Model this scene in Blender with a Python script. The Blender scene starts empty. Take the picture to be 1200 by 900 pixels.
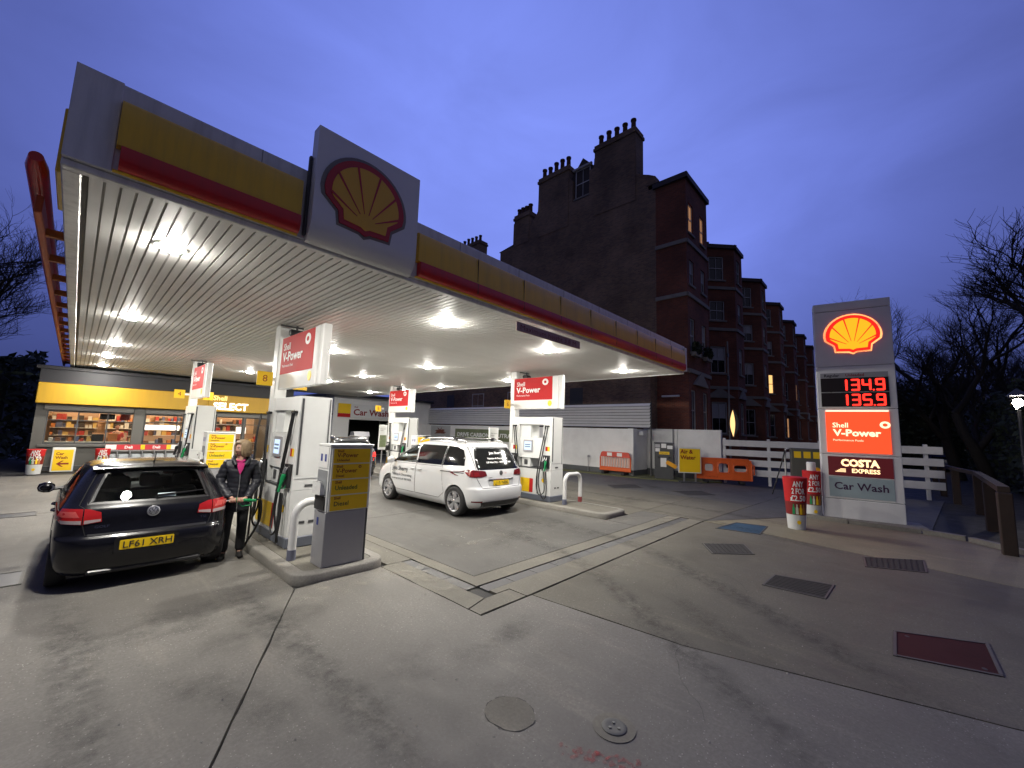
import bpy, bmesh, math, random
from mathutils import Vector, Matrix
from mathutils.bvhtree import BVHTree
from mathutils.geometry import delaunay_2d_cdt
sc = bpy.context.scene
COL = sc.collection
rnd = random.Random(7)
PI = math.pi
# ------------------------------------------------------------------ camera
cam_d = bpy.data.cameras.new('camera'); cam = bpy.data.objects.new('camera', cam_d); COL.objects.link(cam)
cam_d.sensor_width = 36.0; cam_d.lens = 477.2/1200*36
cam_d.clip_start = .05; cam_d.clip_end = 2000
_p, _r, _y = map(math.radians, (6.717, 1.954, 43.124))
_B = Matrix(((math.sin(_y), -math.cos(_y), 0), (math.cos(_y), math.sin(_y), 0), (0, 0, 1)))
_A = Matrix(((1, 0, 0), (0, math.sin(_p), -math.cos(_p)), (0, math.cos(_p), math.sin(_p))))
_R = Matrix(((math.cos(_r), -math.sin(_r), 0), (math.sin(_r), math.cos(_r), 0), (0, 0, 1)))
_N = _R @ _A @ _B                       # rows: image right, image down, forward
cam.matrix_world = Matrix.Translation((0, 0, 2.0)) @ Matrix((_N[0], -_N[1], -_N[2])).transposed().to_4x4()
sc.camera = cam
# ------------------------------------------------------------------ view, sky
sc.view_settings.view_transform = 'Standard'; sc.view_settings.look = 'None'
sc.view_settings.exposure = 0.50; sc.view_settings.gamma = 1.0
sc.render.engine = 'CYCLES'
sc.cycles.use_denoising = True
sc.cycles.max_bounces = 7; sc.cycles.diffuse_bounces = 4; sc.cycles.glossy_bounces = 3
sc.cycles.transmission_bounces = 4; sc.cycles.transparent_max_bounces = 10
sc.cycles.caustics_reflective = False; sc.cycles.caustics_refractive = False
sc.cycles.sample_clamp_indirect = 6
W = bpy.data.worlds.new('World'); sc.world = W; W.use_nodes = True
def build_sky():
    nt = W.node_tree; N = nt.nodes; L = nt.links; N.clear()
    out = N.new('ShaderNodeOutputWorld'); bg = N.new('ShaderNodeBackground')
    tc = N.new('ShaderNodeTexCoord')
    # overcast blue dusk: the afterglow lies north-west, up ahead of the camera; dark towards the ground
    dot = N.new('ShaderNodeVectorMath'); dot.operation = 'DOT_PRODUCT'
    d = Vector((0.66, 0.62, 0.42)).normalized(); dot.inputs[1].default_value = d
    L.new(tc.outputs['Generated'], dot.inputs[0])
    rp = N.new('ShaderNodeValToRGB'); rp.color_ramp.interpolation = 'B_SPLINE'
    e = rp.color_ramp.elements
    e[0].position = 0.0; e[0].color = (.058, .057, .082, 1)
    e[1].position = 1.0; e[1].color = (.172, .232, .700, 1)
    for p, c in ((.45, (.052, .056, .110, 1)), (.70, (.052, .067, .195, 1)), (.84, (.066, .088, .300, 1)), (.93, (.118, .160, .515, 1))):
        q = e.new(p); q.color = c
    mr = N.new('ShaderNodeMapRange'); mr.inputs['From Min'].default_value = -1; mr.inputs['From Max'].default_value = 1
    L.new(dot.outputs['Value'], mr.inputs['Value']); L.new(mr.outputs['Result'], rp.inputs['Fac'])
    no = N.new('ShaderNodeTexNoise'); no.inputs['Scale'].default_value = 2.6; no.inputs['Detail'].default_value = 8; no.inputs['Distortion'].default_value = .6
    no.inputs['Roughness'].default_value = .55
    mp = N.new('ShaderNodeMapping'); mp.inputs['Scale'].default_value = (1, 1, 2.2)
    L.new(tc.outputs['Generated'], mp.inputs['Vector']); L.new(mp.outputs['Vector'], no.inputs['Vector'])
    nr = N.new('ShaderNodeMapRange'); nr.inputs['From Min'].default_value = .3; nr.inputs['From Max'].default_value = .7
    nr.inputs["To Min"].default_value = .89; nr.inputs["To Max"].default_value = 1.11
    L.new(no.outputs['Fac'], nr.inputs['Value'])
    sx = N.new('ShaderNodeSeparateXYZ'); L.new(tc.outputs['Generated'], sx.inputs['Vector'])
    hr = N.new('ShaderNodeMapRange'); hr.interpolation_type = 'SMOOTHSTEP'
    hr.inputs['From Min'].default_value = -.12; hr.inputs['From Max'].default_value = .42
    hr.inputs['To Min'].default_value = .40; hr.inputs['To Max'].default_value = 1.0
    L.new(sx.outputs['Z'], hr.inputs['Value'])
    m1 = N.new('ShaderNodeMath'); m1.operation = 'MULTIPLY'
    L.new(nr.outputs['Result'], m1.inputs[0]); L.new(hr.outputs['Result'], m1.inputs[1])
    L.new(rp.outputs['Color'], bg.inputs['Color']); L.new(m1.outputs['Value'], bg.inputs['Strength'])
    L.new(bg.outputs['Background'], out.inputs['Surface'])
build_sky()
LAMP_STRENGTH = 840.0     # canopy lights
# ------------------------------------------------------------------ materials
MATS = {}
def mat(name, col, rough=.5, metal=0.0, var=.12, scale=3.0, bump=0.0, bscale=None, coat=0.0, emit=0.0, spec=.5, grime=0.0, streak=0.0):
    if name in MATS: return MATS[name]
    m = bpy.data.materials.new(name); m.use_nodes = True; nt = m.node_tree; N = nt.nodes; L = nt.links
    b = N['Principled BSDF']; c = (*col, 1)
    b.inputs['Roughness'].default_value = rough; b.inputs['Metallic'].default_value = metal
    b.inputs['Specular IOR Level'].default_value = spec
    if coat: b.inputs['Coat Weight'].default_value = coat; b.inputs['Coat Roughness'].default_value = .06
    if emit:
        b.inputs['Emission Color'].default_value = c; b.inputs['Emission Strength'].default_value = emit
        b.inputs['Base Color'].default_value = (col[0]*.5, col[1]*.5, col[2]*.5, 1)
        MATS[name] = m; return m
    tc = N.new('ShaderNodeTexCoord'); no = N.new('ShaderNodeTexNoise')
    no.inputs['Scale'].default_value = scale; no.inputs['Detail'].default_value = 6; no.inputs['Roughness'].default_value = .6
    L.new(tc.outputs['Object'], no.inputs['Vector'])
    mx = N.new('ShaderNodeMix'); mx.data_type = 'RGBA'
    mx.inputs['A'].default_value = tuple(max(0, v*(1-var)) for v in col) + (1,)
    mx.inputs['B'].default_value = tuple(min(1, v*(1+var)) for v in col) + (1,)
    L.new(no.outputs['Fac'], mx.inputs['Factor']); src = mx.outputs['Result']
    if grime:
        n2 = N.new('ShaderNodeTexNoise'); n2.inputs['Scale'].default_value = scale*.35; n2.inputs['Detail'].default_value = 8
        n2.inputs['Roughness'].default_value = .7; L.new(tc.outputs['Object'], n2.inputs['Vector'])
        r2 = N.new('ShaderNodeMapRange'); r2.inputs['From Min'].default_value = .45; r2.inputs['From Max'].default_value = .72
        r2.inputs['To Max'].default_value = grime; L.new(n2.outputs['Fac'], r2.inputs['Value'])
        m2 = N.new('ShaderNodeMix'); m2.data_type = 'RGBA'; m2.inputs['B'].default_value = (col[0]*.35, col[1]*.33, col[2]*.3, 1)
        L.new(src, m2.inputs['A']); L.new(r2.outputs['Result'], m2.inputs['Factor']); src = m2.outputs['Result']
    if streak:   # rain streaks running down the sheet
        gp = N.new('ShaderNodeNewGeometry'); mp = N.new('ShaderNodeMapping'); mp.inputs['Scale'].default_value = (9, 9, .7)
        n4 = N.new('ShaderNodeTexNoise'); n4.inputs['Scale'].default_value = 1; n4.inputs['Detail'].default_value = 6; n4.inputs['Roughness'].default_value = .65
        L.new(gp.outputs['Position'], mp.inputs['Vector']); L.new(mp.outputs['Vector'], n4.inputs['Vector'])
        r4 = N.new('ShaderNodeMapRange'); r4.inputs['From Min'].default_value = .46; r4.inputs['From Max'].default_value = .75; r4.inputs['To Max'].default_value = streak
        L.new(n4.outputs['Fac'], r4.inputs['Value']); m4 = N.new('ShaderNodeMix'); m4.data_type = 'RGBA'; m4.inputs['B'].default_value = (col[0]*.4+.02, col[1]*.4+.02, col[2]*.4+.015, 1)
        L.new(src, m4.inputs['A']); L.new(r4.outputs['Result'], m4.inputs['Factor']); src = m4.outputs['Result']
    L.new(src, b.inputs['Base Color'])
    rr = N.new('ShaderNodeMapRange'); rr.inputs['To Min'].default_value = max(0, rough-.07); rr.inputs['To Max'].default_value = min(1, rough+.07)
    L.new(no.outputs['Fac'], rr.inputs['Value']); L.new(rr.outputs['Result'], b.inputs['Roughness'])
    if bump:
        n3 = N.new('ShaderNodeTexNoise'); n3.inputs['Scale'].default_value = bscale or scale*8; n3.inputs['Detail'].default_value = 4
        L.new(tc.outputs['Object'], n3.inputs['Vector'])
        bp = N.new('ShaderNodeBump'); bp.inputs['Strength'].default_value = bump; bp.inputs['Distance'].default_value = .01
        L.new(n3.outputs['Fac'], bp.inputs['Height']); L.new(bp.outputs['Normal'], b.inputs['Normal'])
    MATS[name] = m; return m

def brick_mat(name, c1, c2, mortar, bw=.225, bh=.075):
    m = bpy.data.materials.new(name); m.use_nodes = True; nt = m.node_tree; N = nt.nodes; L = nt.links
    b = N['Principled BSDF']; b.inputs['Roughness'].default_value = .88
    g = N.new('ShaderNodeNewGeometry'); s = N.new('ShaderNodeSeparateXYZ'); L.new(g.outputs['Position'], s.inputs[0])
    sn = N.new('ShaderNodeSeparateXYZ'); L.new(g.outputs['Normal'], sn.inputs[0])
    ab = N.new('ShaderNodeMath'); ab.operation = 'ABSOLUTE'; L.new(sn.outputs['X'], ab.inputs[0])
    gt = N.new('ShaderNodeMath'); gt.operation = 'GREATER_THAN'; gt.inputs[1].default_value = .6; L.new(ab.outputs[0], gt.inputs[0])
    mx = N.new('ShaderNodeMix'); L.new(gt.outputs[0], mx.inputs['Factor']); L.new(s.outputs['X'], mx.inputs['A']); L.new(s.outputs['Y'], mx.inputs['B'])
    cb = N.new('ShaderNodeCombineXYZ'); L.new(mx.outputs['Result'], cb.inputs['X']); L.new(s.outputs['Z'], cb.inputs['Y'])
    br = N.new('ShaderNodeTexBrick'); br.inputs['Scale'].default_value = 1; br.inputs['Brick Width'].default_value = bw
    br.inputs['Row Height'].default_value = bh; br.inputs['Mortar Size'].default_value = .008
    br.inputs['Color1'].default_value = (*c1, 1); br.inputs['Color2'].default_value = (*c2, 1); br.inputs['Mortar'].default_value = (*mortar, 1)
    L.new(cb.outputs[0], br.inputs['Vector'])
    no = N.new('ShaderNodeTexNoise'); no.inputs['Scale'].default_value = .5; no.inputs['Detail'].default_value = 8; L.new(g.outputs['Position'], no.inputs['Vector'])
    r = N.new('ShaderNodeMapRange'); r.inputs['From Min'].default_value = .3; r.inputs['From Max'].default_value = .7; r.inputs['To Min'].default_value = .6; r.inputs['To Max'].default_value = 1.25
    L.new(no.outputs['Fac'], r.inputs['Value'])
    mu = N.new('ShaderNodeVectorMath'); mu.operation = 'SCALE'; L.new(br.outputs['Color'], mu.inputs[0]); L.new(r.outputs['Result'], mu.inputs['Scale'])
    L.new(mu.outputs['Vector'], b.inputs['Base Color'])
    bp = N.new('ShaderNodeBump'); bp.inputs['Strength'].default_value = .6; bp.inputs['Distance'].default_value = .01; bp.invert = True
    L.new(br.outputs['Fac'], bp.inputs['Height']); L.new(bp.outputs['Normal'], b.inputs['Normal'])
    MATS[name] = m; return m

def concrete_mat(name, col, speck=.42, dark=.45, stain=1.0):
    """worn forecourt concrete: broad tone drift, tyre grime, pale aggregate specks, hairline roughness"""
    m = bpy.data.materials.new(name); m.use_nodes = True; nt = m.node_tree; N = nt.nodes; L = nt.links
    b = N['Principled BSDF']; g = N.new('ShaderNodeNewGeometry'); b.inputs['Specular IOR Level'].default_value = .22
    def noise(sc_, det, ro=.6, dist=0):
        n = N.new('ShaderNodeTexNoise'); n.inputs['Scale'].default_value = sc_; n.inputs['Detail'].default_value = det
        n.inputs['Roughness'].default_value = ro; n.inputs['Distortion'].default_value = dist
        L.new(g.outputs['Position'], n.inputs['Vector']); return n
    def rng(s, a, b_, c, d):
        r = N.new('ShaderNodeMapRange'); r.inputs['From Min'].default_value = a; r.inputs['From Max'].default_value = b_
        r.inputs['To Min'].default_value = c; r.inputs['To Max'].default_value = d; L.new(s, r.inputs['Value']); return r.outputs['Result']
    def mixc(a, bcol, f):
        x = N.new('ShaderNodeMix'); x.data_type = 'RGBA'
        if isinstance(a, tuple): x.inputs['A'].default_value = (*a, 1)
        else: L.new(a, x.inputs['A'])
        x.inputs['B'].default_value = (*bcol, 1); L.new(f, x.inputs['Factor']); return x.outputs['Result']
    big = noise(.55, 7, .62, .4); mid = noise(2.6, 8, .7, .6); fine = noise(38, 4, .7)
    base = mixc(tuple(v*.78 for v in col), tuple(v*1.22 for v in col), rng(big.outputs['Fac'], .34, .66, 0, 1))
    base = mixc(base, (col[0]*.42, col[1]*.41, col[2]*.40), rng(mid.outputs['Fac'], .46, .74, 0, dark*stain*.9))
    scr = N.new('ShaderNodeTexNoise'); scr.inputs['Scale'].default_value = 1.0; scr.inputs['Detail'].default_value = 6; scr.inputs['Roughness'].default_value = .7
    mp = N.new('ShaderNodeMapping'); mp.inputs['Scale'].default_value = (3.2, .55, 1); mp.inputs['Rotation'].default_value = (0, 0, .25)
    L.new(g.outputs['Position'], mp.inputs['Vector']); L.new(mp.outputs['Vector'], scr.inputs['Vector'])
    base = mixc(base, (col[0]*1.55, col[1]*1.5, col[2]*1.4), rng(scr.outputs['Fac'], .54, .76, 0, .7))
    base = mixc(base, (col[0]*.62, col[1]*.60, col[2]*.58), rng(fine.outputs['Fac'], .40, .70, .55, 0))
    vo = N.new('ShaderNodeTexVoronoi'); vo.inputs['Scale'].default_value = 40; L.new(g.outputs['Position'], vo.inputs['Vector'])
    pick = N.new('ShaderNodeSeparateColor'); L.new(vo.outputs['Color'], pick.inputs[0])
    s1 = rng(vo.outputs['Distance'], .12, .20, 1, 0); s2 = rng(pick.outputs[0], 1-speck, 1-speck+.01, 0, 1)
    mu = N.new('ShaderNodeMath'); mu.operation = 'MULTIPLY'; L.new(s1, mu.inputs[0]); L.new(s2, mu.inputs[1])
    mu2 = N.new('ShaderNodeMath'); mu2.operation = 'MULTIPLY'; L.new(mu.outputs[0], mu2.inputs[0]); L.new(rng(big.outputs['Fac'], .4, .6, .15, .8), mu2.inputs[1])
    base = mixc(base, (.50, .48, .44), mu2.outputs[0])
    L.new(base, b.inputs['Base Color'])
    L.new(rng(mid.outputs['Fac'], .3, .7, .82, .55), b.inputs['Roughness'])
    bp = N.new('ShaderNodeBump'); bp.inputs['Strength'].default_value = .35; bp.inputs['Distance'].default_value = .006
    L.new(fine.outputs['Fac'], bp.inputs['Height']); L.new(bp.outputs['Normal'], b.inputs['Normal'])
    MATS[name] = m; return m

def thin_layer(name, col, thr, scale, op=.7):
    """stain lying on the concrete: patchy cover, ground shows between the patches"""
    m = bpy.data.materials.new(name); m.use_nodes = True; nt = m.node_tree; N = nt.nodes; L = nt.links
    b = N['Principled BSDF']; b.inputs['Base Color'].default_value = (*col, 1); b.inputs['Roughness'].default_value = .85
    g = N.new('ShaderNodeNewGeometry'); n = N.new('ShaderNodeTexNoise'); n.inputs['Scale'].default_value = scale; n.inputs['Detail'].default_value = 9; n.inputs['Roughness'].default_value = .72
    L.new(g.outputs['Position'], n.inputs['Vector']); r = N.new('ShaderNodeMapRange'); r.inputs['From Min'].default_value = thr-.02; r.inputs['From Max'].default_value = thr+.22; r.inputs['To Max'].default_value = op
    L.new(n.outputs['Fac'], r.inputs['Value']); at = N.new('ShaderNodeAttribute'); at.attribute_name = 'cover'; mu = N.new('ShaderNodeMath'); mu.operation = 'MULTIPLY'; L.new(r.outputs['Result'], mu.inputs[0]); L.new(at.outputs['Fac'], mu.inputs[1]); L.new(mu.outputs[0], b.inputs['Alpha']); MATS[name] = m; return m
def glass_mat(name, tint, rough=.02, fac=.9):
    m = bpy.data.materials.new(name); m.use_nodes = True; nt = m.node_tree; N = nt.nodes; L = nt.links
    N.remove(N['Principled BSDF']); out = N['Material Output']
    t = N.new('ShaderNodeBsdfTransparent'); t.inputs[0].default_value = (*tint, 1)
    gl = N.new('ShaderNodeBsdfGlossy'); gl.inputs['Roughness'].default_value = rough*.3
    fr = N.new('ShaderNodeFresnel'); fr.inputs[0].default_value = 1.36
    mx = N.new('ShaderNodeMixShader'); L.new(fr.outputs[0], mx.inputs[0]); L.new(t.outputs[0], mx.inputs[1]); L.new(gl.outputs[0], mx.inputs[2])
    L.new(mx.outputs[0], out.inputs['Surface']); MATS[name] = m; return m
# palette
WHITE = mat('white_enamel', (.74, .75, .73), .32, var=.05, grime=.10, coat=.3)
WHITEM = mat('white_sheet_metal', (.80, .80, .78), .45, var=.07, grime=.12, streak=.45)
SOFFIT = mat('soffit_enamel', (.75, .75, .72), .52, var=.06, grime=.12)
YEL = mat('yellow_panel', (.86, .52, .016), .35, var=.05, coat=.25, grime=.06, streak=.35)
YELP = mat('yellow_print', (.90, .58, .012), .4, var=.05)
REDP = mat('red_panel', (.60, .020, .016), .32, var=.06, coat=.3, streak=.3)
REDPOS = mat('red_poster', (.50, .020, .022), .6, var=.06, spec=.2)
ORANGE = mat('orange_plastic', (.72, .115, .018), .45, var=.12, grime=.25)
GREY = mat('silver_grey_paint', (.40, .40, .42), .36, metal=.35, var=.06, grime=.1)
PLINTH = mat('slate_grey_paint', (.135, .15, .185), .5, var=.12, grime=.2)
DGREY = mat('dark_grey_metal', (.06, .062, .065), .45, var=.15)
TAUPE = mat('taupe_cladding', (.105, .102, .092), .5, var=.08, grime=.15)
BLACK = mat('black_rubber', (.013, .013, .014), .5, var=.2)
BLACKP = mat('black_plastic', (.018, .018, .020), .35, var=.15)
DARKRED = mat('dark_red_ink', (.25, .015, .012), .5, var=.05)
INK = mat('black_ink', (.02, .02, .024), .5, var=.05)
WINK = mat('white_ink', (.80, .80, .78), .5, var=.03)
GREENP = mat('green_plastic', (.012, .26, .085), .35, var=.1)
STEEL = mat('brushed_steel', (.5, .5, .5), .35, metal=.8, var=.1)
RED_LENS = mat('red_lens', (.40, .012, .012), .15, var=.1, coat=1.0)
WALLW = mat('white_painted_wall', (.80, .80, .77), .75, var=.07, scale=1.3, bump=.25, bscale=60, grime=.28)
WALLB = mat('dark_painted_base', (.10, .105, .105), .7, var=.15, grime=.2)
TIMBERW = mat('white_painted_timber', (.62, .62, .62), .55, var=.08, scale=4, bump=.2, grime=.25)
TIMBER = mat('weathered_timber', (.034, .020, .014), .8, var=.3, scale=6, bump=.4)
CONC = concrete_mat('forecourt_concrete', (.182, .174, .157))
CONC2 = concrete_mat('smooth_concrete', (.142, .133, .108), speck=.12, dark=.5)
CONC3 = concrete_mat('lane_concrete', (.122, .119, .111), speck=.06, dark=.55)
APRON = concrete_mat('warm_lit_apron_concrete', (.255, .232, .160), speck=.06, dark=.45)  # pale concrete with the warm canopy light tinted into its colour
CONCP = concrete_mat('pale_concrete', (.172, .163, .136), speck=.08, dark=.4)
KERB = concrete_mat('kerb_concrete', (.25, .24, .215), speck=.1, dark=.35)
ASPH = concrete_mat('asphalt', (.050, .050, .052), speck=.2, dark=.4)
MOSS = concrete_mat('mossy_concrete', (.15, .155, .075), speck=.1, dark=.6)
IRON = mat('iron_cover', (.050, .048, .046), .8, spec=.2, var=.3, bump=.5)
BRICKB = brick_mat('stock_brick', (.30, .19, .12), (.18, .12, .08), (.25, .21, .17))
BRICKR = brick_mat('red_brick', (.24, .070, .034), (.16, .048, .026), (.15, .10, .08))
STONE = mat('pale_stone_band', (.27, .255, .23), .8, var=.12, grime=.3)
SLATE = mat('slate_roof', (.05, .052, .06), .7, var=.2)
POT = mat('clay_pot', (.10, .045, .03), .8, var=.2)
FRAMEW = mat('white_sash_paint', (.50, .50, .50), .5, var=.06)
PANE = mat('dark_window_glass', (.010, .011, .014), .06, var=.1, spec=.8)
PANEL1 = mat('lit_window_warm', (1.0, .58, .20), emit=.9)
PANEL2 = mat('lit_window_dim', (1.0, .50, .22), emit=.30)
BARK = mat('dark_bark', (.030, .026, .022), .9, var=.3, scale=9, bump=.5)
LEAF = mat('dark_evergreen_leaf', (.025, .036, .016), .7, var=.4)
LENS = mat('lit_lamp_lens', (1.0, .955, .875), emit=LAMP_STRENGTH)
# ------------------------------------------------------------------ mesh builder
class MB:
    def __init__(s): s.v = []; s.f = []; s.m = []; s.mi = 0
    def add(s, vs, fs):
        o = len(s.v); s.v += [tuple(p) for p in vs]; s.f += [tuple(i+o for i in f) for f in fs]; s.m += [s.mi]*len(fs); return s
    def box(s, x0, x1, y0, y1, z0, z1, b=0.0):
        if x0 > x1: x0, x1 = x1, x0
        if y0 > y1: y0, y1 = y1, y0
        if z0 > z1: z0, z1 = z1, z0
        b = min(b, (x1-x0)*.45, (y1-y0)*.45, (z1-z0)*.45)
        if b <= 0:
            vs = [(x, y, z) for z in (z0, z1) for y in (y0, y1) for x in (x0, x1)]
            return s.add(vs, [(0, 2, 3, 1), (4, 5, 7, 6), (0, 1, 5, 4), (2, 6, 7, 3), (0, 4, 6, 2), (1, 3, 7, 5)])
        vs = []; X = (x0, x1); Y = (y0, y1); Z = (z0, z1); sg = (1, -1)
        for k in range(2):
            for j in range(2):
                for i in range(2):
                    a, c, d = X[i], Y[j], Z[k]; bx, by, bz = sg[i]*b, sg[j]*b, sg[k]*b
                    vs += [(a, c+by, d+bz), (a+bx, c, d+bz), (a+bx, c+by, d)]
        def V(i, j, k, ax): return ((k*2+j)*2+i)*3+ax
        fs = []
        for i in range(2):
            q = [V(i, 0, 0, 0), V(i, 1, 0, 0), V(i, 1, 1, 0), V(i, 0, 1, 0)]; fs.append(q if i else q[::-1])
            q = [V(0, i, 0, 1), V(1, i, 0, 1), V(1, i, 1, 1), V(0, i, 1, 1)]; fs.append(q[::-1] if i else q)
            q = [V(0, 0, i, 2), V(1, 0, i, 2), V(1, 1, i, 2), V(0, 1, i, 2)]; fs.append(q if i else q[::-1])
        for i in range(2):
            for j in range(2):
                q = [V(i, j, 0, 0), V(i, j, 1, 0), V(i, j, 1, 1), V(i, j, 0, 1)]; fs.append(q if (i+j) % 2 == 0 else q[::-1])
                q = [V(i, 0, j, 0), V(i, 1, j, 0), V(i, 1, j, 2), V(i, 0, j, 2)]; fs.append(q[::-1] if (i+j) % 2 == 0 else q)
                q = [V(0, i, j, 1), V(1, i, j, 1), V(1, i, j, 2), V(0, i, j, 2)]; fs.append(q if (i+j) % 2 == 0 else q[::-1])
        for i in range(2):
            for j in range(2):
                for k in range(2):
                    q = [V(i, j, k, 0), V(i, j, k, 1), V(i, j, k, 2)]; fs.append(q[::-1] if (i+j+k) % 2 == 0 else q)
        return s.add(vs, fs)
    def tube(s, pts, r, n=8, cap=True):
        pts = [Vector(p) for p in pts]; rs = r if isinstance(r, (list, tuple)) else [r]*len(pts)
        up = None; rings = []
        for i, p in enumerate(pts):
            t = (pts[min(i+1, len(pts)-1)] - pts[max(i-1, 0)])
            t = t.normalized() if t.length > 1e-9 else Vector((0, 0, 1))
            if up is None:
                up = Vector((0, 0, 1)) if abs(t.z) < .9 else Vector((1, 0, 0))
            a = t.cross(up)
            if a.length < 1e-6: a = t.cross(Vector((0, 1, .3)))
            a.normalize(); bb = t.cross(a).normalized(); up = -bb if False else a.cross(t)
            rings.append([p + (a*math.cos(2*PI*k/n) + bb*math.sin(2*PI*k/n))*rs[i] for k in range(n)])
        vs = [v for q in rings for v in q]; fs = []
        for i in range(len(rings)-1):
            for k in range(n):
                fs.append((i*n+k, i*n+(k+1) % n, (i+1)*n+(k+1) % n, (i+1)*n+k))
        if cap:
            fs.append(tuple(range(n))[::-1]); fs.append(tuple((len(rings)-1)*n+k for k in range(n)))
        return s.add(vs, fs)
    def cyl(s, a, b, r, n=16): return s.tube([a, b], r, n)
    def lathe(s, prof, c=(0, 0, 0), axis='z', n=24):
        vs = []; fs = []; m = len(prof)
        for k in range(n):
            a = 2*PI*k/n; co, si = math.cos(a), math.sin(a)
            for r, h in prof:
                p = (r*co, r*si, h)
                if axis == 'x': p = (h, r*co, r*si)
                elif axis == 'y': p = (r*si, h, r*co)
                vs.append((p[0]+c[0], p[1]+c[1], p[2]+c[2]))
        for k in range(n):
            k2 = (k+1) % n
            for j in range(m-1): fs.append((k*m+j, k2*m+j, k2*m+j+1, k*m+j+1))
        return s.add(vs, fs)
    def prism(s, poly, M, d):
        """polygon (u,v) extruded along w by d, placed by matrix M (columns u,v,w,origin)"""
        n = len(poly); vs = [M @ Vector((u, v, 0)) for u, v in poly] + [M @ Vector((u, v, d)) for u, v in poly]
        fs = [tuple(range(n))[::-1], tuple(range(n, 2*n))] + [(i, (i+1) % n, n+(i+1) % n, n+i) for i in range(n)]
        return s.add(vs, fs)
    def quad(s, *p): return s.add(p, [tuple(range(len(p)))])
    def build(s, name, m, parent=None, smooth=35, loc=None):
        me = bpy.data.meshes.new(name); me.from_pydata(s.v, [], s.f)
        ms = m if isinstance(m, (list, tuple)) else [m]
        for q in ms: me.materials.append(q)
        if len(ms) > 1: me.polygons.foreach_set('material_index', s.m)
        bm = bmesh.new(); bm.from_mesh(me); bmesh.ops.recalc_face_normals(bm, faces=bm.faces); bm.to_mesh(me); bm.free()
        if smooth:
            me.polygons.foreach_set('use_smooth', [True]*len(me.polygons)); me.set_sharp_from_angle(angle=math.radians(smooth))
        me.update(); o = bpy.data.objects.new(name, me); COL.objects.link(o)
        if parent: o.parent = parent
        if loc: o.location = loc
        return o
def basis(right, up, origin):
    r = Vector(right).normalized(); u = Vector(up).normalized(); n = r.cross(u)
    return Matrix(((r.x, u.x, n.x, origin[0]), (r.y, u.y, n.y, origin[1]), (r.z, u.z, n.z, origin[2]), (0, 0, 0, 1)))
UP = (0, 0, 1)
def FX(x, y, z): return basis((0, -1, 0), UP, (x, y, z))    # sheet facing -X
def FXp(x, y, z): return basis((0, 1, 0), UP, (x, y, z))    # sheet facing +X
def FY(x, y, z): return basis((1, 0, 0), UP, (x, y, z))     # sheet facing -Y
def FYp(x, y, z): return basis((-1, 0, 0), UP, (x, y, z))
_txt_cache = {}
def text(s, h, m, parent, M, width=None, bold=.0, align='LEFT', name='lettering', depth=.003, fit=False, spacing=1.0):
    """lettering of cap height h with its lower left (or centre) at the origin of M"""
    key = (s, bold, align, spacing)
    if key not in _txt_cache:
        cu = bpy.data.curves.new('t', 'FONT'); cu.body = s; cu.size = 1.0; cu.resolution_u = 2; cu.offset = bold; cu.align_x = align
        cu.space_character = spacing
        o = bpy.data.objects.new('t', cu); COL.objects.link(o); dg = bpy.context.evaluated_depsgraph_get(); dg.update()
        me = bpy.data.meshes.new_from_object(o.evaluated_get(dg)); COL.objects.unlink(o); bpy.data.objects.remove(o)
        _txt_cache[key] = ([v.co.copy() for v in me.vertices], [tuple(p.vertices) for p in me.polygons]); bpy.data.meshes.remove(me)
    vs, fs = _txt_cache[key]; k = h/.69
    w = (max(v.x for v in vs)-min(v.x for v in vs))*k if vs else 1
    kx = k*(width/w) if width and (fit or w > width) else k
    b = MB(); b.add([M @ Vector((v.x*kx, v.y*k, depth)) for v in vs], fs)
    return b.build(name, m, parent, smooth=0)
def plate(w, h, M, d=.01, r=0.0, n=4):
    """rounded plate w x h centred on M"""
    if r <= 0: P = [(-w/2, -h/2), (w/2, -h/2), (w/2, h/2), (-w/2, h/2)]
    else:
        P = []
        for cx, cy, a0 in ((w/2-r, h/2-r, 0), (-w/2+r, h/2-r, 90), (-w/2+r, -h/2+r, 180), (w/2-r, -h/2+r, 270)):
            for k in range(n+1):
                a = math.radians(a0+90*k/n); P.append((cx+r*math.cos(a), cy+r*math.sin(a)))
    return MB().prism(P, M, d)
def off(M, u, v, w=0.0): return M @ Matrix.Translation((u, v, w))
def thing(name, label, cat, loc=(0, 0, 0), rz=0.0, group=None):
    o = bpy.data.objects.new(name, None); COL.objects.link(o); o.location = loc; o.rotation_euler = (0, 0, rz); o.empty_display_size = .2
    o['label'] = label; o['category'] = cat
    if group: o['group'] = group
    return o
def tag(o, label, cat, group=None):
    o['label'] = label; o['category'] = cat
    if group: o['group'] = group
    return o
def cover_attr(o, vals):
    at = o.data.attributes.new('cover', 'FLOAT', 'POINT'); at.data.foreach_set('value', vals); return o
def struct(o, kind='structure'): o['kind'] = kind; return o
def kids(o): return [c for c in COL.objects if c.parent == o]
_kidmap = None
def copy_tree(o, loc=None, label=None, rz=None):
    def rec(src, par):
        c = src.copy(); COL.objects.link(c)
        if par: c.parent = par
        for k in src.children: rec(k, c)
        return c
    r = rec(o, None)
    if loc is not None: r.location = loc
    if rz is not None: r.rotation_euler = (0, 0, rz)
    if label: r['label'] = label
    return r
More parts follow.
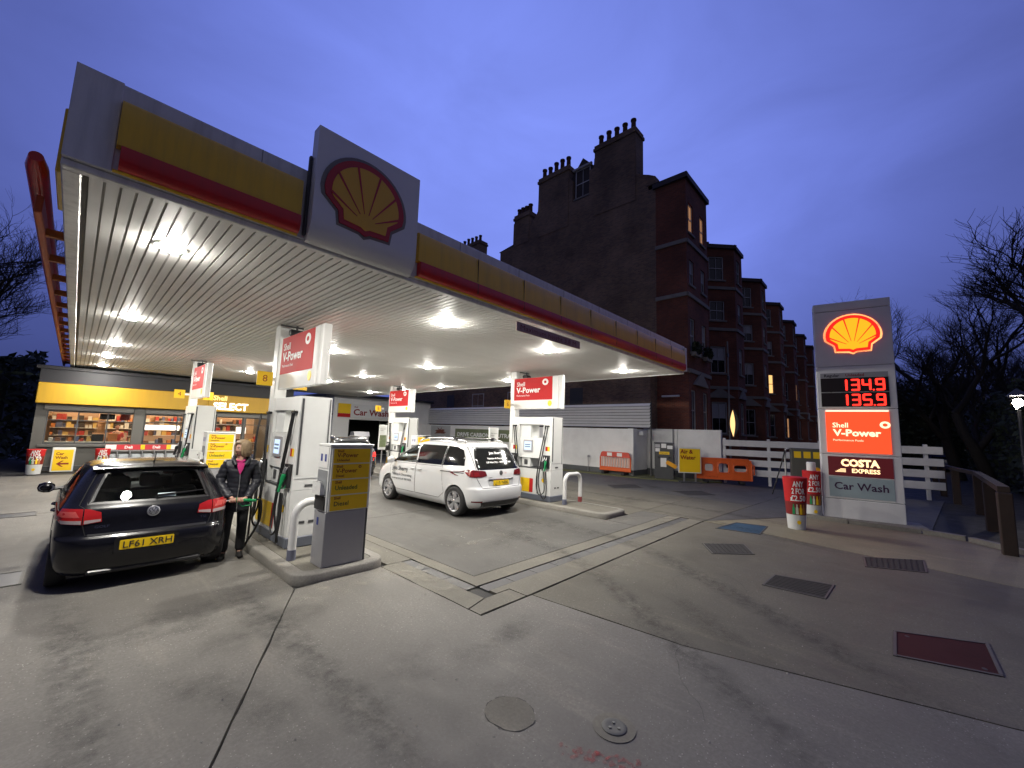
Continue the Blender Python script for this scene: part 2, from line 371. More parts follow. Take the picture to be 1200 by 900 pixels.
def bool_cut(o, cutters, m=None):
    """subtract closed meshes from object o (evaluated, no operators)"""
    for c in cutters:
        c.parent = o.parent
        md = o.modifiers.new('b', 'BOOLEAN'); md.operation = 'DIFFERENCE'; md.solver = 'EXACT'; md.object = c
    dg = bpy.context.evaluated_depsgraph_get(); dg.update()
    me = bpy.data.meshes.new_from_object(o.evaluated_get(dg)); o.modifiers.clear(); old = o.data; me.name = o.name; o.data = me
    for c in cutters: bpy.data.objects.remove(c)
    me.polygons.foreach_set('use_smooth', [True]*len(me.polygons)); me.set_sharp_from_angle(angle=math.radians(38))
    return o
def emblem(w, parent, M, mred, myel, d=.02, bm_=None, back=None):
    """scallop shell: red border, yellow field, six red rays"""
    def outline(k, n=22, lift=0.0):
        P = [(0, -.44), (.07, -.405), (.31, -.39), (.33, -.25), (.485, -.12)]
        for i in range(n+1):
            a = PI*i/n; P.append((.5*math.cos(a)*1.0, -.03+.49*math.sin(a)))
        P += [(-.485, -.12), (-.33, -.25), (-.31, -.39), (-.07, -.405)]
        return [(x*k*w, (y*k+lift)*w) for x, y in P]
    if back: MB().prism(outline(1.09, lift=.002), off(M, 0, 0, -.012), .012).build('emblem_glow_edge', back, parent)
    MB().prism(outline(1.0), M, d).build('emblem_border', mred, parent)
    MB().prism(outline(.845, lift=-.004), off(M, 0, 0, d), d*.4).build('emblem_field', myel, parent)
    for i in range(6):
        a = math.radians(90 + (i-2.5)*24.5); ce = Vector((0, -.30)); r0, r1 = .13, .62
        # ray end on the field's arc
        dx, dy = math.cos(a), math.sin(a)
        lo, hi = .1, .9
        for _ in range(30):
            t = (lo+hi)/2; x, y = ce.x+dx*t, ce.y+dy*t
            ins = (x/.43)**2+((y+.03)/.42)**2 < 1
            lo, hi = (t, hi) if ins else (lo, t)
        r1 = lo; nx, ny = -dy, dx
        P = [(ce.x+dx*r0+nx*.004, ce.y+dy*r0+ny*.004), (ce.x+dx*r0-nx*.004, ce.y+dy*r0-ny*.004),
             (ce.x+dx*r1-nx*.014, ce.y+dy*r1-ny*.014), (ce.x+dx*r1+nx*.014, ce.y+dy*r1+ny*.014)]
        MB().prism([(x*w, y*w) for x, y in P], off(M, 0, 0, d*1.4), d*.25).build('emblem_ray', mred, parent)
def hose(pts, r=.016):
    """catmull-rom through pts"""
    P = [Vector(p) for p in pts]; out = []
    for i in range(len(P)-1):
        p0, p1, p2, p3 = P[max(0, i-1)], P[i], P[i+1], P[min(len(P)-1, i+2)]
        for k in range(6):
            t = k/6; out.append(.5*((2*p1)+(p2-p0)*t+(2*p0-5*p1+4*p2-p3)*t*t+(3*p1-p0-3*p2+p3)*t**3))
    out.append(P[-1]); return out
hose_line = hose
# ================================================================== SETTING: ground
struct(MB().box(-400, 600, -400, 600, -.30, -.06).build('ground', ASPH, smooth=0))
forecourt = bpy.data.objects.new('forecourt', None); COL.objects.link(forecourt); struct(forecourt)
MB().box(-60, 20.8, -30, 27.8, -.058, -.03).build('joint_sealant', mat('bitumen_joint', (.022, .022, .022), .8, var=.3), forecourt, smooth=0)
def inset(P, d):
    n = len(P); out = []
    for i in range(n):
        a, b, c = Vector(P[i-1]), Vector(P[i]), Vector(P[(i+1) % n])
        e1 = (b-a).normalized(); e2 = (c-b).normalized(); n1 = Vector((-e1.y, e1.x)); n2 = Vector((-e2.y, e2.x))
        k = n1+n2; k = k/max(.2, k.dot(n1)) if k.length > 1e-6 else n1
        out.append((b.x+k.x*d, b.y+k.y*d))
    return out
def area(P): return sum(P[i-1][0]*P[i][1]-P[i][0]*P[i-1][1] for i in range(len(P)))
def slab(P, m, name='concrete_slab', gap=.010, z=0.0, rough=0.0):
    if area(P) < 0: P = P[::-1]
    if rough:
        Q = []
        for i in range(len(P)):
            a, b = Vector(P[i]), Vector(P[(i+1) % len(P)]); n = max(1, int((b-a).length/.22)) if (b-a).length < 14 else 1
            for k in range(n):
                p = a.lerp(b, k/n)
                if k: p += Vector((rnd.uniform(-1, 1), rnd.uniform(-1, 1)))*rough
                Q.append(tuple(p))
        P = Q
    P = inset(P, gap); b = MB()
    M = Matrix.Translation((0, 0, -.04)); b.prism(P, M, .04+z)
    return b.build(name, m, forecourt, smooth=0)
J1a, J1b = (2.08, 5.48), (-4.05, -6.0)
slab([(-40, -20), (-11.5, -20), J1b, J1a, (2.08, 13.0), (-40, 13.0)], CONC, rough=.004)
slab([(-40, 13.0), (2.08, 13.0), (2.08, 21.2), (-40, 21.2)], CONC, z=.001)
slab([(-11.5, -20), (9.2, -20), (7.0, -6), (4.86, -.53), (4.27, 1.6), (4.12, 3.40), (3.27, 3.40), (3.27, 5.55), J1a, J1b], CONC, z=.001, rough=.006, gap=.009)
slab([(7.0, -6), (9.2, -20), (30, -20), (9.0, -6), (9.62, -1.3), (10.55, 2.6), (10.75, 3.5), (4.12, 3.40), (4.27, 1.6), (4.86, -.53)], CONC2, z=.0005, rough=.005, gap=.009)
# drain channel along the canopy edge, with its paler margins
slab([(4.05, 3.42), (10.75, 3.52), (10.75, 3.86), (3.82, 3.86), (3.82, 3.72), (4.05, 3.72)], CONCP, gap=.008)
slab([(3.27, 3.42), (4.05, 3.42), (4.05, 3.72), (3.62, 3.72), (3.27, 3.62)], CONCP, gap=.010, rough=.006)
slab([(3.27, 3.62), (3.62, 3.72), (3.62, 5.55), (3.27, 5.55)], CONCP, gap=.008, rough=.010)
slab([(3.80, 4.06), (10.75, 4.06), (10.75, 4.36), (4.02, 4.36), (4.02, 21.2), (3.80, 21.2)], CONCP, gap=.006)
grate_m = mat('drain_channel_iron', (.085, .085, .086), .55, metal=.3, var=.3)
for k in range(14):                                       # channel cover segments, alike, laid end to end
    x = 3.82+k*.495
    MB().box(x+.004, x+.49, 3.868, 4.052, -.03, -.008, .004).build('channel_cover', grate_m, forecourt, smooth=0)
for k in range(10):
    y = 4.07+k*.495
    MB().box(3.63, 3.79, y+.004, y+.49, -.03, -.008, .004).build('channel_cover', grate_m, forecourt, smooth=0)
for y0, y1 in ((4.36, 8.6), (8.6, 13.4), (13.4, 21.2)):    # lane between the islands
    slab([(4.02, y0), (8.88, y0), (8.88, y1), (4.02, y1)], CONC3, gap=.008)
slab([(8.88, 4.36), (10.75, 4.36), (10.75, 5.1), (8.88, 5.1)], CONC3, gap=.006, z=.001)
slab([(10.0, 5.1), (14.6, 5.1), (14.6, 21.2), (10.0, 21.2)], CONC2, gap=.008)
slab([(10.75, 3.5), (14.6, 3.3), (14.6, 5.1), (10.75, 5.1)], CONC2, gap=.008, z=.001)
slab([(14.6, 3.3), (20.3, 3.0), (20.3, 9.0), (14.6, 9.0)], CONC3, gap=.008, rough=.006)
slab([(14.6, 9.0), (20.3, 9.0), (20.3, 21.2), (14.6, 21.2)], CONC3, gap=.008)
slab([(2.08, 18.2), (4.02, 18.2), (4.02, 21.2), (2.08, 21.2)], CONC, gap=.006)
slab([(3.38, 5.55), (3.80, 5.55), (3.80, 18.2), (3.38, 18.2)], CONCP, gap=.006)
# pale apron by the price pylon, step kerb, and the verge beyond it
slab([(9.0, -6), (30, -20), (30, -9), (12.2, -2.05), (13.5, -.9), (13.6, 1.9), (10.75, 3.5), (10.55, 2.6), (9.62, -1.3)], APRON, gap=.008, rough=.006, z=.002)
slab([(13.6, 1.95), (13.6, -.5), (22.2, -1.25), (20.3, 3.0), (14.6, 3.3), (10.75, 3.5)], CONC3, gap=.01, z=.001)
kb = MB()
for (a, c) in (((13.55, 1.85), (13.50, .95)), ((13.50, .93), (13.50, -.35)), ((13.5, -.37), (13.35, -1.02)), ((13.3, -1.05), (12.25, -2.02)), ((12.2, -2.05), (10.9, -3.3)), ((10.85, -3.35), (9.6, -6))):
    a, c = Vector(a), Vector(c); t = (c-a).normalized(); nrm = Vector((-t.y, t.x)); M = basis((t.x, t.y, 0), (-t.y, t.x, 0), (a.x, a.y, .0))
    MB().prism([(0, 0), ((c-a).length-.01, 0), ((c-a).length-.01, .13), (0, .13)], M, .10).build('kerb_stone', KERB, forecourt)
verge = MB(); verge.mi = 0
struct(MB().add([(14, -.9, -.02), (60, -1.7, -.02), (60, -12, -.02), (30, -9.2, -.02), (12.4, -2.3, -.02), (13.4, -1.1, -.02)], [(0, 1, 2, 3, 4, 5)]).build('verge', concrete_mat('bare_earth', (.045, .04, .026), speck=.1, dark=.6), smooth=0))
struct(MB().box(-60, 300, -40, -12.5, -.055, -.02).build('road', ASPH, smooth=0))
# covers and gratings let into the concrete
FRAMEI = mat('cover_frame_iron', (.10, .095, .085), .6, metal=.3, var=.3)
def cover(P, label, cat, m, bars=0, name='drain_cover', group=None, z=.004, rim=.05):
    t = thing(name, label, cat, (0, 0, 0), 0, group)
    cx = sum(p[0] for p in P)/4; cy = sum(p[1] for p in P)/4; t.location = (cx, cy, 0)
    L = [Vector((p[0]-cx, p[1]-cy)) for p in P]
    MB().prism([tuple(p) for p in L], Matrix.Translation((0, 0, -.03)), .03+z).build('cover_plate', m, t, smooth=0)
    for i in range(4):    # angle-iron frame round the cover
        a, c2 = L[i], L[(i+1) % 4]; d = (c2-a).normalized(); nn = Vector((-d.y, d.x)); w_ = .028
        P = [a-d*.0+nn*.002, c2-d*.032+nn*.002, c2-d*.032+nn*w_, a+nn*w_]
        if sum(L[k][0]*L[(k+1) % 4][1]-L[(k+1) % 4][0]*L[k][1] for k in range(4)) < 0: P = [a-nn*.002, c2-d*.032-nn*.002, c2-d*.032-nn*w_, a-nn*w_]
        MB().prism([tuple(p) for p in P], Matrix.Translation((0, 0, -.02)), .02+z+.006).build('frame_bar', FRAMEI, t, smooth=0)
    if not bars:
        for f in (.15, .85):
            q = L[0].lerp(L[2], f); MB().prism([(q.x+.028*math.cos(k*PI/4), q.y+.02*math.sin(k*PI/4)) for k in range(8)], Matrix.Translation((0, 0, z)), .0015).build('lifting_hole', BLACK, t, smooth=0)
    for k in range(bars):
        f0 = (k+.18)/bars; f1 = (k+.82)/bars
        q = [L[0].lerp(L[1], f0)*.93, L[0].lerp(L[1], f1)*.93, L[3].lerp(L[2], f1)*.93, L[3].lerp(L[2], f0)*.93]
        MB().prism([tuple(p) for p in q], Matrix.Translation((0, 0, z-.001)), .008).build('grate_bar', m, t, smooth=0)
    return t
BLUEC = mat('worn_blue_paint', (.018, .060, .110), .75, var=.3, scale=5, grime=.4)
REDC = mat('worn_red_paint', (.050, .011, .011), .75, var=.5, scale=2, grime=.9, spec=.2)
cover([(10.13, 3.06), (11.22, 2.92), (11.38, 2.27), (10.28, 2.20)], 'worn blue painted cover plate set in the concrete before the price pylon', 'manhole cover', BLUEC, name='fill_cover')
cover([(8.47, 2.80), (9.07, 2.22), (8.43, 1.90), (7.87, 2.44)], 'dark iron grating lying diagonally beside the blue cover', 'grating', IRON, 9, name='iron_grating')
cover([(6.785, 1.46), (7.45, 1.43), (7.60, .72), (6.84, .75)], 'dark iron grating between the diagonal grating and the red cover', 'grating', IRON, 9, name='iron_grating')
cover([(9.84, .52), (10.47, -.28), (9.50, -.28), (9.10, .46)], 'dark iron cover at the edge of the pale apron', 'manhole cover', IRON, 10, name='iron_cover')
cover([(6.30, .12), (6.67, -.60), (5.83, -.60), (5.58, .12)], 'dull red and black painted cover nearest the camera on the right', 'manhole cover', REDC, 0, name='fill_cover')
cover([(15.0, 8.6), (16.3, 8.0), (15.5, 7.3), (14.3, 7.9)], 'dark cover in the lane behind the white hoop', 'manhole cover', IRON, 0, name='iron_cover')
cover([(15.6, 6.2), (16.7, 5.5), (16.0, 4.8), (15.0, 5.4)], 'dark cover in front of the yellow air and water board', 'manhole cover', IRON, 0, name='iron_cover')
cover([(-2.6, 13.25), (-.28, 13.25), (-.28, 12.75), (-2.6, 12.75)], 'long grey cover plate far left in front of the shop', 'manhole cover', DGREY, 0, name='tank_cover')
cover([(-2.6, 8.35), (-.2, 8.35), (-.2, 7.7), (-2.6, 7.7)], 'grey cover plate with pale edge left of the black hatchback', 'manhole cover', DGREY, 0, name='tank_cover')
t = thing('drain_cover', 'small round iron drain cap in a patched ring at the bottom of the view', 'drain cover', (2.77, 1.52, 0))
MB().lathe([(.0, .004), (.145, .006), (.15, -.02)], n=32).build('concrete_ring', CONCP, t)
MB().lathe([(.0, .009), (.05, .010), (.075, .014), (.085, .010), (.09, -.01)], n=28).build('iron_cap', mat('worn_iron', (.075, .075, .072), .6, metal=.2, var=.3), t)
for a in (.6, 2.7, 4.8): MB().lathe([(.0, .016), (.010, .016), (.012, .006)], c=(.035*math.cos(a), .035*math.sin(a), 0), n=10).build('bolt', mat('worn_bolt', (.16, .16, .15), .5, metal=.4), t)
b = MB(); P = [(.17*(1+.05*math.sin(3*a*PI/14+1)+rnd.uniform(-.03, .03))*math.cos(a*PI/14), .19*(1+rnd.uniform(-.03, .03))*math.sin(a*PI/14)) for a in range(28)]
b.prism(P, Matrix.Translation((2.36, 2.12, -.02)), .0235); struct(b.build('concrete_patch', concrete_mat('patch_concrete', (.150, .140, .118), speck=.1, dark=.6), smooth=0), 'stuff')
b = MB()
for k in range(28):
    if k % 7 in (2, 3, 6): continue
    p, q = P[k], P[(k+1) % 28]; w0, w1 = .985+.02*rnd.random(), .985+.02*rnd.random(); b.add([(2.36+p[0]*.985, 2.12+p[1]*.985, .0041), (2.36+q[0]*.985, 2.12+q[1]*.985, .0041), (2.36+q[0]*1.02*w1, 2.12+q[1]*1.02*w1, .0041), (2.36+p[0]*1.02*w0, 2.12+p[1]*1.02*w0, .0041)], [(0, 1, 2, 3)])
struct(b.build('patch_joint', mat('crack_dirt', (.035, .034, .031), .95, var=.2), smooth=0), 'stuff')
# faint red paint scrawl
b = MB(); RED_S = thin_layer('faded_red_spray', (.34, .07, .07), .40, 26, .6)
for k in range(70):
    u = rnd.random(); q = rnd.choice((-1, 0, 1)); x = 2.36+.24*u+rnd.gauss(0, .012)+q*.035; y = 1.68-.46*u+rnd.gauss(0, .012)-abs(q)*.03; s = rnd.uniform(.008, .024)
    P = [(x+s*rnd.uniform(.5, 1.2)*math.cos(a*PI/4), y+s*rnd.uniform(.4, 1.1)*math.sin(a*PI/4)) for a in range(8)]
    b.add([(p[0], p[1], .0045+k*.00002) for p in P], [tuple(range(8))])
struct(cover_attr(b.build('paint_marks', RED_S, smooth=0), [1.0]*len(b.v)), 'stuff')
# loose grit, pale chips on the concrete
b = MB()
for k in range(520):
    x, y = rnd.uniform(.2, 9), rnd.uniform(.6, 6.5); s = rnd.uniform(.002, .007)*(1.6 if rnd.random() < .1 else 1)
    b.add([(x-s, y-s*.6, .0), (x+s, y-s, .0), (x+s*.7, y+s, .0), (x-s*.8, y+s*.7, .0), (x, y, s*1.2)], [(0, 1, 4), (1, 2, 4), (2, 3, 4), (3, 0, 4)])
struct(b.build('grit', mat('pale_grit', (.36, .34, .30), .8, var=.4), smooth=0), 'stuff')
# mossy strip and damp ledge along the boundary wall
slab([(18.3, 22), (19.15, 22), (19.25, 9.9), (20.7, 9.7), (20.8, 5.9), (19.5, 6.4), (18.6, 8.9)], MOSS, name='mossy_strip', z=.05, rough=.03)
# ================================================================== ISLANDS
def island(x0, x1, y0, y1, r):
    t = bpy.data.objects.new('pump_island', None); COL.objects.link(t); struct(t)
    def ring(d):
        P = [(x1-d, y1-d), (x0+d, y1-d)]
        for cx, a0 in ((x0+r, 180), (x1-r, 270)):
            for k in range(9):
                a = math.radians(a0+90*k/8); P.append((cx+(r-d)*math.cos(a), y0+r+(r-d)*math.sin(a)))
        return P
    o, i = ring(0), ring(.16)
    b = MB(); n = len(o)
    o2 = ring(.025)
    vs = [(p[0], p[1], -.02) for p in o]+[(p[0], p[1], .095) for p in o]+[(p[0], p[1], .12) for p in o2]+[(p[0], p[1], .12) for p in i]
    fs = [(k*n+j, k*n+(j+1) % n, (k+1)*n+(j+1) % n, (k+1)*n+j) for k in range(3) for j in range(n)]
    b.add(vs, fs); b.build('kerb', KERB, t, smooth=50)
    MB().prism(ring(.168), Matrix.Translation((0, 0, 0)), .118).build('island_top', CONCP, t, smooth=0)
    return t
island(2.08, 3.36, 5.50, 18.2, .26)
island(8.88, 10.02, 5.12, 18.4, .26)
DUST = thin_layer('pale_cement_dust', (.36, .34, .28), .50, 5, .7)
OILM = thin_layer('dark_oil_stain', (.05, .048, .045), .46, 2.2, .40)
b = MB()
def blot(b, x, y, rx, ry, z, rot=0.0, n=26, seed=0):
    r = random.Random(seed); ca, sa = math.cos(rot), math.sin(rot); P = []
    for k in range(n):
        a = 2*PI*k/n; q = 1+r.uniform(-.18, .18); u, v = rx*q*math.cos(a), ry*q*math.sin(a); P.append((x+u*ca-v*sa, y+u*sa+v*ca, z))
    Q = [(x+(p[0]-x)*.45, y+(p[1]-y)*.45, z) for p in P]; P = [(x+(p[0]-x)*1.15, y+(p[1]-y)*1.15, z) for p in P]
    b.add(P+Q+[(x, y, z)], [(i, (i+1) % n, n+(i+1) % n, n+i) for i in range(n)]+[(n+i, n+(i+1) % n, 2*n) for i in range(n)])
for i, (x, y, rx, ry, ro) in enumerate(((2.75, 5.25, 1.0, .33, 0), (1.95, 6.2, .22, 1.2, 0), (3.55, 5.2, .35, .6, .3), (9.4, 4.9, .9, .3, 0), (8.72, 6.2, .2, 1.4, 0), (10.2, 4.2, .6, .4, .2), (3.5, 4.5, .25, .7, .1), (6.2, 3.2, .9, .25, .1), (5.2, 5.6, 1.3, .12, -.15), (6.1, 6.4, 1.1, .10, .2))): blot(b, x, y, rx, ry, .0050+i*.0003, ro, seed=i)
struct(cover_attr(b.build('cement_dust', DUST, smooth=0), [f for _ in range(len(b.v)//53) for f in [0.0]*26+[.85]*26+[1.0]]), 'stuff')
b = MB()
for i, (x, y, rx, ry, ro) in enumerate(((.9, 5.4, .8, .5, .1), (1.6, 4.7, .7, .3, .2), (7.2, 6.0, .8, .5, .1), (6.0, 5.4, .9, .35, .3), (2.0, 3.0, .5, .25, .6), (3.1, 2.9, .7, .2, .1), (5.6, 8.4, .4, 1.4, 0), (7.4, 5.0, .25, .9, .1), (1.0, 3.6, .25, 1.0, .3), (-.6, 6.6, .3, 1.2, 0), (12, 6, 1.0, .5, .5), (16, 7, 1.2, .6, 1), (4.9, 1.5, .8, .22, .9))): blot(b, x, y, rx, ry, .0085+i*.0003, ro, seed=50+i)
struct(cover_attr(b.build('oil_stain', OILM, smooth=0), [f for _ in range(len(b.v)//53) for f in [0.0]*26+[.85]*26+[1.0]]), 'stuff')
b = MB(); CR = mat('crack_dirt', (.035, .034, .031), .95, var=.2)
def crack(x, y, a, n, w, seed):
    r = random.Random(seed); p = Vector((x, y)); L_ = []
    for k in range(n):
        a += r.gauss(0, .32); q = p+Vector((math.cos(a), math.sin(a)))*r.uniform(.05, .13); d = (q-p).normalized(); nn = Vector((-d.y, d.x))*w*r.uniform(.4, 1.1)
        L_.append((p-nn, p+nn)); p = q
    o = len(b.v); b.add([(v.x, v.y, .0042) for e in L_ for v in e], [(2*k, 2*k+1, 2*k+3, 2*k+2) for k in range(len(L_)-1)])
for q in ((5.6, 2.3, -.6, 26, .0016, 3), (-1.2, 4.2, .3, 24, .0016, 4), (4.5, 5.2, .2, 26, .0016, 5), (7.2, 3.2, -1.3, 18, .0016, 6), (3.3, 1.1, .5, 16, .0016, 7), (8.2, .8, .9, 18, .0016, 8), (6.4, 7.4, 1.4, 20, .0016, 9), (.2, 2.9, 2.6, 18, .0016, 10)): crack(*q)
struct(b.build('hairline_crack', CR, smooth=0), 'stuff')
TYREM = thin_layer('tyre_scuff', (.050, .049, .047), .42, 7, .36)
b = MB(); fv = []
for i, (pts, w) in enumerate((([(.1, 1.2), (.25, 3.2), (.2, 5.2), (.12, 7)], .13), ([(1.5, 1.0), (1.62, 3.0), (1.58, 5.0), (1.55, 7)], .13), ([(2.6, -.5), (4.2, 1.6), (5.8, 4.0), (6.4, 7.2)], .14), ([(4.1, -.9), (5.7, 1.1), (7.4, 3.8), (7.95, 7.0)], .14), ([(6.5, 12), (6.4, 8)], .12), ([(11.2, .5), (12.4, 3.5), (12.5, 8), (12.4, 14)], .14), ([(9.6, .4), (10.9, 3.6), (11.0, 8), (10.9, 14)], .14))):
    c = [Vector(p[:2]) for p in hose_line([(p[0], p[1], 0) for p in pts])]; V = []
    for k, p in enumerate(c):
        d = (c[min(k+1, len(c)-1)]-c[max(k-1, 0)]).normalized(); nn = Vector((-d.y, d.x)); f = min(1, k/5, (len(c)-1-k)/5)
        for q, g in ((-1.6, 0), (-.5, 1), (.5, 1), (1.6, 0)): V.append((p.x+nn.x*w*q, p.y+nn.y*w*q, .0065+i*.0002)); fv.append(g*f)
    b.add(V, [(4*k+j, 4*k+j+1, 4*k+j+5, 4*k+j+4) for k in range(len(c)-1) for j in range(3)])
struct(cover_attr(b.build('tyre_marks', TYREM, smooth=0), fv), 'stuff')
# ================================================================== CANOPY
HC = 3.95; CX0, CX1, CY0, CY1 = -.28, 12.60, 4.55, 25.6
can = thing('canopy', 'large flat filling station canopy with ribbed white soffit and yellow and red fascia', 'canopy', (0, 0, 0))
MB().box(CX0+.05, CX1-.05, CY0+.12, CY1-.05, HC+.05, HC+.70).build('roof_deck', DGREY, can, smooth=0)
pl = MB().box(.004, .084, CY0+.13, CY1-.06, HC, HC+.02)
pl.v += []; plank = pl.build('soffit_plank', SOFFIT, can, smooth=0); plank.location = (CX0+.155, 0, 0)
MB().box(CX0+.1155, CX0+.152, CY0+.13, CY1-.06, HC+.004, HC+.02).build('edge_gap', BLACK, can, smooth=0)
k = 1
while CX0+.155+.1*k < CX1-.20:
    c = plank.copy(); COL.objects.link(c); c.location = (CX0+.155+.1*k, 0, rnd.uniform(-.0008, .0008)); k += 1
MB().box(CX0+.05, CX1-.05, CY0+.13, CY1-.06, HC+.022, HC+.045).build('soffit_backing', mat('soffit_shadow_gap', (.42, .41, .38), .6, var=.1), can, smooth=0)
MB().box(CX0, CX1, CY0+.04, CY0+.125, HC-.012, HC+.05, .01).build('soffit_trim', WHITEM, can)
MB().box(CX0, CX0+.115, CY0+.13, CY1, HC-.012, HC+.05, .01).build('soffit_trim', WHITEM, can)
MB().box(CX1-.115, CX1, CY0+.13, CY1, HC-.012, HC+.05, .01).build('soffit_trim', WHITEM, can)
MB().box(CX0, CX1, CY1-.055, CY1+.05, HC-.012, HC+.75, .01).build('rear_fascia', mat('dark_fascia', (.05, .052, .06), .5), can)
for k in range(1, 9):
    x = 2.9+k*1.06
    for z0, z1, y in ((4.24, 4.60, .061), (4.05, 4.20, .078)): MB().box(x-.004, x+.004, CY0-y-.0015, CY0-y+.01, z0, z1).build('panel_joint', mat('joint_dark', (.10, .07, .03), .7), can, smooth=0)
for k in range(1, 10): MB().box(CX0+k*1.31-.003, CX0+k*1.31+.003, CY0+.0165, CY0+.021, 4.64, 4.785).build('panel_joint', mat('joint_grey', (.2, .2, .2), .7), can, smooth=0)
# front fascia: white backing sheet, yellow band with rolled foot, red roll
MB().box(CX0, CX1, CY0+.02, CY0+.11, HC+.052, 4.79, .008).build('fascia_backing', WHITEM, can)
MB().box(CX0-.002, -.005, CY0+.006, CY0+.019, HC+.052, 4.792, .003).build('fascia_end_panel', WHITEM, can)
MB().box(CX0, CX0+.09, CY0+.112, CY1, HC+.052, 4.78, .008).build('fascia_side', WHITEM, can)
MB().box(CX1-.09, CX1, CY0+.112, CY1, HC+.052, 4.74, .008).build('fascia_side', WHITEM, can)
def fprof(x0, x1, prof, name, m):
    n = len(prof); b = MB()
    b.add([(x0, CY0+p[0], p[1]) for p in prof]+[(x1, CY0+p[0], p[1]) for p in prof],
          [(i, (i+1) % n, n+(i+1) % n, n+i) for i in range(n)]+[tuple(range(n)), tuple(range(n, 2*n))[::-1]])
    return b.build(name, m, can, smooth=50)
arc = lambda cy, cz, r, a0, a1, n: [(cy+r*math.cos(math.radians(a0+(a1-a0)*i/n)), cz+r*math.sin(math.radians(a0+(a1-a0)*i/n))) for i in range(n+1)]
def fascia(x0, x1):
    up_ = [(.018, 4.63), (-.030, 4.62), (-.046, 4.59), (-.056, 4.42), (-.060, 4.215), (.018, 4.215)]
    fprof(x0, x1, up_, 'yellow_band', YEL)
    fprof(x0+.03, x1, [(.018, 4.212), (-.072, 4.212), (-.078, 4.16), (-.075, 4.10), (-.062, 4.05), (-.03, 4.025), (.018, 4.022)], 'red_roll', REDP)
    fprof(x0, x1, [(.018, 4.020), (-.012, 4.020), (-.006, 4.010), (.004, 4.006), (.018, 4.005)], 'yellow_foot', YEL)
fascia(0.0, 1.42); fascia(2.90, 12.46)
MB().box(12.465, 12.60, CY0-.05, CY0+.018, HC+.06, 4.73, .01).build('fascia_end_panel', WHITEM, can)
fprof(12.30, 12.70, [(.018, 4.2), (-.075, 4.2), (-.075, 4.1), (-.03, 4.05), (.018, 4.05)], 'red_roll', REDP) if False else None
# shell sign panel: white, rolled foot
P = [(.02, 5.28), (-.13, 5.28), (-.14, 4.25)]+[(-.14+.16*(1-math.cos(a)), 4.25-.28*math.sin(a)) for a in [PI/2*i/8 for i in range(1, 9)]]
spn = fprof(1.50, 2.80, P, 'sign_panel', mat('white_sign_face', (.80, .80, .79), .38, var=.03, coat=.2))
MB().box(1.465, 1.497, CY0-.03, CY0+.018, 4.03, 4.95, .01).build('sign_shadow_strip', DGREY, can)  # dark strip standing in for the shadow left of the sign panel
emblem(.98, spn, FY(2.09, CY0-.142, 4.64), mat('shell_red', (.50, .014, .016), .4, var=.04, coat=.3), mat('shell_yellow', (.86, .47, .022), .4, var=.04, coat=.3), .015, back=STONE)
# left side rail of red tube on orange brackets, and the yellow return behind the corner
b = MB(); b.tube([(-.50, 5.75, 4.42), (-.50, 5.95, 4.40), (-.49, 9, 4.30), (-.46, 24.5, 4.20)], [.05, .08, .08, .08], 14)
b.build('side_rail', REDP, can)
MB().box(-.50, -.44, 6.2, 24.5, 4.04, 4.22, .01).build('side_rail_foot', mat('orange_red_sheet', (.50, .10, .03), .45), can)
for i in range(16):
    y = 7.0+i*1.1
    bb = MB().box(-.47, CX0-.002, y, y+.07, 4.06, 4.15, .006); bb.build('rail_bracket', mat('orange_bracket', (.50, .16, .03), .5), can)
MB().box(-.34, CX0-.003, 5.2, 6.2, 4.12, 4.72, .01).build('yellow_return', YEL, can)
MB().prism([(0, 0), (1.885, 0), (1.885, .155), (0, .155)], FY(4.88, CY0-.03, 3.69), .012).build('height_sign', mat('faded_pink_sheet', (.42, .27, .25), .5, grime=.2), can)
text('Maximum height 3.8 M', .085, mat('faded_red_ink', (.22, .06, .06), .6), can, FY(4.96, CY0-.043, 3.725), width=1.65, fit=True)
# columns belong to the canopy
cols = [(2.60, 2.82, 8.74, 8.98), (9.66, 9.86, 8.86, 9.10), (2.50, 2.70, 16.5, 16.72), (10.02, 10.24, 16.98, 17.2)]
for x0, x1, y0, y1 in cols: MB().box(x0, x1, y0, y1, .12, HC-.001, .012).build('column', WHITE, can)
LY = (5.88, 10.65, 14.85, 18.0, 21.3); LX = (.55, 4.45, 7.45, 11.15)
fr0 = None
places = {(.55, 5.88): 'front left corner of the canopy soffit', (4.45, 5.88): 'front row right of the shell sign', (7.45, 5.88): 'front row above the second island', (11.15, 5.88): 'front row at the right end of the canopy'}
rowname = {5.88: 'front row', 10.65: 'second row', 14.85: 'third row', 18.0: 'fourth row', 21.3: 'last row by the shop'}
colname = {.55: 'leftmost in the', 4.45: 'second from the left in the', 7.45: 'third from the left in the', 11.15: 'rightmost in the'}
for y in LY:
    for x in LX:
        if y == 21.3 and x in (4.45, 7.45): continue
        lab = 'lit canopy ceiling light, %s %s' % (colname[x], rowname[y])
        if fr0 is None:
            t = fr0 = thing('ceiling_light', lab, 'ceiling light', (x, y, HC), 0, 'lights in the canopy soffit')
            b = MB(); b.lathe([(.118, -.001), (.118, -.010), (.140, -.014), (.155, -.008), (.156, -.001)], n=28)
            b.build('frame', WHITEM, t)
            b = MB(); n = 10
            b.lathe([(.0, -.048), (.05, -.046), (.085, -.037), (.105, -.021), (.116, -.005)], n=20); b.build('lens', LENS, t)
        else: copy_tree(fr0, (x, y, HC), lab)
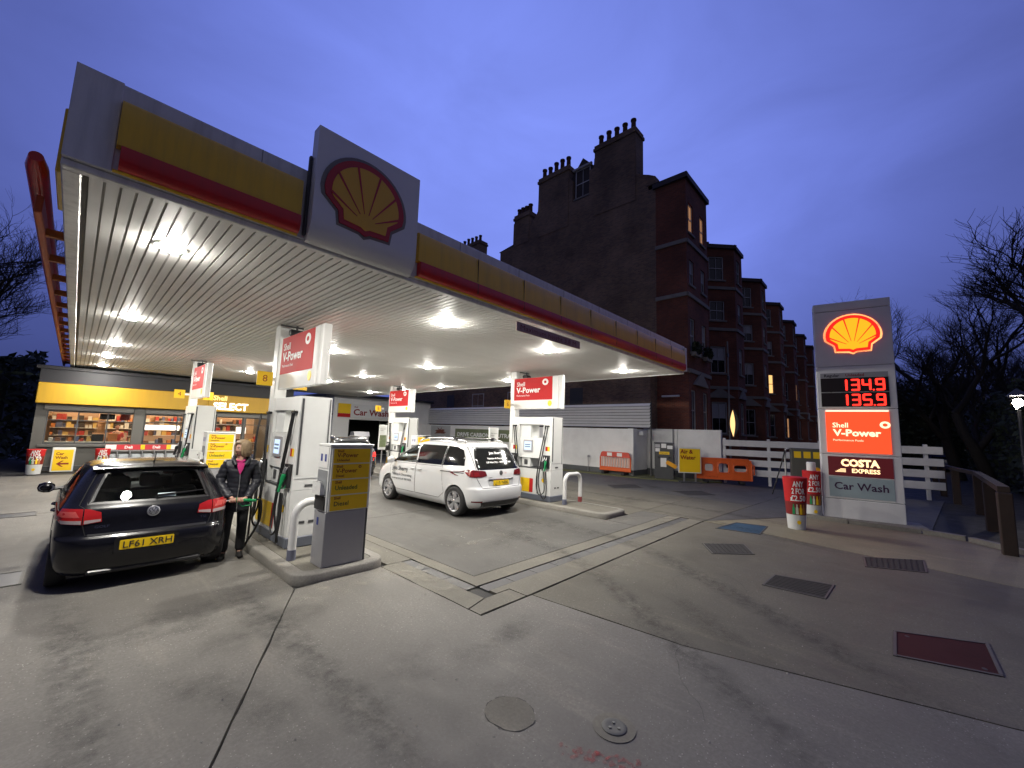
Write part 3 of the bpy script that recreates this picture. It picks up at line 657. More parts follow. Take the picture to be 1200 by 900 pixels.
# ================================================================== PUMPS
HOSE = BLACK
def nozzle_mb(M, s=1.0):
    """fuel nozzle: spout along +u, body, lever guard below, hose tail"""
    b = MB(); T = lambda p: M @ Vector(p)
    b.tube([T(p) for p in ((.06, 0, 0), (.13, .012, 0), (.20, -.005, 0), (.25, -.05, 0))], [.014*s, .012*s, .011*s, .010*s], 8)
    return b
def nozzle_body(M, s=1.0):
    b = MB(); T = lambda p: M @ Vector(p)
    b.tube([T(p) for p in ((-.19, -.012, 0), (-.12, -.006, 0), (-.05, .0, 0), (.02, .005, 0), (.07, .008, 0), (.085, .008, 0))], [.020*s, .021*s, .024*s, .036*s, .034*s, .018*s], 10)
    b.tube([T(p) for p in ((-.14, -.02, 0), (-.12, -.075, 0), (-.02, -.085, 0), (.03, -.03, 0))], [.009*s]*4, 6)
    return b
def make_pump(label, group):
    t = thing('fuel_pump', label, 'fuel pump', (0, 0, 0), 0, group)
    H = 2.34
    MB().box(-.30, .30, -.80, .80, 0, .16, .012).build('plinth', PLINTH, t)
    # white carcass: lower cabinet, end towers, top beam; the ends lean in a little
    def hx(z): return .295-.055*(z/H)
    def slabz(name, y0, y1, z0, z1, dx=0.0, m=WHITE):
        a, c = hx(z0)-dx, hx(z1)-dx
        b = MB(); b.add([(-a, y0, z0), (a, y0, z0), (a, y1, z0), (-a, y1, z0), (-c, y0, z1), (c, y0, z1), (c, y1, z1), (-c, y1, z1)],
              [(0, 3, 2, 1), (4, 5, 6, 7), (0, 1, 5, 4), (1, 2, 6, 5), (2, 3, 7, 6), (3, 0, 4, 7)]); return b.build(name, m, t)
    slabz('lower_cabinet', -.78, .78, .162, .86)
    slabz('end_tower', -.78, -.46, .864, H)
    slabz('end_tower', .46, .78, .864, H)
    slabz('top_beam', -.456, .456, 2.12, H-.004, .004)
    slabz('display_housing', -.456, .456, 1.16, 1.74, .02)
    slabz('counter', -.456, .456, .864, .90, .0, DGREY)
    slabz('upper_panel', .05, .456, 1.744, 2.116, .05)
    slabz('reader_column', .02, .35, .904, 1.156, .05)
    # the two faces
    for sgn in (-1, 1):
        F = (lambda y, z, dx=0.0: FX(-(hx(z)+.001+dx), y, z)) if sgn < 0 else (lambda y, z, dx=0.0: FXp(hx(z)+.001+dx, -y, z))
        tilt = math.atan(.055/H)
        def face(name, y0, y1, z0, z1, m, d=.006):
            z = (z0+z1)/2; M = F((y0+y1)/2, z, -.006*0)
            M = M @ Matrix.Rotation(-tilt, 4, 'X')
            return plate(abs(y1-y0), z1-z0, M, d).build(name, m, t, smooth=0)
        face('yellow_panel', .74, -.02, .20, .58, YELP)
        face('red_stripe', -.024, -.15, .20, .58, REDPOS)
        face('panel_seam', -.30, -.312, .18, .84, DGREY, .004)
        for y in (.62, -.62):
            face('price_sticker_yellow', y-.02, y-.09, 1.38, 1.50, YELP)
            face('price_sticker_red', y+.055, y-.016, 1.38, 1.50, REDPOS)
            face('nozzle_boot', y+.10, y-.11, .90, 1.26, BLACKP, .05)
            face('hose_channel', y+.12, y+.105, 1.55, 2.12, DGREY, .004)
        MB().lathe([(0, 0), (.055, .0), (.055, .006), (0, .006)], n=18).build('yellow_badge', YELP, t).matrix_local = F(-.52, .56)
        M = F(.10, 1.50, -.018) @ Matrix.Rotation(-tilt, 4, 'X')
        plate(.34, .34, M, .02, .02).build('display_bezel', GREY, t)
        plate(.26, .24, off(M, 0, 0, .02), .004).build('display_screen', mat('lit_display', (.55, .70, .90), emit=.75), t)
        for kx in range(4):
            for kz in range(2): plate(.05, .03, off(M, -.075+.05*kx, .03-.06*kz, .0245), .002).build('display_digit', mat('display_digits', (.15, .22, .35), emit=.3), t)
        M = F(.185, 1.03, -.05); plate(.11, .15, M, .012).build('card_reader', DGREY, t)
        plate(.07, .10, off(F(-.33, 1.60, -.018), 0, 0), .004).build('notice', WINK, t)
    for yy, M0 in ((-.782, FY), (.782, FYp)):
        M = M0(0, yy, 0)
        sx = 1 if M0 is FY else 1
        plate(.030, 1.20, off(M, -.215, 1.70), .006).build('corner_strip', DGREY, t)
        plate(.012, 1.30, off(M, .215, 1.66), .006).build('corner_strip', DGREY, t)
        plate(.50, .006, off(M, 0, 1.04), .003).build('panel_joint', GREY, t)
        for (u, w, z) in ((-.02, .13, .93), (-.08, .08, .37), (.06, .08, .37)): plate(w, .035, off(M, u, z), .004).build('lock_slot', DGREY, t)
    # hoses and nozzles, both faces
    for sgn in (-1, 1):
        X = sgn
        for j, (y, col_) in enumerate(((-.62, GREENP), (.62, BLACKP))):
            x0 = X*.255
            MB().box(X*.245, X*.31, y-.06, y+.06, 2.06, 2.10, .006).build('hose_outlet', BLACKP, t)
            for q, dy in ((0, -.03), (1, .045)):
                yy = y+dy; zb = .10+.10*q+.05*j; bow = (.42 if q == 0 else .30)
                pts = [(X*.285, yy, 2.08), (X*.31, yy+.10*(1 if j == 0 else -1), 1.55), (X*.335, yy+.20*(1 if j == 0 else -1), 1.0), (X*(.36), yy+.24*(1 if j == 0 else -1), .5),
                       (X*(.33+.08*q), yy+.12*(1 if j == 0 else -1), zb), (X*.40, yy-.06, zb+.06), (X*.37, yy-.05, .5), (X*.36, y-.01+dy, .82)]
                h = MB().tube(hose(pts), .0155, 8).build('hose', HOSE, t)
            for q, (dy, cm) in enumerate(((-.035, col_), (.04, BLACKP))):
                M = basis((-X*.30, 0, .95), (X*.95, 0, .30), (X*.372, y+dy, 1.03))
                nb = nozzle_body(M).build('nozzle', cm, t); nozzle_mb(M).build('spout', STEEL, nb)
    return t
pump_pos = [(2.69, 7.63, .12), (9.42, 7.76, .12), (2.62, 15.4, .12), (9.98, 15.85, .12)]
pump0 = make_pump('tall white fuel pump behind the nearest price board, nearest to the camera', 'fuel pumps on the islands')
pump0.location = pump_pos[0]
for p, lab in zip(pump_pos[1:], ('tall white fuel pump beside the white hoop at the near end of the right island', 'tall white fuel pump rising behind the roof of the black hatchback', 'tall white fuel pump behind the bonnet of the white people carrier')):
    copy_tree(pump0, p, lab)
# hanging brand signs fixed to the columns, with pump number flags
def make_sign(loc, num, label):
    t = thing('pump_sign', label, 'sign', loc, 0, 'lit brand signs on the canopy columns')
    P = [(-.05, -.95), (-.06, -.93), (-.06, .93), (-.05, .95), (.05, .95), (.06, .93), (.06, -.93), (.05, -.95)]
    MB().prism([(p[0], p[1]) for p in P], Matrix.Translation((0, 0, -.49)), .98).build('sign_case', WHITE, t)
    for sgn, F in ((-1, FX), (1, FXp)):
        M = F(sgn*.061, .16, .135)
        s_ = 1
        MR = M
        plate(1.54, .70, MR, .006).build('red_face', REDPOS, t, smooth=0)
        text('Shell', .13, WINK, t, off(MR, -.66, .10, .007), bold=.01)
        text('V-Power', .17, WINK, t, off(MR, -.66, -.115, .007), width=.98, fit=True, bold=.025)
        text('Performance Fuels', .05, WINK, t, off(MR, -.66, -.225, .007))
        b = MB(); b.prism([(.115*math.cos(a*PI/12), .10*math.sin(a*PI/12)) for a in range(24)], off(MR, .50, .19, .006), .004); r_ = b.build('ring_badge', WINK, t)
        b = MB(); b.prism([(.048*math.cos(a*PI/12), .042*math.sin(a*PI/12)) for a in range(24)], off(MR, .50, .19, .0105), .002); b.build('ring_centre', REDPOS, r_)
        mm = off(F(sgn*.062, 0, 0), .52 if sgn < 0 else .52, -.33)
        b = MB(); b.prism([(.075*math.cos(a*PI/10), .085*math.sin(a*PI/10)) for a in range(20)], mm, .006); b.build('shell_badge', YELP, t)
    for u in (-.955, .955): MB().box(-.064, .064, u-.02, u+.02, -.50, .50, .01).build('end_cap', WHITEM, t); [MB().tube([(sx*.066, u*.86, -.48), (sx*.066, u*.86, .48)], .03, 8).build('edge_bead', WHITEM, t) for sx in (-1, 1)] if u < 0 else None
    return t
def make_flag(loc, x0, x1, num, label):
    t = thing('number_flag', label, 'sign', loc, 0, 'yellow pump number flags')
    MB().box(-.135, .135, -.012, .012, -.135, .135, .004).build('plate', mat('yellow_flag', (.85, .55, .02), .4, var=.04), t)
    for M in (FY(0, -.0125, -.06), FYp(0, .0125, -.06)): text(num, .13, DARKRED, t, M, align='CENTER', name='number')
    MB().box(.135, .26, -.01, .01, -.03, .03).build('arm', WHITEM, t)
    return t
sign_pos = [(2.67, 7.60, 3.15), (9.70, 7.98, 3.22), (2.56, 15.40, 3.20), (9.98, 16.1, 3.20)]
s0 = make_sign(sign_pos[0], '8', 'red and white hanging brand sign above the nearest pump')
for p, lab in zip(sign_pos[1:], ('red and white hanging brand sign above the pump on the right island', 'red and white hanging brand sign above the pump behind the hatchback', 'red and white hanging brand sign above the pump behind the people carrier')): copy_tree(s0, p, lab)
for (x, y, z, n, lab) in ((2.44, 8.82, 2.865, '8', 'yellow flag with a red 8 beside the nearest hanging sign'), (9.38, 8.95, 2.875, '6', 'yellow flag with a red 6 at the right island'),
                          (2.235, 16.6, 2.85, '4', 'yellow flag with a red 4 above the hatchback'), (9.36, 17.0, 2.85, '5', 'yellow flag with a red 5 above the dark estate car')):
    make_flag((x, y, z), 0, 0, n, lab)
for (x, y, z, n, lab) in ((3.09, 8.82, 2.84, '7', 'yellow flag half hidden behind the nearest hanging sign'), (2.99, 16.6, 2.84, '3', 'yellow flag half hidden behind the sign above the hatchback')):
    f = make_flag((x, y, z), 0, 0, n, lab); f.rotation_euler = (0, 0, PI)
for (x, y, lab) in ((2.86, 8.60, 'black camera dome on a bracket by the nearest column top'), (9.98, 8.70, 'dark blue camera dome on a bracket by the right column top'), (2.66, 16.2, 'black camera on a bracket by the column behind the hatchback'), (10.2, 16.7, 'black camera on a bracket by the far right column')):
    t = thing('security_camera', lab, 'security camera', (x, y, HC-.001), 0, 'cameras under the canopy')
    MB().cyl((0, 0, 0), (0, 0, -.10), .02, 10).build('bracket', DGREY, t)
    MB().tube([(-.30, .02, -.03), (.12, .0, -.03)], .018, 8).build('arm', DGREY, t)
    b = MB(); b.tube([(-.13, 0, -.15), (-.11, 0, -.15), (.09, -.04, -.16), (.13, -.045, -.16)], [.06, .075, .075, .05], 12); b.build('housing', BLACKP, t)
# ================================================================== PRICE BOARDS on the islands
def make_board(label, group):
    t = thing('price_board', label, 'price board', (0, 0, 0), 0, group)
    w, d, h = .62, .38, 1.63
    MB().box(0, w-.04, .02, d, 0, .72, .008).build('lower_case', GREY, t)
    MB().box(w-.04, w-.008, .03, d-.01, 0, .74).build('edge_strip', DGREY, t)
    b = MB(); b.box(0, .03, .02, d, .72, h-.03, .004); b.box(w-.03, w, .02, d, .74, h-.03, .004); b.box(.03, w-.03, d-.03, d, .74, h-.03); b.build('upper_case', WHITE, t)
    MB().box(-.01, w+.012, .0, d+.01, h-.032, h, .006).build('top_cap', WHITE, t)
    MB().box(.032, w-.032, .16, d-.032, .74, h-.034).build('inner_box', GREY, t)
    # dispenser side, towards -X
    plate(.30, .28, FX(-.002, .2, 1.44), .006).build('notice_plate', WHITE, t)
    for u in (-.06, .07): plate(.055, .10, off(FX(-.008, .2, 1.44), u, .0), .002).build('pictogram', mat('blue_ink', (.03, .05, .25), .5), t)
    plate(.30, .34, FX(-.002, .2, 1.10), .004).build('towel_recess', mat('recess_grey', (.22, .23, .24), .5), t)
    MB().prism([(0, 0), (.10, 0), (.10, .03), (0, .16)], basis((1, 0, 0), UP, (-.075, .33, .95)), .26).build('glove_tray', WHITE, t)
    b = MB()
    for k in range(7): b.box(-.07+rnd.uniform(-.01, .01), -.02, .12+.025*k, .14+.025*k, 1.0, 1.06+rnd.uniform(0, .07))
    struct(b.build('paper_towel', WINK, t), 'stuff')
    plate(.30, .18, FX(-.002, .2, .83), .02).build('bin_opening', BLACKP, t)
    plate(.05, .10, FX(-.002, .24, .58), .003).build('pictogram', mat('blue_ink', (.03, .05, .25), .5), t)
    M = FY(w/2, .015, 0)
    plate(w-.05, .86, off(M, 0, 1.155), .012).build('board_frame', WHITE, t)
    rows = (('Shell', 'V-Power', 'Unleaded', DARKRED), ('Shell', 'V-Power', 'Diesel', DARKRED), ('Shell', 'Unleaded', '', mat('green_ink', (.05, .12, .03), .5)), ('Shell', 'Diesel', '', INK))
    for k, (a, b_, c, im) in enumerate(rows):
        zc = 1.47-.212*k
        r_ = plate(.53, .196, off(M, 0, zc, .012), .004).build('price_row', YELP, t, smooth=0)
        text(a, .034, DARKRED, r_, off(M, -.22, zc+.052, .0165), bold=.02)
        text(b_, .058, im, r_, off(M, -.22, zc+(-.018 if c else -.035), .0165), bold=.012)
        if c: text(c, .032, im, r_, off(M, -.22, zc-.072, .0165), bold=.02)
        if k == 1:
            MB().prism([(.022*math.cos(q*PI/8), .020*math.sin(q*PI/8)) for q in range(16)], off(M, .12, zc+.06, .016), .002).build('ring_badge', DARKRED, r_)
            MB().prism([(.010*math.cos(q*PI/8), .009*math.sin(q*PI/8)) for q in range(16)], off(M, .12, zc+.06, .0182), .001).build('ring_centre', YELP, r_)
    return t
bd = make_board('grey price board with four yellow rows at the near end of the left island', 'yellow price boards on the islands'); bd.location = (2.44, 5.61, .12)
copy_tree(bd, (2.33, 12.55, .12), 'yellow price board behind the woman, beside the far left pump')
copy_tree(bd, (8.95, 13.2, .12), 'yellow price board seen above the bonnet of the people carrier')
# hoop barriers
def make_hoop(label, loc):
    t = thing('hoop_barrier', label, 'hoop barrier', loc, 0, 'white hoop barriers guarding the pumps')
    w, h, r = .74, .78, .20
    P = [(0, 0, .1), (0, 0, h-r)]+[(r-r*math.cos(a), 0, h-r+r*math.sin(a)) for a in [PI/2*i/7 for i in range(1, 8)]]
    P += [(w-r+r*math.sin(a), 0, h-r+r*math.cos(a)) for a in [PI/2*i/7 for i in range(0, 8)]]+[(w, 0, .1)]
    MB().tube(P, .055, 16).build('tube', mat('white_gloss_paint', (.74, .74, .73), .25, var=.05, grime=.15, coat=.4), t, smooth=60)
    MB().cyl((0, 0, 0), (0, 0, .14), .060, 18).build('foot_sleeve', mat('grey_sleeve', (.15, .16, .22), .5), t)
    MB().cyl((w, 0, 0), (w, 0, .14), .060, 18).build('foot_sleeve', mat('dull_red_sleeve', (.28, .06, .06), .5), t)
    return t
h0 = make_hoop('white steel hoop half hidden behind the nearest price board', (2.29, 6.27, .12))
copy_tree(h0, (9.22, 6.56, .12), 'white steel hoop standing free at the near end of the right island')
# slim notice totem by the right pump column
for (x, y, lab) in ((9.2, 9.35, 'slim white notice panel left of the pump on the right island'), (10.02, 17.6, 'slim white notice panel left of the far right pump')):
    t = thing('notice_panel', lab, 'notice', (x, y, .12), 0, 'white notice panels by the columns')
    MB().box(-.2, .2, -.03, .03, .85, 2.0, .01).build('panel', WHITE, t)
    MB().cyl((0, .0, 0), (0, .0, .86), .03, 10).build('post', STEEL, t)
    plate(.34, .55, FY(0, -.031, 1.25), .003).build('printed_picture', mat('printed_green_photo', (.20, .24, .13), .5, var=.6, scale=9), t)
    text('Drive carbon', .035, INK, t, FY(-.15, -.032, 1.80)); text('neutral', .035, INK, t, FY(-.15, -.032, 1.73))
# ================================================================== CARS  (local: +y forward, rear bumper at y=0)
def pchip(xs, ys, x):
    n = len(xs)
    if x <= xs[0]: return ys[0]
    if x >= xs[-1]: return ys[-1]
    h = [xs[i+1]-xs[i] for i in range(n-1)]; dl = [(ys[i+1]-ys[i])/h[i] for i in range(n-1)]
    d = [dl[0]]+[0 if dl[i-1]*dl[i] <= 0 else 2*dl[i-1]*dl[i]/(dl[i-1]+dl[i]) for i in range(1, n-1)]+[dl[-1]]
    i = max(k for k in range(n-1) if xs[k] <= x); t = (x-xs[i])/h[i]
    return (2*t**3-3*t*t+1)*ys[i]+(t**3-2*t*t+t)*h[i]*d[i]+(-2*t**3+3*t*t)*ys[i+1]+(t**3-t*t)*h[i]*d[i+1]
def ring_pts(z, R, F, Wd, rr, rf, bow, tr, tf):
    """half outline at height z, from rear centre round to front centre"""
    P = []
    def wid(y):
        m = (R+F)/2; u = (y-m)/max(.1, (F-R)/2)
        return Wd*(1-(tr*max(0, -u)**3)-(tf*max(0, u)**3))
    rr = min(rr, Wd*.8, (F-R)*.3); rf = min(rf, Wd*.8, (F-R)*.3)
    wr, wf = wid(R+rr), wid(F-rf)
    for k in range(9): x = (wr-rr)*k/9; P.append((x, R+bow*(x/Wd)**2))
    yb = R+bow*((wr-rr)/Wd)**2
    for k in range(10):
        a = PI/2*k/9; P.append((wr-rr+rr*math.sin(a), yb+(rr)*(1-math.cos(a))))
    y0, y1 = yb+rr, F-bow*1.5-rf
    for k in range(1, 24): y = y0+(y1-y0)*k/24; P.append((wid(y), y))
    for k in range(10):
        a = PI/2*k/9; P.append((wf-rf+rf*math.cos(a), y1+rf*math.sin(a)))
    for k in range(1, 7):
        x = (wf-rf)*(1-k/6); P.append((x, y1+rf+bow*1.5*(1-(x/max(.01, wf-rf))**2)))
    return [(x, y, z) for x, y in P]
def loft(slices, zs, shrink=0.0):
    keys = ('R', 'F', 'W', 'rr', 'rf', 'bow', 'tr', 'tf'); Z = [s[0] for s in slices]
    rings = []
    for z in zs:
        v = [pchip(Z, [s[1+k] for s in slices], z) for k in range(8)]
        h = ring_pts(z, *v); full = h+[(-x, y, zz) for x, y, zz in h[-2:0:-1]]; rings.append(full)
    n = len(rings[0]); b = MB(); b.add([p for r in rings for p in r], [(i*n+j, i*n+(j+1) % n, (i+1)*n+(j+1) % n, (i+1)*n+j) for i in range(len(rings)-1) for j in range(n)]+[tuple(range(n))[::-1], tuple((len(rings)-1)*n+j for j in range(n))])
    return b
def frange(a, b, n): return [a+(b-a)*i/(n-1) for i in range(n)]
class Body:
    def __init__(s, slices, zs):
        s.mb = loft(slices, zs); s.bvh = BVHTree.FromPolygons([Vector(v) for v in s.mb.v], s.mb.f)
    def hit(s, side, u, v):
        if side == 'L': o, d = Vector((-3, u, v)), Vector((1, 0, 0))
        elif side == 'R': o, d = Vector((3, u, v)), Vector((-1, 0, 0))
        elif side == 'B': o, d = Vector((u, -3, v)), Vector((0, 1, 0))
        elif side == 'F': o, d = Vector((u, 9, v)), Vector((0, -1, 0))
        else: o, d = Vector((u, v, 5)), Vector((0, 0, -1))
        p, n, i, q = s.bvh.ray_cast(o, d)
        if p is None:
            p, n, i, q = s.bvh.find_nearest(o+d*(3-.9))
        if n.dot(d) > 0: n = -n
        return p, n
    def patch(s, side, poly, d0=.004, depth=.012, step=.07, name='panel', m=None, parent=None, smooth=45, inner=None):
        """sheet following the body inside polygon poly (u,v), standing d0 proud, with edges going down by depth"""
        B = []
        for i in range(len(poly)):
            a, c = Vector(poly[i]), Vector(poly[(i+1) % len(poly)]); n = max(1, int((c-a).length/step))
            for k in range(n): B.append(a.lerp(c, k/n))
        nb = len(B); us = [p.x for p in B]; vs_ = [p.y for p in B]; pts = list(B)
        def inside(x, y):
            r = False
            for i in range(nb):
                a, c = B[i-1], B[i]
                if (a.y > y) != (c.y > y) and x < (c.x-a.x)*(y-a.y)/(c.y-a.y)+a.x: r = not r
            return r
        u = min(us)+step*.5
        while u < max(us):
            v = min(vs_)+step*.5
            while v < max(vs_):
                if inside(u, v) and min((Vector((u, v))-p).length for p in B) > step*.45: pts.append(Vector((u, v)))
                v += step
            u += step
        r = delaunay_2d_cdt(pts, [(i, (i+1) % nb) for i in range(nb)], [list(range(nb))], 1, 1e-5)
        vo, eo, fo = r[0], r[1], r[2]; V = []; NV = []
        for p in vo:
            q, n = s.hit(side, p.x, p.y); V.append(q+n*d0); NV.append(n)
        cnt = {}
        for f in fo:
            for i in range(len(f)): e = (f[i], f[(i+1) % len(f)]); cnt[e] = 1
        edge = [e for e in cnt if (e[1], e[0]) not in cnt]
        b = MB(); o = len(V); low = [V[i]-NV[i]*depth for i in range(len(V))]
        b.add(V+low, [tuple(f) for f in fo]+[(e[0], e[1], o+e[1], o+e[0]) for e in edge])
        return b.build(name, m, parent, smooth=smooth)
    def ribbon(s, side, pts, w=.006, d0=.0025, name='seam', m=None, parent=None, closed=False):
        """thin strip along a polyline on the body"""
        P = [Vector(p) for p in pts]; Q = []
        for i in range(len(P)-(0 if closed else 1)):
            a, c = P[i], P[(i+1) % len(P)]; n = max(1, int((c-a).length/.08))
            for k in range(n): Q.append(a.lerp(c, k/n))
        if not closed: Q.append(P[-1])
        V = []; n = len(Q)
        for i, p in enumerate(Q):
            t = (Q[(i+1) % n] if closed or i < n-1 else p)-(Q[i-1] if closed or i > 0 else p); t.normalize(); nn = Vector((-t.y, t.x))*w/2
            for sg in (-1, 1):
                q, no = s.hit(side, p.x+nn.x*sg, p.y+nn.y*sg); V.append(q+no*d0)
        F = [(2*i, 2*i+1, 2*((i+1) % n)+1, 2*((i+1) % n)) for i in range(n if closed else n-1)]
        return MB().add(V, F).build(name, m, parent, smooth=0)
SEAM = mat('panel_gap', (.006, .006, .007), .8, var=.05)
TYRE = mat('tyre_rubber', (.016, .016, .017), .75, var=.25, bump=.3)
ALLOY = mat('alloy_wheel', (.52, .52, .54), .28, metal=.75, var=.05)
ALLOYD = mat('alloy_pocket', (.03, .03, .032), .5, metal=.4)
TINT = glass_mat('tinted_car_glass', (.72, .76, .75), .02)
PRIV = mat('privacy_glass', (.008, .009, .010), .04, var=.1, spec=.7)
CABIN = mat('cabin_trim', (.05, .05, .052), .75, var=.2)
PLATEY = mat('number_plate_yellow', (.82, .55, .01), .35, var=.03)
CHROME = mat('chrome', (.75, .75, .77), .12, metal=1.0, var=.03)
def make_wheel(parent, x, y, r, wid, side, spokes=5, twin=True):
    """wheel (tyre) with rim sub-part; side=-1 faces -x"""
    prof = [(r*.66, -wid*.46), (r*.80, -wid*.5), (r*.94, -wid*.47), (r*.99, -wid*.36), (r, -wid*.15), (r, wid*.15), (r*.99, wid*.36), (r*.94, wid*.47), (r*.80, wid*.5), (r*.66, wid*.46)]
    w = MB().lathe(prof, axis='x', n=36).build('wheel', TYRE, parent, smooth=50); w.location = (x, y, r)
    s = side; b = MB()
    b.lathe([(r*.67, s*wid*.47), (r*.64, s*wid*.45), (r*.60, s*wid*.28), (r*.60, -s*wid*.4)], axis='x', n=36)
    b.lathe([(r*.685, s*wid*.46), (r*.675, s*wid*.50), (r*.635, s*wid*.47), (r*.62, s*wid*.40)], axis='x', n=36)
    for k in range(spokes):
        for da in ((-.20, .20) if twin else (0,)):
            a0 = 2*PI*k/spokes+.3; a1 = a0+da
            p0 = (r*.10, a0+da*.3); p1 = (r*.63, a1)
            for half, wd0, wd1 in ((0, .040 if twin else .07, .050 if twin else .085),):
                c0 = Vector((0, p0[0]*math.cos(p0[1]), p0[0]*math.sin(p0[1]))); c1 = Vector((0, p1[0]*math.cos(p1[1]), p1[0]*math.sin(p1[1])))
                t = (c1-c0).normalized(); nn = Vector((0, -t.z, t.y))
                o0, o1 = s*wid*.40, s*wid*.46; i0, i1 = s*wid*.22, s*wid*.30
                V = []
                for c, wd, o, i in ((c0, wd0*r/.33, o0, i0), (c1, wd1*r/.33, o1, i1)):
                    for q in (-1, 1): V.append(c+nn*wd*.5*q+Vector((o, 0, 0)))
                    for q in (-1, 1): V.append(c+nn*wd*.75*q+Vector((i, 0, 0)))
                b.add(V, [(0, 1, 5, 4), (0, 4, 6, 2), (1, 3, 7, 5), (4, 5, 7, 6), (0, 2, 3, 1)])
    b.lathe([(0, s*wid*.43), (r*.12, s*wid*.42), (r*.17, s*wid*.36), (r*.17, s*wid*.2)], axis='x', n=20)
    b.build('rim', ALLOY, w, smooth=40)
    MB().lathe([(0, s*wid*.12), (r*.60, s*wid*.12)], axis='x', n=28).build('brake_disc', ALLOYD, w)
    return w
def prism_cutter(side, poly, x0, x1):
    b = MB()
    if side == 'X': M = basis((0, 1, 0), UP, (x0, 0, 0)); d = x1-x0
    else: M = basis((-1, 0, 0), UP, (0, x0, 0)); d = x1-x0; poly = [(-u, v) for u, v in poly]
    b.prism(poly, M, d); return b.build('cutter', SEAM, smooth=0)
def cyl_cutter(y, z, r, x0, x1): return MB().cyl((x0, y, z), (x1, y, z), r, 40).build('cutter', SEAM, smooth=0)
def seat_row(parent, y, xs, w, zseat, h, name='seat'):
    for x in xs:
        b = MB(); b.box(x-w/2, x+w/2, y, y+.48, zseat-.12, zseat, .05)
        M = Matrix.Translation((x, y+.02, zseat)) @ Matrix.Rotation(math.radians(14), 4, 'X')
        P = plate(w, h, M @ Matrix.Rotation(PI/2, 4, 'X') @ Matrix.Translation((0, h/2, -.06)), .12, .06); b.add(P.v, P.f)
        Q = plate(w*.55, .17, M @ Matrix.Rotation(PI/2, 4, 'X') @ Matrix.Translation((0, h+.13, -.045)), .09, .05); b.add(Q.v, Q.f)
        b.build(name, CABIN, parent)
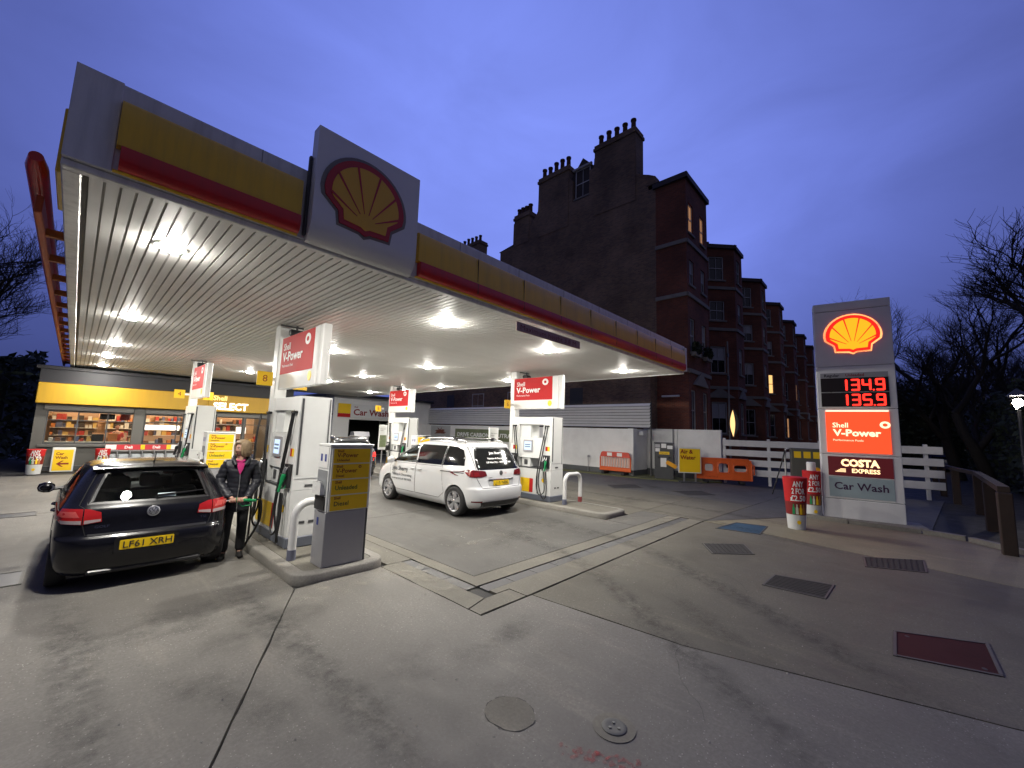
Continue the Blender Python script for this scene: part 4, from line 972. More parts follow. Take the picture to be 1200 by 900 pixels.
# ------------------------------------------------------------------ black hatchback
def make_hatch(loc):
    t = thing('hatchback', 'black five door hatchback being refuelled, seen from behind at the left pump', 'car', loc)
    PAINT = mat('black_car_paint', (.005, .005, .0075), .25, var=.08, coat=.55, spec=.35)
    #      z     R    F    W    rr   rf   bow  tr   tf
    S = [(.17, .16, 3.95, .78, .30, .45, .03, .05, .10), (.22, .07, 4.08, .84, .32, .5, .05, .05, .10), (.34, .02, 4.17, .875, .33, .55, .06, .05, .12),
         (.50, .0, 4.20, .89, .33, .6, .07, .05, .13), (.615, .015, 4.18, .893, .32, .6, .07, .05, .13), (.650, .055, 4.16, .893, .30, .6, .07, .05, .13),
         (.78, .075, 4.10, .890, .28, .6, .07, .05, .14), (.88, .085, 3.90, .882, .27, .6, .07, .05, .14), (.945, .10, 3.35, .868, .26, .4, .07, .05, .08), (1.0, .15, 3.02, .838, .25, .3, .07, .05, .06),
         (1.10, .225, 2.86, .800, .24, .3, .07, .06, .06), (1.22, .32, 2.62, .750, .23, .3, .07, .07, .06), (1.33, .41, 2.38, .695, .22, .3, .06, .08, .06), (1.395, .455, 2.2, .65, .2, .3, .05, .08, .05),
         (1.43, .47, 2.0, .60, .18, .28, .05, .08, .05), (1.462, .58, 1.75, .50, .2, .25, .05, .05, .05), (1.478, .85, 1.5, .34, .2, .2, .03, .0, .0)]
    zs = frange(.17, .60, 12)+[.615, .632, .650]+frange(.67, .93, 9)+frange(.945, 1.40, 16)+[1.415, 1.43, 1.447, 1.462, 1.472, 1.478]
    B = Body(S, zs); body = B.mb.build('body', PAINT, t, smooth=38)
    rw = [(-.60, 1.03), (-.55, 1.055), (.55, 1.055), (.60, 1.03), (.575, 1.00)]
    rear_win = [(-.605, 1.005), (.605, 1.005), (.585, 1.05), (.555, 1.15), (.505, 1.30), (.475, 1.365), (.42, 1.385), (-.42, 1.385), (-.475, 1.365), (-.505, 1.30), (-.555, 1.15), (-.585, 1.05)]
    wscr = [(-.66, 1.03), (.66, 1.03), (.60, 1.2), (.52, 1.37), (-.52, 1.37), (-.60, 1.2)]
    sidew = [(.78, 1.03), (2.75, 1.00), (2.42, 1.20), (2.10, 1.36), (1.75, 1.395), (1.25, 1.385), (.98, 1.30)]
    cab = loft([(s[0], s[1]+.09, s[2]-.12, s[3]-.065, s[4], s[5], s[6], s[7], s[8]) for s in S], frange(.55, .95, 4)+frange(1.0, 1.42, 9)).build('cutter', SEAM, smooth=0)
    cuts = [cab, prism_cutter('B', rear_win, -.5, .9), prism_cutter('B', wscr, 1.9, 3.4), prism_cutter('X', sidew, -1.2, 1.2)]
    for y in (.62, 3.20):
        for sx in (-1, 1): cuts.append(cyl_cutter(y, .315, .355, sx*.60, sx*1.0))
    bool_cut(body, cuts)
    grow = lambda P, k: [(c[0]+(p[0]-c[0])*k, c[1]+(p[1]-c[1])*k) for c in [(sum(q[0] for q in P)/len(P), sum(q[1] for q in P)/len(P))] for p in P]
    rwn = B.patch('B', grow(rear_win, 1.01), -.004, .004, .09, 'rear_window', TINT, t)
    B.ribbon('B', rear_win, .05, -.002, 'window_border', BLACKP, rwn, closed=True)
    B.patch('F', wscr, -.004, .004, .12, 'windscreen', TINT, t)
    for side in 'LR':
        g = B.patch(side, grow(sidew, 1.005), -.004, .004, .12, 'side_window', TINT, t)
        B.ribbon(side, sidew, .035, -.0015, 'window_seal', BLACKP, g, closed=True)
        B.ribbon(side, [(1.40, 1.02), (1.44, 1.39)], .07, -.001, 'door_pillar', BLACKP, g)
        B.ribbon(side, [(2.62, .99), (.80, 1.015)], .012, .003, 'chrome_strip', CHROME, g)
        d = B.patch(side, [(1.42, .42), (2.62, .36), (2.68, .95), (1.43, .985)], .003, .008, .12, 'front_door', PAINT, t)
        B.ribbon(side, [(1.42, .42), (2.62, .36), (2.68, .95), (1.43, .985)], .010, .0035, 'door_gap', SEAM, d, closed=True)
        d = B.patch(side, [(1.03, .60), (1.40, .42), (1.41, .985), (.86, .99), (.84, .80)], .003, .008, .12, 'rear_door', PAINT, t)
        B.ribbon(side, [(1.03, .60), (1.40, .42), (1.41, .985), (.86, .99), (.84, .80)], .010, .0035, 'door_gap', SEAM, d, closed=True)
        sx = -1 if side == 'L' else 1
        for y in (1.55, .98):
            q, n = B.hit(side, y, .86); MB().tube([(q.x+sx*.006, y-.09, .86), (q.x+sx*.03, y-.06, .862), (q.x+sx*.03, y+.06, .862), (q.x+sx*.006, y+.09, .86)], .012, 8).build('door_handle', PAINT, t)
        mb = MB(); mb.lathe([(0, -.10), (.06, -.085), (.085, -.03), (.085, .03), (.05, .075), (0, .085)], axis='x', n=16)
        mi = mb.build('wing_mirror', PAINT, t, smooth=60); mi.location = (sx*1.0, 2.32, 1.0); mi.scale = (1, .75, .9)
        MB().lathe([(0, 0), (.075, 0)], axis='y', c=(0, -.082*.8, 0), n=14).build('mirror_glass', CHROME, mi).scale = (1.1, 1, .75)
        MB().tube([(sx*.80, 2.34, .985), (sx*.93, 2.33, .975)], .025, 8).build('mirror_arm', BLACKP, t)
        # tail lamps: outer block on the wing, inner block on the tailgate; clear strip below
        o_ = 1 if sx > 0 else -1
        lamp = [(.475, .80), (.64, .785), (.80, .80), (.865, .84), (.875, .93), (.80, .965), (.60, .955), (.49, .915)]
        lo = [(o_*u, v) for u, v in lamp if u > .60]+[(o_*.615, .945), (o_*.61, .79)] if False else [(o_*.640, .785), (o_*.80, .80), (o_*.862, .84), (o_*.870, .93), (o_*.80, .965), (o_*.640, .958)]
        li = [(o_*.470, .805), (o_*.63, .785), (o_*.63, .957), (o_*.58, .952), (o_*.485, .915)]
        l1 = B.patch('B', lo, .012, .02, .05, 'tail_lamp', RED_LENS, t); l2 = B.patch('B', li, .010, .02, .05, 'tail_lamp', RED_LENS, t)
        clear = mat('clear_lens', (.42, .34, .34), .12, var=.1, coat=1.0); amber = mat('bright_lens', (.62, .10, .09), .15, var=.1, coat=1.0)
        B.patch('B', [(o_*.645, .790), (o_*.80, .804), (o_*.858, .842), (o_*.645, .832)], .0145, .004, .05, 'reversing_lens', clear, l1)
        B.patch('B', [(o_*.482, .812), (o_*.622, .791), (o_*.622, .832), (o_*.480, .838)], .0125, .004, .05, 'reversing_lens', clear, l2)
        B.patch('B', [(o_*.665, .868), (o_*.80, .875), (o_*.84, .885), (o_*.82, .935), (o_*.70, .935)], .0140, .004, .05, 'brake_ring', amber, l1)
        MB().tube([(o_*.86, .42, .60), (o_*.862, .435, .60)], .03, 10).build('reflector', RED_LENS, t) if False else None
    # tailgate outline, spoiler, wiper, badge, plate, bumper step
    tg = [(-.60, .66), (.60, .66), (.632, .78), (.632, .965), (.68, 1.0), (.63, 1.15), (.55, 1.37), (-.55, 1.37), (-.63, 1.15), (-.68, 1.0), (-.632, .965), (-.632, .78)]
    B.ribbon('B', tg, .010, .003, 'tailgate_gap', SEAM, t, closed=True)
    B.ribbon('B', [(-.58, .655), (.58, .655)], .028, .002, 'bumper_step', BLACKP, t)
    sp = MB(); V = []
    for k in range(13):
        x = -.60+1.2*k/12; c = .04*(x/.6)**2
        V += [(x, .40+c, 1.425-.02*(x/.6)**2), (x, .60+c, 1.462-.03*(x/.6)**2), (x, .42+c, 1.395-.02*(x/.6)**2)]
    sp.add(V, [(3*k, 3*k+3, 3*k+4, 3*k+1) for k in range(12)]+[(3*k, 3*k+2, 3*k+5, 3*k+3) for k in range(12)]+[(3*k+1, 3*k+4, 3*k+5, 3*k+2) for k in range(12)])
    sp.build('roof_spoiler', PAINT, t, smooth=40)
    def bp(x, z, lift): q, n = B.hit('B', x, z); return q+n*lift
    w = MB(); w.tube([bp(.03, 1.03, .015), bp(.03, 1.05, .03), bp(.36, 1.075, .022), bp(.56, 1.09, .018)], [.016, .016, .009, .006], 6); w.build('wiper', BLACKP, t)
    def stick(x, z, lift):
        q, n = B.hit('B', x, z); return basis((1, 0, 0), Vector((1, 0, 0)).cross(n)*-1 if False else n.cross(Vector((1, 0, 0))), q+n*lift)
    M = stick(0, .885, .004)
    bd = MB(); bd.lathe([(0, .014), (.055, .013), (.064, .008), (.066, 0)], n=28); o = bd.build('badge', ALLOY, t); o.matrix_local = M
    g = MB(); g.lathe([(.044, .0145), (.047, .016), (.050, .0145)], n=28); g2 = mat('badge_dark', (.06, .065, .075), .3, metal=.5); g.build('badge_ring', g2, o)
    gg = MB()
    for pts in ([(-.022, .040), (0, -.002), (.022, .040)], [(-.040, .016), (-.020, -.038), (0, .004), (.020, -.038), (.040, .016)]):
        gg.tube([(p[0], p[1], .0155) for p in pts], .0045, 6)
    gg.build('badge_letters', g2, o)
    M = stick(-.03, .52, .006)
    pb = plate(.62, .19, off(M, 0, 0, -.012), .014, .03).build('plate_recess', PAINT, t)
    pl_ = plate(.52, .112, off(M, 0, 0, .002), .006, .01).build('number_plate', PLATEY, t)
    text('LF61 XRH', .076, INK, pl_, off(M, -.235, -.038, .009), width=.47, fit=True, bold=.01)
    B.ribbon('B', [(-.34, .425), (-.31, .60), (.25, .60), (.28, .425)], .012, .002, 'plate_surround', SEAM, t)
    text('GOLF', .030, CHROME, t, stick(-.47, .735, .006) @ Matrix.Translation((-.06, 0, 0)), width=.13, fit=True)
    text('TSI', .030, CHROME, t, stick(.50, .735, .006), width=.07, fit=True)
    M = stick(.13, 1.065, .002); st = plate(.19, .055, M, .002).build('window_sticker', mat('pale_blue_sticker', (.55, .68, .70), .5), t)
    text('vehiclesales.co.uk', .016, mat('blue_ink', (.03, .05, .25), .5), st, off(M, -.085, -.008, .003), width=.17, fit=True)
    # bumper lower lip, exhausts, under tray
    MB().box(-.55, .55, .05, .5, .19, .25, .02).build('rear_valance', BLACKP, t)
    for y in (.62, 3.20):
        for sx in (-1, 1): make_wheel(t, sx*.775, y, .312, .205, sx, 5, True)
    MB().box(-.70, .70, .2, 3.5, .16, .24).build('underbody', BLACKP, t)
    for sx in (-1, 1):
        for y in (.62, 3.20): MB().box(sx*.58, sx*.60, y-.36, y+.36, .2, .70).build('wheel_housing', BLACKP, t)
    seat_row(t, .95, (-.36, .0, .36), .40, .62, .48, 'rear_seat'); seat_row(t, 1.85, (-.36, .36), .48, .60, .58, 'front_seat')
    MB().box(-.7, .7, .32, .95, .86, .885, .01).build('parcel_shelf', CABIN, t)
    MB().box(-.72, .72, 2.45, 2.95, .70, .97, .06).build('dashboard', CABIN, t)
    MB().tube([(-.36+.17*math.cos(a*PI/8), 2.33-.03*math.sin(a*PI/8), .98+.17*math.sin(a*PI/8)) for a in range(17)], .016, 8).build('steering_wheel', CABIN, t)
    # open fuel flap on the right wing
    q, n = B.hit('R', .50, .84); fl = plate(.17, .17, basis((0, .4, 0), UP, (0, 0, 0)), .01, .03)
    f = fl.build('fuel_flap', PAINT, t); f.location = (q.x+.05, .64, .84); f.rotation_euler = (0, 0, math.radians(-60))
    MB().cyl((q.x-.02, .50, .84), (q.x+.006, .50, .84), .06, 16).build('filler_neck', BLACKP, t)
    MB().tube([bp(0, 1.41, .0)+Vector((0, .2, .05)), bp(0, 1.41, .0)+Vector((0, .12, .10)), bp(0, 1.41, .0)+Vector((0, .02, .22))], [.012, .006, .003], 6).build('roof_aerial', BLACKP, t)
    return t
hatch = make_hatch((.825, 6.83, 0)); hatch.scale = (.97, .97, .97)
# ------------------------------------------------------------------ white people carrier
def make_mpv(loc):
    t = thing('people_carrier', 'white people carrier with roof rails and painter and decorator lettering', 'car', loc)
    PAINT = mat('white_car_paint', (.66, .67, .68), .25, var=.04, coat=1.0, grime=.05)
    S = [(.20, .20, 4.60, .84, .34, .5, .04, .05, .12), (.27, .08, 4.74, .905, .36, .6, .06, .05, .12), (.40, .02, 4.82, .94, .36, .65, .07, .05, .13), (.55, .0, 4.85, .95, .36, .7, .08, .05, .13),
         (.66, .01, 4.84, .953, .35, .7, .08, .05, .13), (.70, .05, 4.82, .952, .33, .7, .08, .05, .13), (.85, .075, 4.70, .948, .31, .7, .08, .05, .14), (.98, .09, 4.40, .940, .29, .6, .08, .05, .14),
         (1.06, .105, 4.05, .928, .28, .45, .08, .05, .10), (1.12, .13, 3.85, .905, .27, .4, .08, .05, .08), (1.25, .215, 3.58, .875, .26, .35, .08, .06, .07), (1.42, .32, 3.22, .825, .25, .32, .07, .06, .06), (1.56, .40, 2.92, .775, .24, .3, .07, .06, .06),
         (1.635, .43, 2.72, .735, .22, .3, .06, .06, .06), (1.675, .45, 2.55, .69, .2, .3, .06, .06, .05), (1.715, .60, 2.3, .58, .2, .3, .05, .05, .05), (1.735, .9, 2.0, .40, .2, .2, .03, 0, 0)]
    zs = frange(.20, .64, 12)+[.66, .68, .70]+frange(.73, 1.05, 10)+frange(1.06, 1.62, 18)+[1.635, 1.655, 1.675, 1.695, 1.715, 1.727, 1.735]
    B = Body(S, zs); body = B.mb.build('body', PAINT, t, smooth=38)
    win_f = [(2.35, 1.115), (3.62, 1.085), (3.42, 1.20), (3.05, 1.42), (2.75, 1.555), (2.42, 1.595)]
    win_m = [(1.28, 1.135), (2.29, 1.115), (2.36, 1.597), (1.24, 1.605)]
    win_r = [(.46, 1.175), (1.22, 1.137), (1.18, 1.605), (.85, 1.59), (.62, 1.53), (.50, 1.36)]
    rear = [(-.70, 1.09), (.70, 1.09), (.715, 1.16), (.655, 1.42), (.60, 1.56), (.53, 1.585), (-.53, 1.585), (-.60, 1.56), (-.655, 1.42), (-.715, 1.16)]
    cab = loft([(s[0], s[1]+.12, s[2]-.14, s[3]-.07, s[4], s[5], s[6], s[7], s[8]) for s in S], frange(.6, 1.02, 4)+frange(1.08, 1.68, 9)).build('cutter', SEAM, smooth=0)
    wscr = [(-.74, 1.14), (.74, 1.14), (.66, 1.40), (.58, 1.60), (-.58, 1.60), (-.66, 1.40)]
    cuts = [cab, prism_cutter('X', win_f, -1.2, 1.2), prism_cutter('B', wscr, 2.55, 4.2)]
    for y in (.70, 3.62):
        for sx in (-1, 1): cuts.append(cyl_cutter(y, .34, .385, sx*.64, sx*1.1))
    bool_cut(body, cuts)
    g = B.patch('B', rear, .003, .01, .08, 'rear_window', PRIV, t)
    wsg = B.patch('F', wscr, -.004, .004, .12, 'windscreen', TINT, t); B.ribbon('F', wscr, .05, -.001, 'window_border', BLACKP, wsg, closed=True)
    for side in 'LR':
        sx = -1 if side == 'L' else 1
        gf = B.patch(side, win_f, -.004, .004, .1, 'side_window', TINT, t); B.ribbon(side, win_f, .04, -.001, 'window_seal', BLACKP, gf, closed=True)
        B.patch(side, win_m, .003, .01, .1, 'side_window', PRIV, t); B.patch(side, win_r, .003, .01, .1, 'side_window', PRIV, t)
        B.ribbon(side, [(2.32, 1.10), (2.39, 1.60)], .05, .0, 'door_pillar', BLACKP, t); B.ribbon(side, [(1.25, 1.12), (1.21, 1.60)], .045, .001, 'door_pillar', BLACKP, t)
        dp = [(2.32, .36), (3.22, .36), (3.50, .62), (3.62, 1.06), (2.33, 1.085)]
        d = B.patch(side, dp, .003, .008, .12, 'front_door', PAINT, t); B.ribbon(side, dp, .009, .0036, 'door_gap', SEAM, d, closed=True)
        dp = [(1.10, .50), (1.30, .36), (2.30, .36), (2.31, 1.085), (1.22, 1.105), (1.18, .80)]
        d = B.patch(side, dp, .003, .008, .12, 'sliding_door', PAINT, t); B.ribbon(side, dp, .009, .0036, 'door_gap', SEAM, d, closed=True)
        B.ribbon(side, [(.42, 1.01), (1.28, 1.00)], .022, .003, 'slide_rail', DGREY, t)
        for y in (2.47, 2.14):
            q, n = B.hit(side, y, .97); MB().tube([(q.x+sx*.006, y-.10, .97), (q.x+sx*.034, y-.07, .972), (q.x+sx*.034, y+.07, .972), (q.x+sx*.006, y+.10, .97)], .013, 8).build('door_handle', PAINT, t)
        mi = MB().lathe([(0, -.12), (.07, -.10), (.10, -.03), (.10, .03), (.06, .085), (0, .10)], axis='x', n=16).build('wing_mirror', PAINT, t, smooth=60)
        mi.location = (sx*1.05, 3.36, 1.13); mi.scale = (1, .7, .95)
        MB().tube([(sx*.86, 3.38, 1.10), (sx*.98, 3.37, 1.10)], .028, 8).build('mirror_arm', BLACKP, t)
        rl = MB(); P = [(sx*.63, y, z) for y, z in ((.72, 1.675), (.78, 1.745), (1.5, 1.785), (2.2, 1.765), (2.55, 1.70), (2.62, 1.66))]; rl.tube(hose(P), .020, 8); rl.build('roof_rail', STEEL, t)
        lamp = [(sx*.46, .955), (sx*.62, .935), (sx*.86, .925), (sx*.925, .94), (sx*.93, 1.06), (sx*.86, 1.095), (sx*.62, 1.075), (sx*.50, 1.06)]
        l1 = B.patch('B', lamp, .012, .02, .05, 'tail_lamp', mat('dark_red_lens', (.13, .012, .014), .12, var=.2, coat=1.0), t)
        B.patch('B', [(sx*.66, .955), (sx*.88, .95), (sx*.90, 1.04), (sx*.70, 1.04)], .0135, .004, .05, 'brake_segment', mat('red_segment', (.22, .014, .016), .15, coat=1.0), l1)
        B.patch('B', [(sx*.62, .36), (sx*.84, .37), (sx*.84, .40), (sx*.62, .395)], .005, .01, .06, 'reflector', mat('dark_red_lens', (.13, .012, .014), .12), t)
        wa = [(y_c+.405*math.cos(a), .34+.405*math.sin(a)) for y_c in (.70,) for a in [PI*k/16 for k in range(17)]]
    for y in (1.05, 2.35):   # cross bars
        MB().tube([(-.72, y, 1.79), (.72, y, 1.79)], .020, 8).build('roof_bar', BLACKP, t)
        for sx in (-1, 1): MB().box(sx*.60-.05, sx*.60+.05, y-.04, y+.04, 1.735, 1.82, .012).build('bar_foot', BLACKP, t)
    tg = [(-.62, .68), (.62, .68), (.74, .90), (.735, 1.10), (.70, 1.60), (-.70, 1.60), (-.735, 1.10), (-.74, .90)]
    B.ribbon('B', tg, .010, .003, 'tailgate_gap', SEAM, t, closed=True)
    B.patch('B', [(-.62, .25), (.62, .25), (.66, .37), (-.66, .37)], .006, .02, .1, 'rear_valance', BLACKP, t)
    def stick(x, z, lift):
        q, n = B.hit('B', x, z); return basis((1, 0, 0), n.cross(Vector((1, 0, 0))), q+n*lift)
    B.patch('B', [(-.40, .715), (.40, .715), (.44, .86), (-.44, .86)], .002, .004, .08, 'plate_recess', mat('recess_silver', (.42, .43, .44), .4, var=.05), t)
    MB().tube([stick(x, .865, .012).translation for x in (-.42, -.2, 0, .2, .42)], .012, 8).build('tailgate_grip', CHROME, t)
    M = stick(-.02, .785, .008); p = plate(.52, .112, M, .006, .01).build('number_plate', PLATEY, t); text('LJ15 NBK', .076, INK, p, off(M, -.235, -.038, .007), width=.47, fit=True, bold=.01)
    M = stick(0, 1.01, .004); o = MB().lathe([(0, .010), (.05, .009), (.056, 0)], n=24).build('badge', DGREY, t); o.matrix_local = M
    text('SEAT', .02, CHROME, t, stick(.12, .99, .005), width=.09)
    text('ALHAMBRA', .026, CHROME, t, stick(-.42, .90, .005), width=.25, fit=True)
    for s_, z, h, w_ in (('Jess Sherry', 1.44, .062, .46), ('Painting & Decorating', 1.32, .044, .66), ('020 3624 7421 - 07871 412 908', 1.235, .040, .84)):
        text(s_, h, WINK, g, stick(.02, z, .006), width=w_, fit=True, bold=.03, align='CENTER')
    def side_txt(s_, y, z, h, w_, im):
        q, n = B.hit('L', y-.3, z); M = basis((0, -1, 0), (-.0, 0, 1), (q.x-.012, y, z)); text(s_, h, im, t, M, width=w_, fit=True, bold=.015)
    dk = mat('grey_vinyl', (.05, .055, .06), .5)
    side_txt('Jess Sherry', 3.42, .86, .115, .78, dk); side_txt('Painting & Decorating', 3.42, .73, .060, .95, dk); side_txt('jesssherry.co.uk 020 3624', 3.42, .62, .050, .95, dk)
    for y in (.70, 3.62):
        for sx in (-1, 1): make_wheel(t, sx*.835, y, .345, .225, sx, 5, True)
    MB().box(-.72, .72, .25, 4.0, .19, .28).build('underbody', BLACKP, t)
    for sx in (-1, 1):
        for y in (.70, 3.62): MB().box(sx*.62, sx*.64, y-.39, y+.39, .22, .78).build('wheel_housing', BLACKP, t)
    seat_row(t, 2.45, (-.42, .42), .5, .78, .60, 'front_seat'); MB().box(-.8, .8, 3.1, 3.7, .85, 1.07, .06).build('dashboard', CABIN, t)
    return t
make_mpv((7.22, 6.93, 0))
# ------------------------------------------------------------------ dark estate car beyond
def make_suv(loc):
    t = thing('estate_car', 'dark grey estate car waiting by the car wash, mostly hidden behind the price board', 'car', loc)
    PAINT = mat('charcoal_car_paint', (.020, .021, .024), .22, var=.08, coat=1.0)
    S = [(.24, .15, 4.35, .80, .34, .5, .04, .05, .12), (.32, .06, 4.46, .87, .34, .6, .06, .05, .12), (.5, .0, 4.55, .905, .34, .65, .07, .05, .13), (.70, .01, 4.54, .91, .33, .7, .07, .05, .13), (.74, .05, 4.5, .91, .32, .7, .07, .05, .13),
         (.95, .08, 4.2, .90, .30, .6, .07, .05, .14), (1.05, .12, 3.4, .88, .28, .4, .07, .05, .08), (1.2, .24, 3.05, .82, .26, .35, .07, .06, .07), (1.4, .40, 2.6, .74, .24, .3, .06, .06, .06), (1.50, .46, 2.35, .67, .2, .3, .05, .05, .05), (1.555, .65, 2.1, .55, .2, .25, .05, .05, .05), (1.575, .95, 1.8, .36, .2, .2, .03, 0, 0)]
    B = Body(S, frange(.24, .7, 10)+[.72, .74]+frange(.78, 1.05, 8)+frange(1.08, 1.5, 12)+[1.53, 1.555, 1.575]); body = B.mb.build('body', PAINT, t, smooth=38)
    cuts = [cyl_cutter(y, .34, .38, sx*.6, sx*1.05) for y in (.75, 3.45) for sx in (-1, 1)]; bool_cut(body, cuts)
    B.patch('B', [(-.66, 1.06), (.66, 1.06), (.56, 1.44), (-.56, 1.44)], .003, .008, .1, 'rear_window', PRIV, t)
    for side in 'LR': B.patch(side, [(.75, 1.10), (3.0, 1.06), (2.5, 1.38), (1.2, 1.44)], .003, .008, .12, 'side_window', PRIV, t)
    lit = mat('lit_tail_lamp', (1.0, .03, .025), emit=1.1)
    for sx in (-1, 1): B.patch('B', [(sx*.62, .86), (sx*.88, .86), (sx*.885, 1.05), (sx*.66, 1.03)], .01, .02, .06, 'tail_lamp', lit, t)
    B.patch('B', [(-.6, .40), (.6, .40), (.6, .55), (-.6, .55)], .004, .01, .1, 'rear_valance', BLACKP, t)
    B.ribbon('B', [(-.7, .74), (.7, .74)], .02, .003, 'tailgate_gap', SEAM, t)
    for y in (.75, 3.45):
        for sx in (-1, 1): make_wheel(t, sx*.80, y, .335, .215, sx)
    for sx in (-1, 1): MB().tube(hose([(sx*.60, .8, 1.52), (sx*.60, .9, 1.60), (sx*.60, 1.8, 1.615), (sx*.60, 2.3, 1.55)]), .018, 8).build('roof_rail', STEEL, t)
    return t
make_suv((7.46, 14.75, 0))
# ================================================================== WOMAN refuelling the hatchback
SKIN = mat('skin', (.52, .30, .22), .55, var=.08, scale=12)
COAT = mat('black_quilted_coat', (.016, .017, .024), .48, var=.3, scale=9)
JEANS = mat('black_trousers', (.011, .011, .013), .85, var=.2)
PINK = mat('pink_top', (.62, .03, .20), .7, var=.08)
HAIR = mat('ash_blonde_hair', (.30, .215, .125), .55, var=.35, scale=30)
SHOE = mat('black_suede_boot', (.012, .011, .011), .7, var=.2)
def skin_mesh(name, chains, m, parent, sub=2, root=0, post=None):
    """chains: list of lists of (x,y,z,rx,ry); equal points are welded"""
    V = []; R = []; E = []; idx = {}
    for ch in chains:
        prev = None
        for p in ch:
            k = tuple(round(c, 4) for c in p[:3])
            if k not in idx: idx[k] = len(V); V.append(p[:3]); R.append((p[3], p[4] if len(p) > 4 else p[3]))
            i = idx[k]
            if prev is not None and prev != i: E.append((prev, i))
            prev = i
    me = bpy.data.meshes.new(name); me.from_pydata(V, E, []); o = bpy.data.objects.new(name, me); COL.objects.link(o)
    sk = o.modifiers.new('s', 'SKIN'); sk.use_smooth_shade = True
    ly = me.skin_vertices[0] if me.skin_vertices else None
    if ly is None:
        bm = bmesh.new(); bm.from_mesh(me); bm.verts.layers.skin.verify(); bm.to_mesh(me); bm.free(); ly = me.skin_vertices[0]
    for i, r in enumerate(R): ly.data[i].radius = r; ly.data[i].use_root = (i == root)
    sb = o.modifiers.new('d', 'SUBSURF'); sb.levels = sub; sb.render_levels = sub
    dg = bpy.context.evaluated_depsgraph_get(); dg.update(); me2 = bpy.data.meshes.new_from_object(o.evaluated_get(dg)); bpy.data.objects.remove(o)
    if post:
        for v in me2.vertices: v.co = post(v.co.copy(), v.normal.copy())
    me2.name = name; me2.materials.clear(); me2.materials.append(m); me2.polygons.foreach_set('use_smooth', [True]*len(me2.polygons))
    q = bpy.data.objects.new(name, me2); COL.objects.link(q); q.parent = parent; return q
